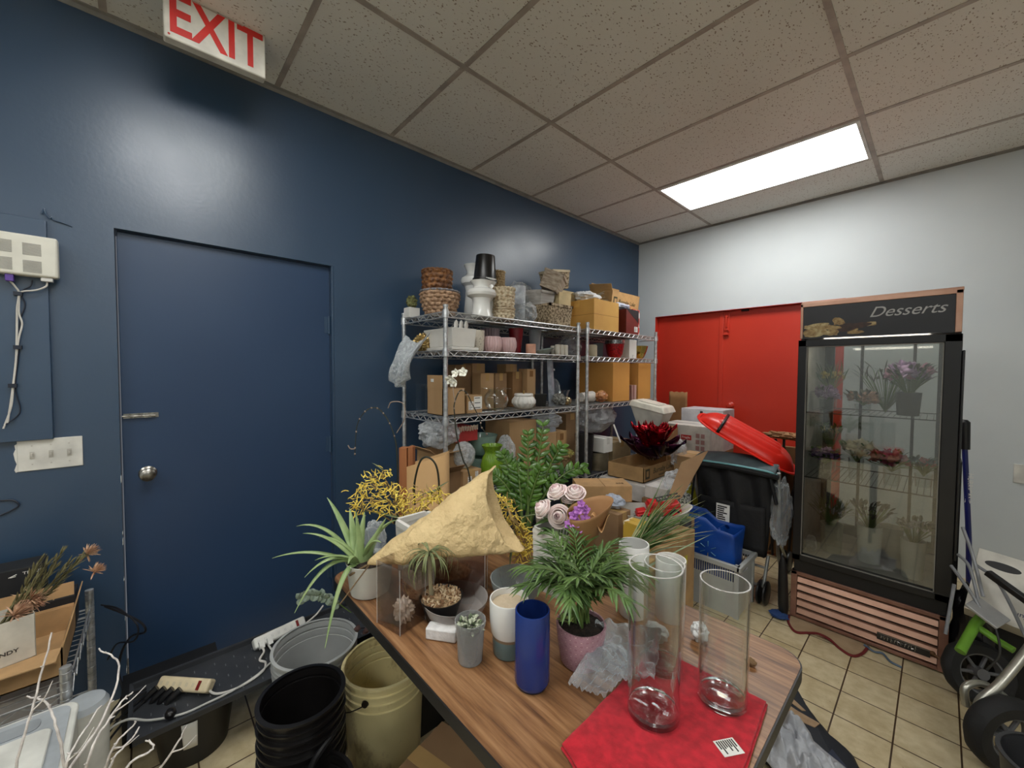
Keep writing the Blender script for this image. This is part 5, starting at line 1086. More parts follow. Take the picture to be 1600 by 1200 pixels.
# ---- aloe
al = thing('aloe_plant', 'aloe with long pale green leaves arching over the table corner', 'plant', (1.135, -3.60, .80))
def aleaf(tip, w, arch, seed=0, b=None, mat=GREENA):
    b = Vector(b or (random.Random(seed).uniform(-.012, .012), random.Random(seed + 9).uniform(-.012, .012), 0)); t = Vector(tip) - Vector((1.135, -3.60, .80)); mid = (b + t) * .5 + Vector((0, 0, arch)); P = []
    for i in range(15): s = i / 14; P.append(b * (1 - s) ** 2 + mid * 2 * s * (1 - s) + t * s * s)
    m = MB(); m.tube(P, [w * (1 - .0 * (i / 14)) * (1 - (i / 14) ** 2.2) * .5 + .0008 for i in range(15)], 10, flat=.45); m.build('leaf', mat, al, smooth=70)
for i, (tip, w, a) in enumerate([((1.023, -3.811, .852), .019, .06), ((1.014, -3.744, .925), .020, .09), ((1.06, -3.739, .916), .020, .06), ((.985, -3.646, .985), .026, .04), ((1.05, -3.598, .955), .028, .02), ((1.10, -3.57, .95), .028, .02), ((1.167, -3.53, .94), .026, .02),
        ((1.18, -3.50, .93), .018, .06), ((1.146, -3.785, .735), .022, .13), ((1.235, -3.735, .66), .018, .14), ((1.136, -3.756, .82), .020, .08), ((1.159, -3.735, .87), .016, .04), ((1.20, -3.66, .85), .018, .05), ((1.08, -3.70, .90), .018, .05), ((1.24, -3.58, .90), .018, .06), ((1.13, -3.61, .97), .02, .0)]): aleaf(tip, w, a, i)
pot('translucent_planter', 'translucent white plastic planter holding the aloe', 'planter', (1.150, -3.575, T0), [(.052, 0), (.056, .003), (.060, .02), (.068, .095), (.070, .10)], pbr('translucent_white', (206, 206, 200), .35, rgb2=(196, 196, 190)), .003, 48, soil=.012)
crumple('clear bag liner bunched around the aloe planter rim', (1.12, -3.545, .80), (.05, .03, .06), PLAS, seed=88, name='clear_bag')
# ---- white rectangular planter box behind kraft bouquet
wpb = planter_box('plain white ceramic planter box hidden behind the paper bouquet', (1.190, -3.42, T0), (.13, .12, .19), CERM, name='white_planter')
# ---- kraft wrapped bouquet
kb_ = thing('paper_bouquet', 'big crumpled kraft paper bouquet wrap lying across the acrylic boxes', 'bouquet', (1.2, -3.6, .83))
tip = Vector((1.205, -3.600, .838)); bo = Vector((0, 0, 0)) + Vector((1.2, -3.6, .83))
def pb(u, v):
    a = u * 2 * PI; s = v
    top = [Vector((1.205, -3.600, .846)), Vector((1.262, -3.545, .915)), Vector((1.300, -3.44, .985)), Vector((1.318, -3.345, 1.035)), Vector((1.343, -3.233, 1.088))]
    bot = [Vector((1.205, -3.600, .832)), Vector((1.300, -3.525, .850)), Vector((1.375, -3.42, .862)), Vector((1.425, -3.33, .862)), Vector((1.462, -3.215, .845))]
    k = s * 4; i = min(3, int(k)); f = k - i; t_ = top[i].lerp(top[i + 1], f); b_ = bot[i].lerp(bot[i + 1], f)
    c = (t_ + b_) / 2; h = (t_ - b_) / 2; side = Vector((.60, -.75, -.05)).normalized(); w = .012 + .070 * math.sin(min(1, s * 1.25) * PI * .5); w *= (1 - .35 * max(0, s - .75) * 4 * .8)
    # mouth cut back between the two points of the paper
    ca, sa = math.cos(a), math.sin(a); p = c + h * ca * (abs(ca) ** -.15 if abs(ca) > .2 else 1.27) + side * sa * w
    if s > .72: p = p + (c - p) * 0 - (b_ - bot[0]).normalized() * (.11 * (s - .72) / .28) * (abs(sa) ** 1.3) * .45
    n = noise.noise(Vector((p.x * 16, p.y * 16, p.z * 18))) * .010 + noise.noise(Vector((p.x * 45, p.y * 45, p.z * 45))) * .0035
    return p + (p - c).normalized() * n * min(1, s * 4) - Vector((1.2, -3.6, .83))
MB().grid(pb, 90, 60, cu=True).build('paper', KRAFT, kb_, solid=.0012, smooth=60)
m = MB(); m.tube([(.012, .006, .008), (-.03, -.045, -.03)], .0035, 6); m.tube([(.012, .0, .006), (.02, -.09, -.075)], .0018, 6); m.build('stem_end', pbr('twig_brown', (120, 96, 66), .8), kb_)
# ---- kangaroo paws
YEL = pbr('kangaroo_paw_yellow', (252, 232, 112), .6, rgb2=(238, 206, 84), ns=60); YEB = pbr('faded_paw_tan', (170, 142, 84), .7)
def paws(label, pts, base, seed, name='kangaroo_paw', leaves=()):
    r = thing(name, label, 'flower', base); q = random.Random(seed); B = Vector(base)
    for (x, y, z, n, R_) in pts:
        c = Vector((x, y, z)) - B; m = MB(); m.tube(smooth_path([Vector((0, 0, 0)), c * .5 + Vector((0, 0, .02)), c], 5), .0022, 6, mi=1); 
        for k in range(n):
            d = Vector((q.gauss(0, 1), q.gauss(0, 1), q.gauss(0, .7))).normalized(); p = c + Vector((q.gauss(0, 1) * R_, q.gauss(0, 1) * R_, q.gauss(0, .6) * R_)); ax = Vector((q.gauss(0, 1), q.gauss(0, 1), q.gauss(0, 1))).normalized(); P = [p]; L = q.uniform(.020, .036)
            for j in range(5): d = (d + ax * .30).normalized(); p = p + d * L / 5; P.append(p)
            m.tube(P, [.0012, .0017, .0019, .0018, .0014, .0007], 5, mi=(0 if q.random() < .8 else 1), cap=False)
        m.build('flower_head', [YEL, YEB], r, smooth=60)
    if leaves:
        m = MB()
        for (x, y, z, tx, ty, tz, w) in leaves: b = Vector((x, y, z)) - B; d = Vector((tx, ty, tz)) - Vector((x, y, z)); m.leaf(b, d, d.length, w, .3, seg=6)
        m.build('leaves', pbr('grey_green_leaf', (122, 134, 96), .5), r, solid=.0006)
    return r
paws('yellow kangaroo paw flowers sprawling left of the paper bouquet', [(.955, -3.445, 1.02, 34, .020), (.93, -3.47, .985, 34, .020), (.90, -3.50, .95, 36, .022), (.97, -3.43, .965, 44, .025), (1.02, -3.39, .94, 48, .028), (1.06, -3.34, .93, 44, .026), (.99, -3.41, .905, 46, .026), (1.05, -3.36, .895, 44, .025), (.90, -3.51, .90, 36, .022), (.94, -3.46, .915, 40, .022), (1.10, -3.31, .95, 32, .020), (1.12, -3.29, .90, 36, .022), (1.02, -3.38, .865, 36, .024)], (1.02, -3.36, .78), 91,
     leaves=[(.96, -3.44, 1.03, .94, -3.47, 1.07, .012), (.90, -3.49, .88, 1.08, -3.36, .885, .022), (1.08, -3.33, .94, 1.12, -3.28, 1.01, .028), (1.05, -3.35, .94, 1.11, -3.30, .985, .02)])
paws('yellow kangaroo paw flowers hanging out of the mouth of the paper bouquet', [(1.285, -3.155, .94, 40, .020), (1.30, -3.145, .91, 34, .018), (1.31, -3.14, .88, 34, .018), (1.33, -3.125, .85, 38, .020), (1.345, -3.11, .825, 36, .020), (1.36, -3.10, .80, 36, .018), (1.385, -3.12, .79, 34, .018), (1.36, -3.14, .77, 30, .018)], (1.36, -3.18, .90), 92,
     leaves=[(1.34, -3.14, .86, 1.36, -3.20, .74, .010), (1.33, -3.12, .88, 1.40, -3.08, .92, .010)])
# ---- black nursery stand group behind the table: zz plant, orchids, kraft bags
BLT = pbr('matte_black_pot', (20, 20, 21), .6)
zz = thing('zz_plant', 'glossy dark green zz plant in a black pot behind the roses', 'plant', (1.02, -2.76, .44))
MB().lathe(wall([(.075, 0), (.095, .20), (.10, .205), (.10, .22)], .003), 40).build('pot', BLT, zz)
MB().lathe([(.09, .18), (.094, .19), (.001, .2)], 30).build('soil', SOIL, zz)
q = random.Random(51)
zs = [((-.10, -.07, .56), .10), ((.0, .0, .66), .02), ((.04, .06, .70), .0), ((.10, .12, .60), .10), ((.17, .20, .50), .16), ((-.05, -.02, .52), .06), ((.06, .02, .50), .05), ((-.12, -.10, .46), .1)]
for i, (tp_, bend) in enumerate(zs):
    b = Vector((q.uniform(-.04, .04), q.uniform(-.04, .04), .19)); t = Vector(tp_); mid = (b + t) * .5 + Vector((0, 0, bend)); P = [b * (1 - s) ** 2 + mid * 2 * s * (1 - s) + t * s * s for s in [k / 14 for k in range(15)]]
    m = MB(); m.tube(P, [.0065 - .0045 * k / 14 for k in range(15)], 8, mi=1)
    for k in range(4, 15):
        dd = (P[min(14, k + 1)] - P[k - 1]).normalized(); sd = dd.cross(Vector((.7, -.7, .2))).normalized()
        for s in (-1, 1): m.leaf(P[k], (dd * .8 + sd * s * .9 + Vector((q.uniform(-.35, .35), q.uniform(-.35, .35), q.uniform(-.2, .2)))), q.uniform(.05, .072) * (1 - .35 * max(0, (k - 10) / 4)), .022, .3, up=(.7, -.7, .4), seg=5, fold=.25)
    m.build('stem', [GREEND, STEMG], zz, solid=.0007, smooth=60)
prop_box('black crate carrying the zz plant behind the table', .88, 1.20, -2.88, -2.62, .438, BLT, tape=False, name='storage_crate', cat='crate')
OST = pbr('dark_orchid_stem', (44, 46, 34), .5)
def orchid_stem(label, pts, pot_xy, z0, blooms=(), extra=(), th=.0036):
    r = thing('orchid_plant', label, 'plant', (pot_xy[0], pot_xy[1], z0)); o_ = Vector((pot_xy[0], pot_xy[1], z0))
    MB().lathe(wall([(.05, 0), (.06, .12)], .002), 32).build('pot', BLT, r)
    P = smooth_path([Vector((0, 0, .05))] + [Vector(p) - o_ for p in pts], 7); n = len(P); MB().tube(P, [th * (1 - .55 * i / n) for i in range(n)], 7).build('flower_stem', OST, r)
    m = MB(); q = random.Random(len(pts))
    for i in range(n // 3, n, 5): m.blob(P[i], .0042, .3, 3, 8, 5)
    for e in extra: m.tube(smooth_path([Vector(p) - o_ for p in e], 5), .0022, 5)
    m.build('nodes', pbr('pale_twig', (150, 132, 118), .6), r)
    for i, (c, d, s) in enumerate(blooms): m = MB(); orchid(m, Vector(c) - o_, d, s, 0, i); m.build('orchid_bloom', pbr('white_orchid_petal', (236, 234, 220), .5), r, solid=.0008)
    m = MB(); [m.leaf((0, 0, .1), (math.cos(a), math.sin(a), .5), .13, .045, .9) for a in (.3, 2.2, 4.4)]; m.build('leaves', GREEND, r, solid=.001)
    return r
orchid_stem('bare arching orchid stem silhouetted against the blue wall', [(.759, -3.285, .873), (.755, -3.285, 1.0), (.746, -3.288, 1.092), (.725, -3.305, 1.17), (.699, -3.332, 1.225), (.675, -3.357, 1.237), (.650, -3.385, 1.215), (.632, -3.408, 1.16), (.629, -3.416, 1.064), (.628, -3.417, 1.03)], (.775, -3.285), .44,
            extra=[((.752, -3.286, 1.13), (.775, -3.262, 1.19), (.772, -3.265, 1.255), (.735, -3.300, 1.262), (.722, -3.31, 1.235)), ((.629, -3.416, 1.06), (.612, -3.43, 1.06), (.605, -3.437, 1.075))])
orchid_stem('orchid stem with white blooms in front of the near rack', [(1.009, -3.086, .93), (.985, -3.108, 1.03), (.965, -3.125, 1.129), (.956, -3.13, 1.22), (.955, -3.129, 1.262), (.967, -3.112, 1.312), (.985, -3.092, 1.308), (1.005, -3.075, 1.26), (1.028, -3.052, 1.196), (1.032, -3.048, 1.165), (1.052, -3.03, 1.13)], (1.03, -3.06), .44,
            blooms=[((.940, -3.136, 1.362), (.5, -.8, -.3), .027), ((.958, -3.122, 1.385), (.3, -.9, .2), .024), ((.975, -3.100, 1.388), (.6, -.6, .3), .026), ((.952, -3.127, 1.35), (.4, -.9, -.2), .026)], extra=[((.958, -3.128, 1.27), (.950, -3.132, 1.32), (.955, -3.126, 1.37), (.985, -3.09, 1.40))])
prop_box('black crate carrying the bare orchid behind the table corner', .69, .86, -3.36, -3.21, .438, BLT, tape=False, name='storage_crate', cat='crate')
prop_box('black crate carrying the white blooming orchid behind the table', .92, 1.20, -2.91, -2.885 + .0, .30, BLT, tape=False, name='storage_crate', cat='crate') if False else None
KB2 = pbr('kraft_bag_paper', (196, 158, 108), .75, rgb2=(184, 146, 98), ns=5, bump=.1)
def bagpaper(label, loc, w, d, h, rz, mat, slant=0):
    r = thing('paper_bag', label, 'bag', loc, rz); m = MB(); t = .002
    vs = [(-w / 2, -d / 2, 0), (w / 2, -d / 2, 0), (w / 2, d / 2, 0), (-w / 2, d / 2, 0), (-w / 2, -d / 2, h - slant), (w / 2, -d / 2, h), (w / 2, d / 2, h), (-w / 2, d / 2, h - slant)]
    m.add(vs, [(3, 2, 1, 0), (0, 1, 5, 4), (1, 2, 6, 5), (2, 3, 7, 6), (3, 0, 4, 7)]); m.build('bag', mat, r, solid=.0025)
    return r
b1 = bagpaper('tall kraft paper bag with a black cord handle near the blue wall', (.65, -3.07, .30), .18, .10, .70, .75, KB2, .06)
b2 = bagpaper('wide kraft paper bag leaning behind the kangaroo paws', (.745, -3.15, .30), .20, .08, .58, .75, KB2, .14)
m = MB(); m.tube(smooth_path([(-.03, -.042, .50), (-.028, -.05, .60), (.0, -.055, .70), (.04, -.055, .715), (.075, -.05, .66), (.085, -.045, .50)]), .0045, 8); m.build('cord_handle', OST, b2)
b3 = bagpaper('low dark-handled carton bag against the rack corner post', (.90, -2.98, .30), .13, .08, .50, .75, CARDD)
m = MB(); m.tube(smooth_path([(-.05, -.042, .46), (-.05, -.05, .54), (-.02, -.055, .58), (.02, -.055, .57), (.04, -.05, .46)]), .0035, 8); m.tube(smooth_path([(-.09, -.05, .46), (-.085, -.055, .52), (-.07, -.055, .56), (-.055, -.05, .46)]), .0035, 8); m.build('cord_handle', OST, b3)
prop_box('low brown carton under the kraft bags', .58, 1.0, -3.14, -2.92, .298, CARDD)
wd = thing('wood_offcut', 'two short reddish wood offcuts standing behind the kraft bags', 'wood', (.60, -3.16, 0), .7)
WDM = pbr('red_brown_wood', (164, 104, 62), .6, rgb2=(118, 66, 36), ns=14, stretch=(1, 1, .1))
MB().box(-.03, -.02, .0, .008, .02, 1.03).build('post', WDM, wd, bevel=.002); MB().box(.012, -.015, 0, .036, .02, 1.035).build('post', WDM, wd, bevel=.002)
pot('plastic_cup', 'clear plastic pot with dark soil beside the kangaroo paws', 'pot', (1.25, -2.875, .72), [(.04, 0), (.052, .11)], film('nursery_clear', (206, 200, 190), .25, .2, 10, .3, 20, .3), .002, 36, soil=.01)
prop_box('black crate carrying the clear plastic pot', 1.205, 1.30, -2.925, -2.83, .718, BLT, tape=False, name='storage_crate', cat='crate')
# ================================================================ left floor: tray bench, power strips, buckets
TRB = pbr('black_tray_plastic', (60, 62, 66), .38, rgb2=(48, 50, 54), ns=8)
tray = thing('plant_tray', 'long black perforated plant tray along the foot of the blue door', 'tray', (.31, -4.13, .20))
W_, L_ = .31, .86
m = MB(); m.box(.004, .004, 0, W_ - .004, L_ - .004, .004); m.box(.03, .03, .004, W_ - .03, L_ - .03, .0045)
for s, (a, b, c, d) in enumerate(((0, 0, .006, L_), (W_ - .006, 0, W_, L_), (0, 0, W_, .006), (0, L_ - .006, W_, L_))): m.box(a, b, 0, c, d, .022)
m.box(-.006, -.006, .020, W_ + .006, .004, .024); m.box(-.006, L_ - .004, .020, W_ + .006, L_ + .006, .024); m.box(-.006, 0, .020, .004, L_, .024); m.box(W_ - .004, 0, .020, W_ + .006, L_, .024)
m.build('tray', TRB, tray)
m = MB()
for i in range(7):
    for j in range(24):
        if (i + j) % 2 == 0: m.box(.045 + i * .036, .05 + j * .032, .0045, .045 + i * .036 + .014, .05 + j * .032 + .003, .0068)
m.build('raised_ribs', pbr('tray_rib', (104, 106, 110), .3), tray)
MB().blob((.26, .10, .022), (.020, .016, .016), .1, 3, 18, 10).build('knob', BLKG, tray)
pot('round_tub', 'black round tub with a white sticker holding up the near end of the tray', 'tub', (.47, -3.96, 0), [(.10, 0), (.125, .17), (.13, .19)], BLKP, .003, 44)
MB().grid(lambda u, v: ((.126 + .002) * math.cos(-.35 + .35 * u) * (1 - .12 * v), (.128) * math.sin(-.35 + .35 * u) * (1 - .12 * v), .175 - .10 * v), 8, 4).build('white_sticker', PAPER, bpy.data.objects['round_tub'], solid=.0006)
pot('round_tub', 'black round tub under the middle of the long tray', 'tub', (.46, -3.60, 0), [(.09, 0), (.115, .17), (.12, .19)], BLKP, .003, 44)
pot('round_tub', 'black round tub under the far end of the long tray', 'tub', (.46, -3.34, 0), [(.09, 0), (.11, .17), (.115, .19)], BLKP, .003, 44)
MB_ = MB().box(.12, -4.16, 0, .30, -3.86, .16).build('storage_crate', BLT); tag(MB_, 'dark brown crate beneath the tray against the door threshold', 'crate')
IV = pbr('ivory_plastic', (224, 208, 172), .4); WH = pbr('strip_white', (222, 222, 216), .35)
def strip(label, loc, rz, mat, L=.20, plugs=4, pm=None, rot=None):
    r = thing('power_strip', label, 'power strip', loc, rz, None, rot)
    m = MB(); m.box(-L / 2, -.022, -.006, L / 2, .022, .032); m.build('housing', mat, r, bevel=.009, bseg=4)
    m = MB()
    for k in range(6):
        x = -L * .42 + k * L * .125; m.box(x - .0035, -.006, .032, x - .0015, .006, .0325); m.box(x + .0015, -.006, .032, x + .0035, .006, .0325); 
    m.build('sockets', pbr('socket_shade', (196, 186, 162), .5) if mat is IV else pbr('socket_grey', (200, 200, 198), .5), r)
    MB().box(L * .30, -.014, .0322, L * .345, .014, .037).build('red_switch', pbr('red_switch', (120, 16, 16), .3), r)
    for k in range(plugs):
        x = -L * .40 + k * L * .15; p = MB()
        if pm is BLKP: p.tube([(x, -.014, .044), (x - .018, -.040, .046), (x - .034, -.066, .036)], [.012, .011, .006], 10, flat=.75); p.tube(smooth_path([(x - .034, -.066, .036), (x - .065, -.09, .02), (x - .12, -.11 - .005 * k, .012)]), .0035, 6)
        else: p.cbox((x, -.018, .040), (.018, .028, .018))
        p.build('plug', pm, r)
    return r
strip('ivory power strip with four black plugs on the near end of the tray', (.452, -3.975, .222), 0, IV, .20, 4, BLKP, rot=(.85, 0, .75))
strip('white power strip with two white plugs on the far end of the tray', (.355, -3.655, .222), 0, WH, .21, 2, pbr('plug_white2', (226, 226, 222), .4), rot=(.85, 0, 1.72))
m = MB(); m.tube(smooth_path([(.527, -3.925, .222), (.56, -3.90, .212), (.575, -3.84, .210), (.55, -3.76, .210), (.50, -3.735, .210), (.47, -3.75, .214), (.445, -3.73, .226), (.415, -3.735, .235)]), .0042, 8)
o = m.build('cord', CW); tag(o, 'thick white cord from the ivory power strip to the white power strip', 'cord')
m = MB(); m.tube(smooth_path([(.43, -3.71, .235), (.49, -3.70, .214), (.525, -3.735, .211), (.56, -3.79, .211), (.58, -3.86, .211), (.585, -3.93, .211), (.585, -4.0, .212), (.55, -4.08, .216), (.53, -4.14, .24), (.50, -4.20, .20), (.47, -4.24, .12)]), .0038, 8)
o = m.build('cord', pbr('grey_white_cord', (196, 196, 190), .5)); tag(o, 'second white cord running along the tray edge to the chrome cart', 'cord')
m = MB(); m.tube(smooth_path([(.36, -3.55, .222), (.345, -3.50, .235), (.33, -3.46, .26)]), .004, 8); o = m.build('cord', CW); tag(o, 'short white cord rising from the far power strip', 'cord')
m = MB()
for k in range(4): m.tube(smooth_path([(.36 + .02 * k, -4.09, .215), (.38 + .03 * k, -4.15, .225 - .01 * k), (.40 + .04 * k, -4.20, .16), (.42 + .05 * k, -4.22, .06 + .02 * k), (.38, -4.24, .02)]), .0038, 6)
o = m.build('cord_tangle', BLKP); tag(o, 'tangle of black cords falling off the near end of the tray', 'cords', kind=None)
def bucket(label, loc, r, h, mat, ribs=2, t=.003, name='bucket', wall_seg=64, handle=None, lip=.006, rot=None, taper=.86):
    o = thing(name, label, 'bucket', loc, 0, None, rot); rb = r * taper; P = [(rb, 0), (rb + .003, .004)]
    z1 = h - .028 * ribs - .012; P += [(rb + (r - rb) * z1 / h, z1)]
    for k in range(ribs):
        z = z1 + .028 * k; rr = rb + (r - rb) * z / h; P += [(rr, z + .006), (rr + lip, z + .008), (rr + lip, z + .012), (rr + .001, z + .014)]
    P += [(r, h - .008), (r + lip, h - .006), (r + lip, h), (r - .001, h + .001)]
    MB().lathe(wall(P, t), wall_seg).build('shell', mat, o)
    if handle:
        m = MB(); 
        for s in (-1, 1): m.lathe([(.001, 0), (.012, 0), (.010, .008), (.001, .008)], 16, R(handle + (0 if s > 0 else PI), 'Z') @ T(r * .97, 0, h - .05) @ R(PI / 2, 'Y'))
        K = 16; a = handle; m.tube([Vector((math.cos(a) * (r + .006) * math.cos(q), math.sin(a) * (r + .006) * math.cos(q), h - .05 - .10 * math.sin(q))) + Vector((-math.sin(a), math.cos(a), 0)) * (-(r + .010)) * math.sin(q) for q in [PI * k / K for k in range(K + 1)]], .0018, 6)
        m.build('handle', pbr('dark_wire', (60, 52, 44), .5, .5), o)
    return o
TRW = pbr('translucent_bucket', (168, 170, 168), .35, rgb2=(156, 158, 156), ns=6)
bucket('lower one of the two nested translucent grey buckets beside the tray', (.775, -3.625, 0), .138, .345, TRW)
bucket('upper one of the two nested translucent grey buckets beside the tray', (.775, -3.625, .042), .140, .345, TRW, t=.0035, handle=-1.0)
CRB = pbr('dirty_cream_bucket', (214, 200, 142), .4, rgb2=(206, 190, 130), ns=5)
cb = NT('stained_cream_bucket'); cb.set(color=cb.mix(cb.ramp(cb.noise(11, 8, cb.mapping((1, 1, .5)), .72), [(.52, (0, 0, 0, 1)), (.66, (.8, .8, .8, 1))]), lin((226, 212, 158)), lin((156, 128, 82))), rough=.4); CRB = cb.m
bucket('stained cream plastic bucket under the left corner of the table', (1.01, -3.465, 0), .137, .372, CRB, 3, .0035, handle=-.9)
for k in range(5):
    L_k = ['bottom', 'second from the bottom', 'middle', 'fourth from the bottom', 'topmost'][k]
    bucket('glossy black bucket, %s in the nested stack of five' % L_k, (1.055, -3.745, .052 * k), .112, .225, BLKG, 1, .003, lip=.008)
bucket('black bucket partly cut off at the bottom of the picture beside the black stack', (1.235, -3.79, 0), .115, .30, BLKG, 1, .003, lip=.007)
m = MB(); m.tube(smooth_path([(1.13, -3.66, .34), (1.16, -3.70, .34), (1.20, -3.76, .33), (1.27, -3.78, .33), (1.33, -3.72, .34)]), .009, 8); o = m.build('black_handle', BLKP); tag(o, 'thick black curved handle between the black buckets and the cream bucket', 'hose')  # loop of a black crate handle
bb_ = crumple('black plastic bag and wrapper under the table edge by the cream bucket', (1.28, -3.60, 0), (.09, .07, .11), pbr('black_film', (26, 25, 30), .2, bump=.8, bs=14, bd=.02), seed=95, name='black_bag')
crumple('dark clutter bag on the floor deep under the table', (1.60, -3.35, 0), (.16, .12, .14), pbr('dark_clutter', (34, 30, 30), .5, bump=.6, bs=20), seed=96, name='black_bag')
cbt = carton('brown carton on the floor beneath the table', (1.42, -3.50, 0), (.20, .24, .30), rz=.25, mat=CARDD)
# eucalyptus + dark dried stems below the table corner
eu = thing('eucalyptus_sprig', 'silvery eucalyptus sprig poking out under the table corner', 'leaves', (1.06, -3.60, .62))
m = MB(); q = random.Random(61); P = smooth_path([(0, 0, 0), (-.03, -.05, .05), (-.06, -.09, .07), (-.10, -.12, .05)], 6); m.tube(P, .0015, 5, mi=1)
for k in range(4, len(P)):
    for s in (-1, 1): m.leaf(P[k], (q.uniform(-.5, .5), -.5 + q.uniform(-.4, .4), s * .8), .022, .020, .2, up=(.6, -.6, .4), seg=4)
m.build('leaves', [pbr('silver_leaf', (132, 148, 132), .5), STEMG], eu, solid=.0005)
dp = thing('dried_bouquet', 'dark dried flower stems standing behind the grey buckets', 'stems', (.90, -3.30, .30))
m = MB(); q = random.Random(66)
for k in range(30):
    e = Vector((q.uniform(-.09, .12), q.uniform(-.22, .02), q.uniform(.12, .36))); m.tube(smooth_path([(0, 0, 0), e * .5 + Vector((0, 0, .03)), e], 3), .0015, 5); m.blob(e, (.012, .012, .009), .5, 6, 9, 6, k, mi=1)
m.build('stems', [pbr('dark_stem', (44, 34, 38), .8), pbr('dried_bloom', (88, 62, 58), .9)], dp)
prop_box('dark crate behind the grey buckets', .70, 1.02, -3.42 + .09, -3.15, .299, BLT, tape=False, name='storage_crate', cat='crate')
# ================================================================ chrome cart and clutter by the left edge
ct = thing('chrome_cart', 'chrome wire cart at the left edge holding boxes and dried proteas', 'cart', (.115, -4.245, 0))
w_, l_, ht = .53, .60, .545
for px, py in ((0, 0), (w_, -.01), (0, -l_), (w_, -l_)):
    m = MB(); pr_l = [(.001, .03), (.0125, .03)]; z = .04
    while z < ht - .03: pr_l += [(.0125, z + .022), (.0108, z + .023), (.0108, z + .025), (.0125, z + .026)]; z += .026
    pr_l += [(.0125, ht), (.001, ht + .002)]; m.lathe(pr_l, 18, cx=px, cy=py); m.build('post', CHROME, ct)
for z in (.47, .15):
    m = MB()
    for dz in (0, -.03):
        m.tube([(0, 0, z + dz), (w_, -.01, z + dz), (w_, -l_, z + dz), (0, -l_, z + dz), (0, 0, z + dz)], .0035, 8)
    for i in range(1, 16): m.tube([(w_ * i / 16, -.004, z + .002), (w_ * i / 16, -l_, z + .002)], .0016, 5)
    for i in range(14): m.tube([(w_, -.01 - l_ * i / 14, z - (.03 if i % 2 else 0)), (w_, -.01 - l_ * (i + 1) / 14, z - (0 if i % 2 else .03))], .002, 5)
    for i in range(12): m.tube([(w_ * i / 12, -.002, z - (.03 if i % 2 else 0)), (w_ * (i + 1) / 12, -.002, z - (0 if i % 2 else .03))], .002, 5)
    m.build('wire_shelf', CHROME, ct)
tx = carton('matte black box with small white lettering against the blue wall', (.105, -4.475, .4735), (.10, .24, .225), mat=pbr('matte_black_card', (30, 31, 34), .6), tape=False, name='black_box')
text('lettering', 'TELUS', .0135, PAPER, T(.0508, .098, .205) @ FX, tx, .0003, sx=1.25)
m = MB(); m.tube([(.051, .044, .199), (.051, .062, .206)], .0014, 5); m.tube([(.051, .048, .198), (.051, .060, .200)], .001, 5); m.build('swoosh', PAPER, tx)
carton('dark box lying on the cart behind the open brown carton', (.20, -4.32, .4735), (.10, .10, .12), mat=MATS['matte_black_card'], tape=False, name='black_box')
open_carton('open brown carton with raised flaps at the cart corner', (.40, -4.40, .4735), (.30, .26, .085), mat=pbr('cart_carton', (190, 152, 106), .8), flaps=[('+y', .08, .25), ('+x', .10, 1.45), ('-x', .08, .2)])
gs = thing('gift_box', 'white paper gift bag with block lettering holding the dried proteas', 'gift bag', (.536, -4.448, .562), rz=.25)
WG = pbr('warm_white_card', (216, 210, 196), .6)
m = MB(); t = .002; m.box(-.05, -.12, 0, .05, .12, t); m.box(.05 - t, -.12, 0, .05, .12, .125); m.box(-.05, -.12, 0, -.05 + t, .12, .125); m.box(-.05, .12 - t, 0, .05, .12, .125); m.box(-.05, -.12, 0, .05, -.12 + t, .125); m.build('bag', WG, gs)
text('lettering', 'BURGUNDY', .0150, INK, T(.0506, .088, .036) @ FX, gs, .0003, sx=1.1, align='RIGHT', off=.0003)
pro = thing('protea_bunch', 'dried pink protea bunch with olive foliage leaning out of the white gift bag', 'flowers', (.53, -4.42, .585))
OL = pbr('olive_leaf', (128, 122, 84), .8, rgb2=(94, 88, 56), ns=30); PRT = pbr('dried_protea', (214, 178, 146), .8, rgb2=(178, 132, 104), ns=40)
m = MB(); q = random.Random(71)
for k in range(7):
    e = Vector((-.05 + .03 * q.random() - .02 * k / 7, .10 + .10 * k / 7, .19 + .05 * q.random() - .02 * (k % 3))); P = smooth_path([(0, -.03, 0), e * .5, e], 6); m.tube(P, .0022, 5)
    for i in range(2, len(P)):
        for s in range(6): m.leaf(P[i], ((P[min(len(P) - 1, i + 1)] - P[i - 1]).normalized() * 1.0 + Vector((q.uniform(-.4, .4), q.uniform(-.4, .4), q.uniform(-.3, .4)))), .035, .006, .1, seg=3)
m.build('foliage', OL, pro, solid=.0005)
for k, (x, y, z, s) in enumerate(((-.06, .20, .215, 1.25), (-.03, .085, .125, 1.7), (-.05, .215, .155, 1.15), (.01, .06, .105, 1.5))):
    m = MB(); c = Vector((x, y, z)); ax = Vector((-.1, .6, .5)).normalized() if k != 1 else Vector((.6, .5, .2)).normalized()
    for j in range(120):
        d = (ax + Vector((q.gauss(0, .55), q.gauss(0, .55), q.gauss(0, .55)))).normalized(); m.leaf(c, d, .026 * s * q.uniform(.7, 1.1), .0045, .2, seg=3)
    m.build('protea_head', PRT, pro, solid=.0005)
MB().blob((.03, -.04, .10), (.025, .03, .02), .4, 4, 20, 12, 3).build('dusty_rose', pbr('dusty_pink', (182, 150, 162), .8), pro)
carton('white carton low beside the cart post', (.30, -4.36, .155), (.22, .12, .22), mat=pbr('grey_white_carton', (176, 172, 170), .7), tape=False, name='white_carton')
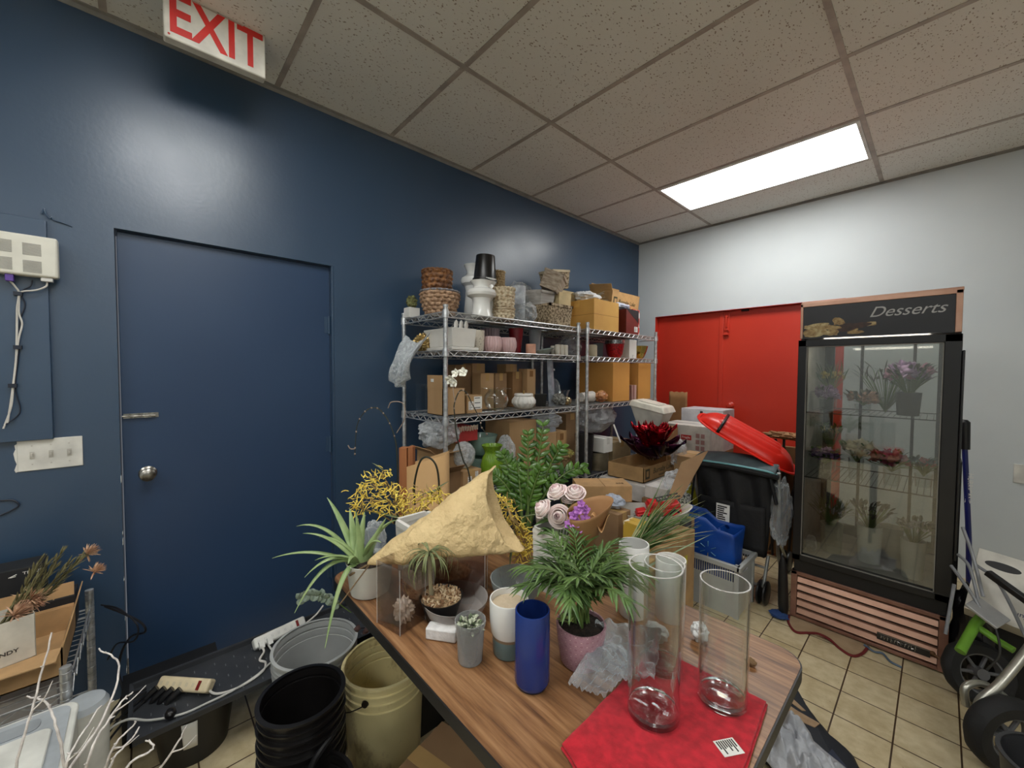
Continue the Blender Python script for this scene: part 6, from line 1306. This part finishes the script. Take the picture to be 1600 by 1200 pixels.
m = MB(); m.tube(smooth_path([(.20, -4.20, .50), (.24, -4.15, .47), (.30, -4.10, .44), (.30, -4.09, .40), (.22, -4.13, .36), (.16, -4.16, .28), (.15, -4.17, .20), (.18, -4.16, .12), (.16, -4.20, .04)]), .004, 6); m.tube(smooth_path([(.18, -4.21, .50), (.26, -4.16, .50), (.33, -4.11, .45), (.30, -4.12, .38), (.20, -4.17, .34), (.14, -4.20, .26)]), .003, 6)
o = m.build('cord_tangle', pbr('black_cord', (18, 20, 28), .5)); tag(o, 'black cords hanging from the chrome cart in front of the blue wall', 'cords')
# white appliance with grey lid
LDG = pbr('pale_grey_plastic', (172, 178, 182), .35); WPB = pbr('cream_white_plastic', (222, 222, 214), .35)
ap = thing('waste_bin', 'white bin with a pale grey rounded lid cut off by the left edge', 'bin', (.752, -4.222, 0))
def rr2(x0, y0, x1, y1, r, n=6):
    P = []
    for cx, cy, a0 in ((x1 - r, y0 + r, -90), (x1 - r, y1 - r, 0), (x0 + r, y1 - r, 90), (x0 + r, y0 + r, 180)):
        for k in range(n + 1): a = math.radians(a0 + 90 * k / n); P.append((cx + r * math.cos(a), cy + r * math.sin(a)))
    return P
MB().prism(rr2(0, -.30, .30, 0, .03), 0, .49).build('body', WPB, ap, bevel=.004)
MB().prism(rr2(-.004, -.304, .304, .004, .034), .49, .500).build('rim', WPB, ap, bevel=.004)
MB().prism(rr2(.010, -.29, .29, -.010, .03), .5005, .503).build('lid', LDG, ap)
MB().prism(rr2(.09, -.25, .27, -.035, .02), .5035, .509).build('pedal_flap', WPB, ap, bevel=.003); MB().prism(rr2(.03, -.28, .075, -.06, .015), .5035, .505).build('grip', pbr('mid_grey_plastic', (150, 156, 160), .4), ap)
b2_ = thing('round_bin', 'small round cream bin behind the pale grey lidded bin', 'bin', (.70, -4.215, 0)); MB().lathe(wall([(.04, 0), (.05, .42), (.05, .44)], .004), 48).build('body', WPB, b2_); MB().lathe([(.001, .44), (.05, .44), (.042, .455), (.001, .46)], 40).build('lid', LDG, b2_)
# white painted branches
WBR = pbr('white_painted_branch', (224, 218, 212), .6, rgb2=(190, 182, 178), ns=60, bump=.5, bs=120)
br = thing('white_branches', 'spray-painted white twigs in the left foreground', 'branches', (1.12, -4.17, 0))
MB().lathe(wall([(.06, 0), (.07, .25)], .004), 32).build('holder', WPB, br)
q = random.Random(81); O = Vector((1.12, -4.17, 0))
tg_ = [[(1.10, -4.24, .45), (1.117, -4.272, .60), (1.09, -4.25, .72), (1.047, -4.228, .834)],
      [(1.13, -4.20, .45), (1.18, -4.21, .58), (1.12, -4.15, .65), (1.03, -4.13, .70), (.985, -4.165, .735)],
      [(1.13, -4.18, .40), (1.18, -4.14, .60), (1.175, -4.10, .643)], [(1.15, -4.15, .40), (1.22, -4.12, .58), (1.22, -4.075, .60), (1.20, -4.085, .612)],
      [(1.14, -4.14, .40), (1.20, -4.05, .55), (1.205, -4.02, .60)], [(1.13, -4.16, .40), (1.22, -4.14, .60), (1.20, -4.10, .635)],
      [(1.12, -4.19, .45), (1.19, -4.20, .62), (1.11, -4.16, .665)], [(1.10, -4.20, .45), (1.08, -4.22, .62), (1.04, -4.24, .68), (1.02, -4.27, .70)], [(1.12, -4.18, .4), (1.20, -4.17, .62), (1.15, -4.13, .675), (1.13, -4.105, .685)]]
for i, P in enumerate(tg_):
    S = smooth_path([Vector((0, 0, .06))] + [Vector(p) - O for p in P], 8); n = len(S); S = [p + Vector((q.uniform(-1, 1), q.uniform(-1, 1), q.uniform(-1, 1))) * .0012 for p in S]
    m = MB(); m.tube(S, [.0036 - .0022 * k / n for k in range(n)], 7)
    for k in range(n // 2, n, 6):
        d = Vector((q.uniform(-1, 1), q.uniform(-1, 1), q.uniform(.1, 1))).normalized(); m.tube([S[k], S[k] + d * q.uniform(.004, .012)], [.002, .001], 5)
    if i % 2 == 0: k = int(n * .7); d = (S[k + 1] - S[k]).normalized(); sd = d.cross(Vector((.6, -.6, .3))).normalized(); m.tube(smooth_path([S[k], S[k] + d * .02 + sd * .02, S[k] + d * .05 + sd * .03], 4), [.0018, .0016, .0015, .0014, .0013, .0012, .0011, .001, .0008][:9], 5)
    m.build('branch', WBR, br)
# ================================================================ display cooler
CO = pbr('copper_laminate', (206, 164, 142), .30, .55, rgb2=(190, 146, 124), ns=8); COD = pbr('dull_copper_trim', (146, 106, 90), .4, .3, rgb2=(120, 84, 70), ns=12)
BKF = pbr('black_cooler_frame', (24, 24, 26), .35, rgb2=(20, 20, 22)); INL = pbr('cooler_liner', (188, 186, 180), .5)
FX0, FX1, FY0, FY1, FH = 1.785, 2.385, -1.38, -.76, 1.785
ck = thing('display_cooler', 'tall black and copper glass door cooler full of flowers, with a lettered header', 'cooler', (FX0, FY0, 0)); W, D = FX1 - FX0, FY1 - FY0
m = MB(); m.box(0, .03, .30, .018, D, 1.775); m.box(W - .018, .03, .30, W, D, 1.775); m.box(0, .03, 1.58, W, D, 1.775); m.box(0, .03, 0.02, W, D, .34)
m.box(.018, D - .03, .34, .07, D, 1.58); m.box(W - .07, D - .03, .34, W - .018, D, 1.58); m.box(.018, D - .03, .34, W - .018, D, .42)
m.build('cabinet', BKF, ck, bevel=.003)
m = MB(); m.box(.018, .05, .34, .022, D - .03, 1.58); m.box(W - .022, .05, .34, W - .018, D - .03, 1.58); m.box(.018, .05, 1.576, W - .018, D - .03, 1.58); m.box(.018, .05, .34, W - .018, D - .03, .36); m.build('liner', INL, ck)
m = MB(); m.box(.068, D - .02, .415, W - .068, D - .016, 1.58); m.build('rear_glass', CLEARG, ck)
m = MB(); m.box(.0, .0, 1.583, .012, .03, 1.775); m.box(W - .022, .0, 1.583, W, .03, 1.775); m.box(0, 0, 1.757, W, .03, 1.780); m.box(-.002, .03, 1.775, W + .002, D, 1.790); m.build('header_frame', CO, ck, bevel=.002)
sg = MB(); sg.box(.012, .006, 1.583, W - .022, .03, 1.757); so = sg.build('header_sign', pbr('sign_black', (34, 34, 38), .35), ck)
text('lettering', 'Desserts', .072, pbr('script_silver', (176, 174, 172), .4), T(.415, .0055, 1.700) @ FY, so, .0004, shear=.42, sx=1.02)
# printed pastries on the header
pcol = [pbr('pastry_tan', (176, 150, 100), .5, rgb2=(126, 96, 56), ns=60), pbr('pastry_cream', (196, 180, 134), .5, rgb2=(150, 122, 76), ns=70), pbr('pastry_brown', (70, 46, 36), .5, rgb2=(44, 30, 26), ns=50)]
m = MB(); q = random.Random(9)
def patch(cx, cz, rx, rz, mi, ang=0, dy=0):
    P = []
    for k in range(22):
        a = 2 * PI * k / 22; r = 1 + .16 * noise.noise(Vector((math.cos(a) * 2 + cx * 50, math.sin(a) * 2, cz * 50))); x = math.cos(a) * rx * r; z = math.sin(a) * rz * r; P.append((cx + x * math.cos(ang) - z * math.sin(ang), cz + x * math.sin(ang) + z * math.cos(ang)))
    m.prism([(x, z) for x, z in P], -.0052 + dy, -.0058 + dy, T(0, 0, 0) @ FY, mi)
for i, a in enumerate([(.07, 1.650, .055, .014, 1, .15), (.12, 1.640, .06, .012, 0, -.1), (.04, 1.615, .028, .020, 0, 0), (.09, 1.618, .045, .016, 1, -.2), (.14, 1.612, .03, .016, 0, .1), (.165, 1.668, .028, .018, 0, -.4), (.20, 1.634, .045, .022, 2, .1), (.245, 1.640, .05, .014, 2, .1), (.215, 1.622, .03, .012, 0, 0), (.28, 1.644, .035, .010, 1, .15), (.30, 1.642, .014, .007, 0, 0), (.06, 1.600, .04, .010, 1, .05), (.235, 1.606, .035, .008, 0, .05)]):
    patch(*a, dy=0.0 - .00002 * i)
for k in range(40): patch(.02 + .14 * q.random(), 1.60 + .055 * q.random(), .006 * q.uniform(.6, 1.4), .005, q.choice((0, 1)), 0, -.0006)
pm_ = m; pm_.build('printed_pastries', pcol, so)
# door with glass
dr = MB(); y0, y1 = -.022, .022; zb, zt = .345, 1.575
dr.box(-.002, y0, zb, .036, y1, zt); dr.box(W - .052, y0, zb, W + .003, y1, zt); dr.box(-.002, y0, 1.538, W + .003, y1, zt); dr.box(-.002, y0, zb, W + .003, y1, .378)
do = dr.build('door', BKF, ck, bevel=.003)
m = MB(); m.box(.036, -.004, .378, W - .052, .0, 1.538); m.build('glass', glass('cooler_glass', (218, 219, 215), .5, .11, .03), do)
m = MB(); g = .004
for a in ((.036, -.0235, .378, .036 + g, -.019, 1.538), (W - .052 - g, -.0235, .378, W - .052, -.019, 1.538), (.036, -.0235, .378, W - .052, -.019, .378 + g), (.036, -.0235, 1.538 - g, W - .052, -.019, 1.538)): m.box(*a)
m.build('gasket', pbr('grey_gasket', (120, 116, 110), .4), do)
MB().box(W + .003, -.03, .55, W + .012, .02, 1.50).build('door_handle', BKF, do, bevel=.003)
m = MB(); m.box(.005, -.003, .275, W - .01, .03, .342); m.build('kick_gap', pbr('deep_black', (10, 10, 14), .5), ck)
# copper louvre grille
m = MB(); m.box(-.006, -.012, .012, .022, .03, .275); m.box(W - .032, -.012, .012, W + .0, .03, .275); m.box(-.006, -.012, .255, W, .03, .275); m.box(.022, -.012, .012, W - .032, .03, .028); m.build('grille_frame', COD, ck, bevel=.002)
for k in range(5):
    z = .034 + k * .0445; l = MB(); l.add([(.024, .012, z), (W - .034, .012, z), (W - .034, -.012, z + .006), (.024, -.012, z + .006), (.024, -.002, z + .030), (W - .034, -.002, z + .030), (W - .034, .014, z + .034), (.024, .014, z + .034)], [(0, 1, 2, 3), (3, 2, 5, 4), (4, 5, 6, 7), (0, 3, 4, 7), (1, 6, 5, 2), (0, 7, 6, 1)]); l.build('louvre', CO, ck)
m = MB(); m.box(.36, -.0165, .062, .545, -.012, .096); bo_ = m.build('badge', pbr('badge_black', (28, 26, 26), .3), ck)
m = MB(); q = random.Random(3); x = .375
while x < .505: h_ = q.uniform(.006, .011); m.tube([(x, -.0168, .079 - h_), (x + q.uniform(-.002, .004), -.0168, .079 + h_)], .0012, 5); m.tube([(x, -.0168, .079 + q.uniform(-.006, .008)), (x + .007, -.0168, .079 + q.uniform(-.006, .008))], .001, 5); x += .012
m.box(.362, -.0172, .093, .543, -.0165, .0945); m.build('badge_mark', pbr('badge_silver', (190, 186, 180), .25, .8), bo_)
m = MB(); m.tube([(.555, -.016, .085), (.60, -.028, .075), (.612, -.032, .072)], .0045, 8); m.blob((.552, -.014, .088), .010, .1, 2, 12, 8); m.build('grille_knob', pbr('knob_brown', (120, 84, 50), .5), ck)
for z in (1.17, .80):
    m = MB()
    for y in (.08, D - .09): m.tube([(.024, y, z), (W - .024, y, z)], .003, 6)
    for i in range(24): m.tube([(.03 + i * (W - .06) / 23, .08, z + .003), (.03 + i * (W - .06) / 23, D - .09, z + .003)], .0014, 5)
    m.build('wire_shelf', pbr('dark_wire_shelf', (58, 56, 56), .4, .6), ck)
m = MB()
for x in (.20, .43): m.box(x, D - .045, .36, x + .014, D - .033, 1.58)
m.build('shelf_pilaster', pbr('dark_wire_shelf', (58, 56, 56)), ck)
m = MB(); m.box(.10, .045, 1.562, W - .10, .065, 1.576); m.build('added_glow_strip', emit('added_cooler_glow', (255, 246, 232), 16.0), ck)  # glowing strip added under the header to brighten the flowers
# flowers inside
def bunch(label, loc, R_, H, cols, n=20, bs=.022, leaves=30, vase=None, seed=1, spike=0, name='flower_bunch', lm=None, vr=.035, vh=.12, flat=.7):
    r = thing(name, label, 'flowers', loc); q = random.Random(seed)
    if vase: MB().lathe(wall([(vr * .85, 0), (vr, vh)], .003), 32).build('vase', vase, r)
    for ci, c in enumerate(cols):
        m = MB()
        for k in range(int(n * 1.5) // len(cols)):
            a = q.uniform(0, 6.283); rr = R_ * math.sqrt(q.random()); p = Vector((rr * math.cos(a), rr * math.sin(a) * flat, H + q.uniform(-.35, .25) * R_ + .3 * (R_ - rr))); s = bs * q.uniform(.8, 1.35)
            for j in range(7):
                d = Vector((q.gauss(0, 1), q.gauss(0, 1), q.gauss(.3, 1))).normalized(); m.leaf(p, d, s, s * .7, -.3, seg=3, fold=.3)
            m.blob(p, (s * .5, s * .5, s * .45), .3, 4, 8, 6, k)
        m.build('blooms', c, r, solid=.0006, smooth=60)
    m = MB(); base = Vector((0, 0, vh * .8 if vase else 0))
    for k in range(leaves):
        a = q.uniform(0, 6.283); e = Vector((math.cos(a) * R_ * q.uniform(.5, 1.15), math.sin(a) * R_ * flat, H + q.uniform(-.5, .4) * R_)); m.tube([base, base.lerp(e, .5) + Vector((0, 0, .01)), e], .0013, 4, mi=1); d = (e - base).normalized(); m.leaf(e, (d + Vector((q.uniform(-.5, .5), q.uniform(-.5, .5), q.uniform(-.4, .3)))), .034 + (.05 if spike else 0), .016 if not spike else .006, .3, seg=4)
    m.build('foliage', [lm or GREEND, STEMG], r, solid=.0005); return r
LIL = pbr('lilac_petal', (168, 142, 178), .6, rgb2=(140, 112, 156), ns=40); PUR = pbr('deep_purple_petal', (110, 78, 140), .6, rgb2=(88, 58, 120), ns=40); YLW = pbr('soft_yellow_petal', (206, 190, 96), .6); PNK = pbr('dusty_pink_petal', (186, 132, 156), .6, rgb2=(160, 102, 134), ns=30); WLY = pbr('cream_lily_petal', (214, 208, 180), .6); MAG = pbr('magenta_petal', (168, 66, 100), .6); COR = pbr('coral_petal', (196, 108, 100), .6); GRY = pbr('dusty_leaf', (92, 96, 84), .6)
S_1, S_2, S_0 = 1.176, .806, .362
bunch('lilac hydrangea bunch on the upper shelf of the cooler, left', (1.885, -1.20, S_1), .05, .10, [LIL], 16, .026, 16, CLEARG, 101, lm=GRY, vh=.07)
bunch('yellow blossom and grass bunch on the upper shelf of the cooler', (1.875, -1.03, S_1), .06, .20, [YLW], 16, .014, 34, CLEARG, 102, spike=1, lm=GREEN, vh=.10)
bunch('dusty tan and green posy in the middle of the upper cooler shelf', (2.04, -1.18, S_1), .065, .085, [pbr('tan_pink_petal', (178, 142, 124), .6)], 14, .022, 34, CLEARG, 103, lm=GRY, vh=.05)
bunch('big dusty pink and mauve arrangement at the right of the upper cooler shelf', (2.215, -1.16, S_1), .085, .22, [PNK, LIL], 22, .034, 80, pbr('dark_vase', (60, 60, 60), .5), 104, lm=pbr('dark_grey_leaf', (70, 76, 68), .6), vh=.12, vr=.05)  # leaves in a dark grey-green
bunch('spiky dark fan leaves rising behind the big pink arrangement', (2.12, -1.04, S_1), .10, .20, [GRY], 4, .012, 40, None, 105, spike=1, lm=pbr('dark_grey_leaf', (70, 76, 68), .6))
bunch('deep purple statice bunch on the middle cooler shelf, left', (1.885, -1.20, S_2), .060, .12, [PUR, LIL], 26, .020, 40, CLEARG, 106, lm=GREEND, vh=.08)
bunch('yellow and green filler sprigs behind the purple statice', (1.88, -1.02, S_2), .05, .24, [YLW], 10, .010, 30, CLEARG, 107, lm=GREEND, vh=.12)
bunch('cream lilies in the centre of the middle cooler shelf', (2.02, -1.18, S_2), .06, .17, [WLY], 12, .036, 24, CLEARG, 108, lm=GREEND, vh=.12)
bunch('magenta and coral roses on the middle cooler shelf, right', (2.165, -1.20, S_2), .075, .14, [MAG, COR], 20, .026, 34, CLEARG, 109, lm=GREEND, vh=.09)
bunch('bushy grey-green foliage at the right end of the middle cooler shelf', (2.28, -1.12, S_2), .045, .12, [COR], 6, .018, 44, CLEARG, 110, lm=GRY, vh=.07)
bunch('green stems with tiny white blooms in a clear bucket at the cooler bottom', (1.92, -1.16, S_0), .065, .235, [pbr('tiny_white_petal', (206, 200, 208), .6)], 26, .009, 70, film('clear_bucket', (190, 194, 186), .2, .15, 8, .2, 8, .2), 111, lm=pbr('bunch_green', (106, 118, 66), .6), vh=.16, vr=.055, spike=1)
bunch('dark foliage bunch in a white can with a cut spout at the cooler bottom', (2.085, -1.17, S_0), .075, .28, [GRY], 4, .01, 60, CERW, 112, lm=pbr('dark_grey_leaf', (70, 76, 68), .6), vh=.20, vr=.055)
bunch('small white gypsophila bunch in a white can at the cooler bottom right', (2.255, -1.23, S_0), .06, .26, [pbr('tiny_white_petal', (206, 200, 208), .6)], 40, .008, 44, CERW, 113, lm=GRY, vh=.19, vr=.048)
pot('white_bucket', 'plain white can behind the spouted can at the cooler bottom', 'bucket', (2.16, -1.00, S_0), [(.045, 0), (.052, .17)], CERM, .003, 40)
crumple('crumpled clear wrap at the left corner of the cooler floor', (1.845, -1.28, S_0), (.028, .04, .05), PLAS, seed=120, name='clear_bag')
# boot/black sleeve hanging at the left of the cooler, mat and rags beneath
o = MB().lathe([(.001, 0), (.020, .01), (.026, .06), (.024, .20), (.020, .30), (.010, .34), (.001, .345)], 24).build('black_sleeve', BLKP); place(o, (1.752, -1.41, .0), rot=(.02, -.03, 0)); tag(o, 'black padded sleeve standing against the left side of the cooler', 'sleeve')
MAT_ = pbr('beige_mat', (176, 152, 122), .85, rgb2=(160, 136, 106), ns=10); MATR = pbr('maroon_mat_edge', (112, 30, 30), .8)
fm = thing('floor_mat', 'beige floor mat with a wavy maroon edge sticking out under the cooler', 'mat', (0, 0, 0))
edge = smooth_path([(1.775, -1.39, 0), (1.79, -1.47, 0), (1.835, -1.535, 0), (1.88, -1.50, 0), (1.92, -1.465, 0), (1.97, -1.475, 0), (2.02, -1.525, 0), (2.07, -1.545, 0), (2.10, -1.49, 0), (2.115, -1.40, 0)], 6)
m = MB(); m.prism([(p.x, p.y) for p in edge] + [(2.11, -1.34), (1.78, -1.34)], .001, .005); m.build('mat', MAT_, fm)
m = MB(); m.tube([Vector((p.x, p.y, .005)) for p in edge], .0065, 6); m.grid(lambda u, v: (1.875 + .17 * u, (-1.503 + .035 * math.sin(u * 3.3) - .02 * u) - v * .020 * math.sin(u * PI), .004 + .008 * v * math.sin(u * PI)), 16, 3); m.build('border', MATR, fm)
crumple('crumpled blue cloth on the tiles at the left foot of the cooler', (1.737, -1.44, 0), (.045, .045, .014), pbr('blue_cloth', (44, 74, 128), .9, bump=.5, bs=60), cat='cloth', name='blue_cloth', amp=.5, seed=131)
m = MB(); m.tube(smooth_path([(2.10, -1.41, .012), (2.14, -1.43, .008), (2.17, -1.42, .010), (2.20, -1.46, .006), (2.24, -1.47, .004)]), .005, 6); o = m.build('blue_wire', pbr('blue_grey_wire', (84, 104, 126), .5)); tag(o, 'bluish cable scrap poking out beneath the cooler grille', 'cable')
# ================================================================ bag on the floor by the table
NAV = pbr('black_navy_fabric', (26, 30, 38), .7, rgb2=(20, 24, 32), bump=.2); TANS = pbr('tan_fabric', (164, 136, 106), .8, rgb2=(146, 120, 92), ns=30)
fb_ = thing('duffel_bag', 'flattened black and navy bag with tan panels on the tiles beside the table', 'bag', (2.03, -2.27, 0))
P = [(-.24, .02), (-.19, .16), (-.09, .23), (-.02, .13), (.05, .06), (.12, .02), (.19, -.10), (.17, -.20), (.06, -.24), (-.10, -.22), (-.22, -.14)]
pillow(P, 0.001, .055, .02).build('body', NAV, fb_, smooth=60)
m = MB(); m.prism([(-.19, .06), (-.155, .095), (-.05, .07), (.02, .065), (.01, .03), (-.06, .02), (-.17, .03)], .0555, .058); m.build('tan_panel', TANS, fb_)
m = MB(); m.prism([(-.13, .13), (-.10, .14), (-.03, .095), (-.04, .085), (-.10, .105)], .0555, .058); m.build('tan_panel', TANS, fb_)
m = MB(); m.prism([(.07, -.03), (.16, -.12), (.14, -.17), (.06, -.08)], .0555, .0575); m.build('navy_panel', pbr('navy_fabric', (30, 38, 62), .6), fb_)
def gbag(u, v):
    x = 1.93 + .22 * u + .02 * noise.noise(Vector((u * 5, v * 5, 3))); y = -2.52 + .26 * v; h = .075 + .05 * noise.noise(Vector((u * 4, v * 4, 8))) + .03 * noise.noise(Vector((u * 10, v * 9, 5))) - .05 * u; e = min(u, 1 - u, v, 1 - v) * 5
    return (x, y - .1 * u, max(.062 if e > .3 else .058, .06 + h * min(1, e)))
sheet('grey_bag', 'crumpled pale grey plastic bag lying on the black and tan bag', 'bag', gbag, pbr('grey_poly_bag', (172, 174, 178), .35, rgb2=(156, 158, 164), ns=6, bump=.8, bs=12, bd=.03), .001, 50, 50)
# ================================================================ right side: brush, box, wheels, frame, bin
sb = thing('snow_brush', 'blue snow brush with a black grip leaning on the white wall beside the cooler', 'brush', (2.43, -.30, 0))
BL2 = pbr('navy_blue_plastic', (24, 34, 104), .35)
MB().tube([(.055, 0, .02), (.045, 0, .36), (.012, .0, .92)], .017, 14, flat=.8).build('pole', BL2, sb); MB().tube([(.012, 0, .92), (.006, 0, 1.09), (.008, 0, 1.105)], [.024, .026, .012], 14).build('grip', BLKP, sb)
text('lettering', 'HURRICANE', .034, PAPER, T(.036, -.0145, .68) @ R(.06, 'Y') @ FY @ R(-PI / 2, 'Z'), sb, .0004)
o = MB().box(-.008, -.15, 0, .012, .03, .87).build('dark_board', BKF); place(o, (2.415, -.40, 0)); tag(o, 'thin dark board standing between the cooler and the snow brush', 'board')
struct(MB().box(2.66, -.008, .70, 2.73, 0, .82).build('trim_8', PLATE, bevel=.002))
wc = thing('handle_carton', 'white carton with an oval hand hole and printed text right of the cooler', 'box', (2.56, -1.42, .45), rot=(-.62, .10, -.12))
m = MB(); m.box(-.12, -.05, -.12, .15, .06, .16); m.build('body', pbr('white_gloss_carton', (214, 210, 200), .5), wc, bevel=.002)
MB().prism([(-.045 + .05 * math.cos(a) * (1 if abs(math.cos(a)) < .99 else 1) + (.0 if True else 0), .105 + .017 * math.sin(a)) for a in [2 * PI * k / 28 for k in range(28)]], .0504, .0512, FY).build('hand_hole', BLKP, wc)
text('printing', 'Beautiful\nBaby', .026, pbr('navy_print', (54, 60, 92), .6), T(.06, -.0512, -.055) @ FY @ R(PI, 'Z') @ Matrix.Scale(1, 4), wc, .0003)
m = MB(); [m.box(.03 + .0 * k, -.0512, .055 - k * .011, .10 - (k % 3) * .012, -.0503, .059 - k * .011) for k in range(5)]; m.build('small_print', pbr('tan_print', (170, 120, 84), .6), wc)
for b in list(bpy.data.objects):
    if b.name == 'hand_hole': b.location.y = .0
TYR = pbr('black_tyre', (26, 26, 27), .75, rgb2=(20, 20, 21), bump=.4, bs=60); RIM = pbr('grey_wheel_rim', (96, 96, 98), .5)
def wheel(label, loc, R_, wd, rot, parent=None, hubm=None):
    r = thing('wheel', label, 'wheel', loc, rot=rot) if label else None
    m = MB(); 
    for k in range(1): m.lathe([(R_ - wd * 1.1, -wd * .55), (R_ - wd * .35, -wd * .62), (R_ - .004, -wd * .35), (R_, 0), (R_ - .004, wd * .35), (R_ - wd * .35, wd * .62), (R_ - wd * 1.1, wd * .55)], 60, close=True, fn=lambda r, z, a: (r + (.0015 * math.sin(a * 50) if r > R_ - .01 else 0), z))
    m.build('tyre', TYR, r)
    m = MB(); m.lathe([(R_ - wd * 1.25, -wd * .45), (R_ - wd * 1.02, -wd * .50), (R_ - wd * 1.02, wd * .50), (R_ - wd * 1.25, wd * .45)], 50, close=True); m.lathe([(.001, -wd * .6), (.022, -wd * .6), (.022, wd * .6), (.001, wd * .6)], 20)
    for k in range(6):
        a = k * PI / 3; m.tube([(.018 * math.cos(a), .018 * math.sin(a), 0), ((R_ - wd * 1.15) * math.cos(a), (R_ - wd * 1.15) * math.sin(a), 0)], .007, 8)
    m.build('rim', hubm or RIM, r); return r
wheel('big black air-filled wheel at the lower right beside the black bin', (2.52, -1.88, .135), .132, .05, (PI / 2, 0, .75))
wheel('black wheel in shadow under the green frame tube', (2.47, -1.50, .13), .125, .042, (PI / 2 - .25, 0, .6))
SIL = pbr('silver_tube', (178, 176, 166), .32, .75, rgb2=(150, 148, 138), ns=20)
bkf = thing('jogging_stroller', 'silver tubular stroller frame holding the big black wheel at the right', 'frame', (2.50, -1.80, 0))
m = MB(); m.tube(smooth_path([(-.045, -.085, .15), (-.045, -.08, .21), (.0, -.04, .28), (.06, .05, .38), (.12, .15, .50), (.16, .25, .60)]), .014, 12); m.tube(smooth_path([(-.075, -.05, .16), (-.08, -.045, .22), (-.05, -.01, .24), (-.02, .01, .235)]), .012, 12)
m.tube([(.0, -.03, .25), (.12, -.02, .16), (.20, .0, .10)], .010, 10); m.tube([(.10, .05, .36), (.14, .0, .22), (.18, -.02, .14)], .012, 10)
m.build('tubes', SIL, bkf); m = MB(); m.cbox((-.045, -.085, .14), (.03, .03, .05)); m.cbox((.08, .09, .42), (.06, .10, .03), R(.4, 'Y')); m.build('brackets', SIL, bkf, bevel=.004)
gf = thing('kick_scooter', 'lime green scooter tube with a silver plate and grey cables', 'frame', (2.45, -1.56, 0))
m = MB(); m.tube([(-.04, -.13, .28), (.0, -.02, .36), (.03, .04, .40)], .017, 12); m.tube([(.0, -.02, .36), (.06, -.03, .33), (.10, -.05, .32)], .013, 10); m.build('frame', pbr('lime_paint', (104, 154, 44), .35), gf)
m = MB(); m.box(-.05, -.045, -.006, .05, .04, .006, T(.03, -.05, .44) @ R(.45, 'X') @ R(.35, 'Y') @ R(-.5, 'Z')); m.build('silver_plate', pbr('brushed_plate', (178, 178, 178), .4, .4), gf, bevel=.003)
for k, P in enumerate(([(-.07, .05, .56), (-.02, -.02, .50), (.01, -.05, .45)], [(-.05, .10, .60), (-.02, .04, .58), (.0, .0, .50), (.01, -.03, .44)], [(-.04, .12, .72), (-.01, .08, .62), (.02, .0, .48)], [(.0, .08, .58), (.06, .04, .54), (.12, -.02, .40), (.14, -.05, .34)], [(-.06, .0, .50), (-.07, -.03, .40), (-.08, -.06, .30)], [(.03, -.04, .44), (.05, -.09, .40), (.06, -.12, .32), (.03, -.14, .25)])):
    MB().tube(smooth_path(P), .006 if k != 5 else .004, 8).build('cable', pbr('grey_cable', (134, 136, 140), .4) if k != 5 else pbr('dark_cable2', (40, 38, 34), .5), gf)
crumple('black bag bundled on the floor between the cooler and the wheels', (2.46, -1.32, 0), (.075, .10, .22), pbr('black_bag_film', (18, 18, 20), .35, bump=.5, bs=16), seed=141, name='black_bag')
o = MB().box(-.17, -.013, -.012, .0, .013, .012).build('black_bar', BLKP, bevel=.004); place(o, (2.605, -1.66, .52), rot=(0, .42, -.6)); tag(o, 'black rectangular bar end crossing the white printed carton', 'bar')
prop_box('dark storage box beneath the white printed carton', 2.46, 2.75, -1.38, -1.10, .36, BLT, tape=False, name='storage_crate', cat='crate')
bucket('black waste bin cut off by the lower right corner', (2.585, -2.26, 0), .115, .32, pbr('dark_grey_bin', (46, 46, 48), .5), 0, .003, name='waste_bin', lip=.006, taper=.75)
# small things seen between the larger ones
carton('small yellow and white carton behind the kraft cone bouquet', (1.36, -2.36, .52), (.10, .08, .16), mat=pbr('yellow_white_print', (196, 160, 62), .5, rgb2=(228, 222, 206), ns=10, lo=.48, hi=.54), tape=False, name='printed_carton')
prop_box('carton supporting the small yellow and white carton', 1.28, 1.44, -2.45, -2.27, .518, CARDD)
crumple('bluish crumpled plastic bag beside the stamped brown box', (1.14, -2.22, .66), (.06, .05, .035), pbr('blue_white_bag', (176, 184, 200), .5, bump=.6, bs=24), seed=151, name='plastic_bag')
prop_box('carton supporting the bluish plastic bag', 1.08, 1.22, -2.30, -2.18, .658, CARDD)
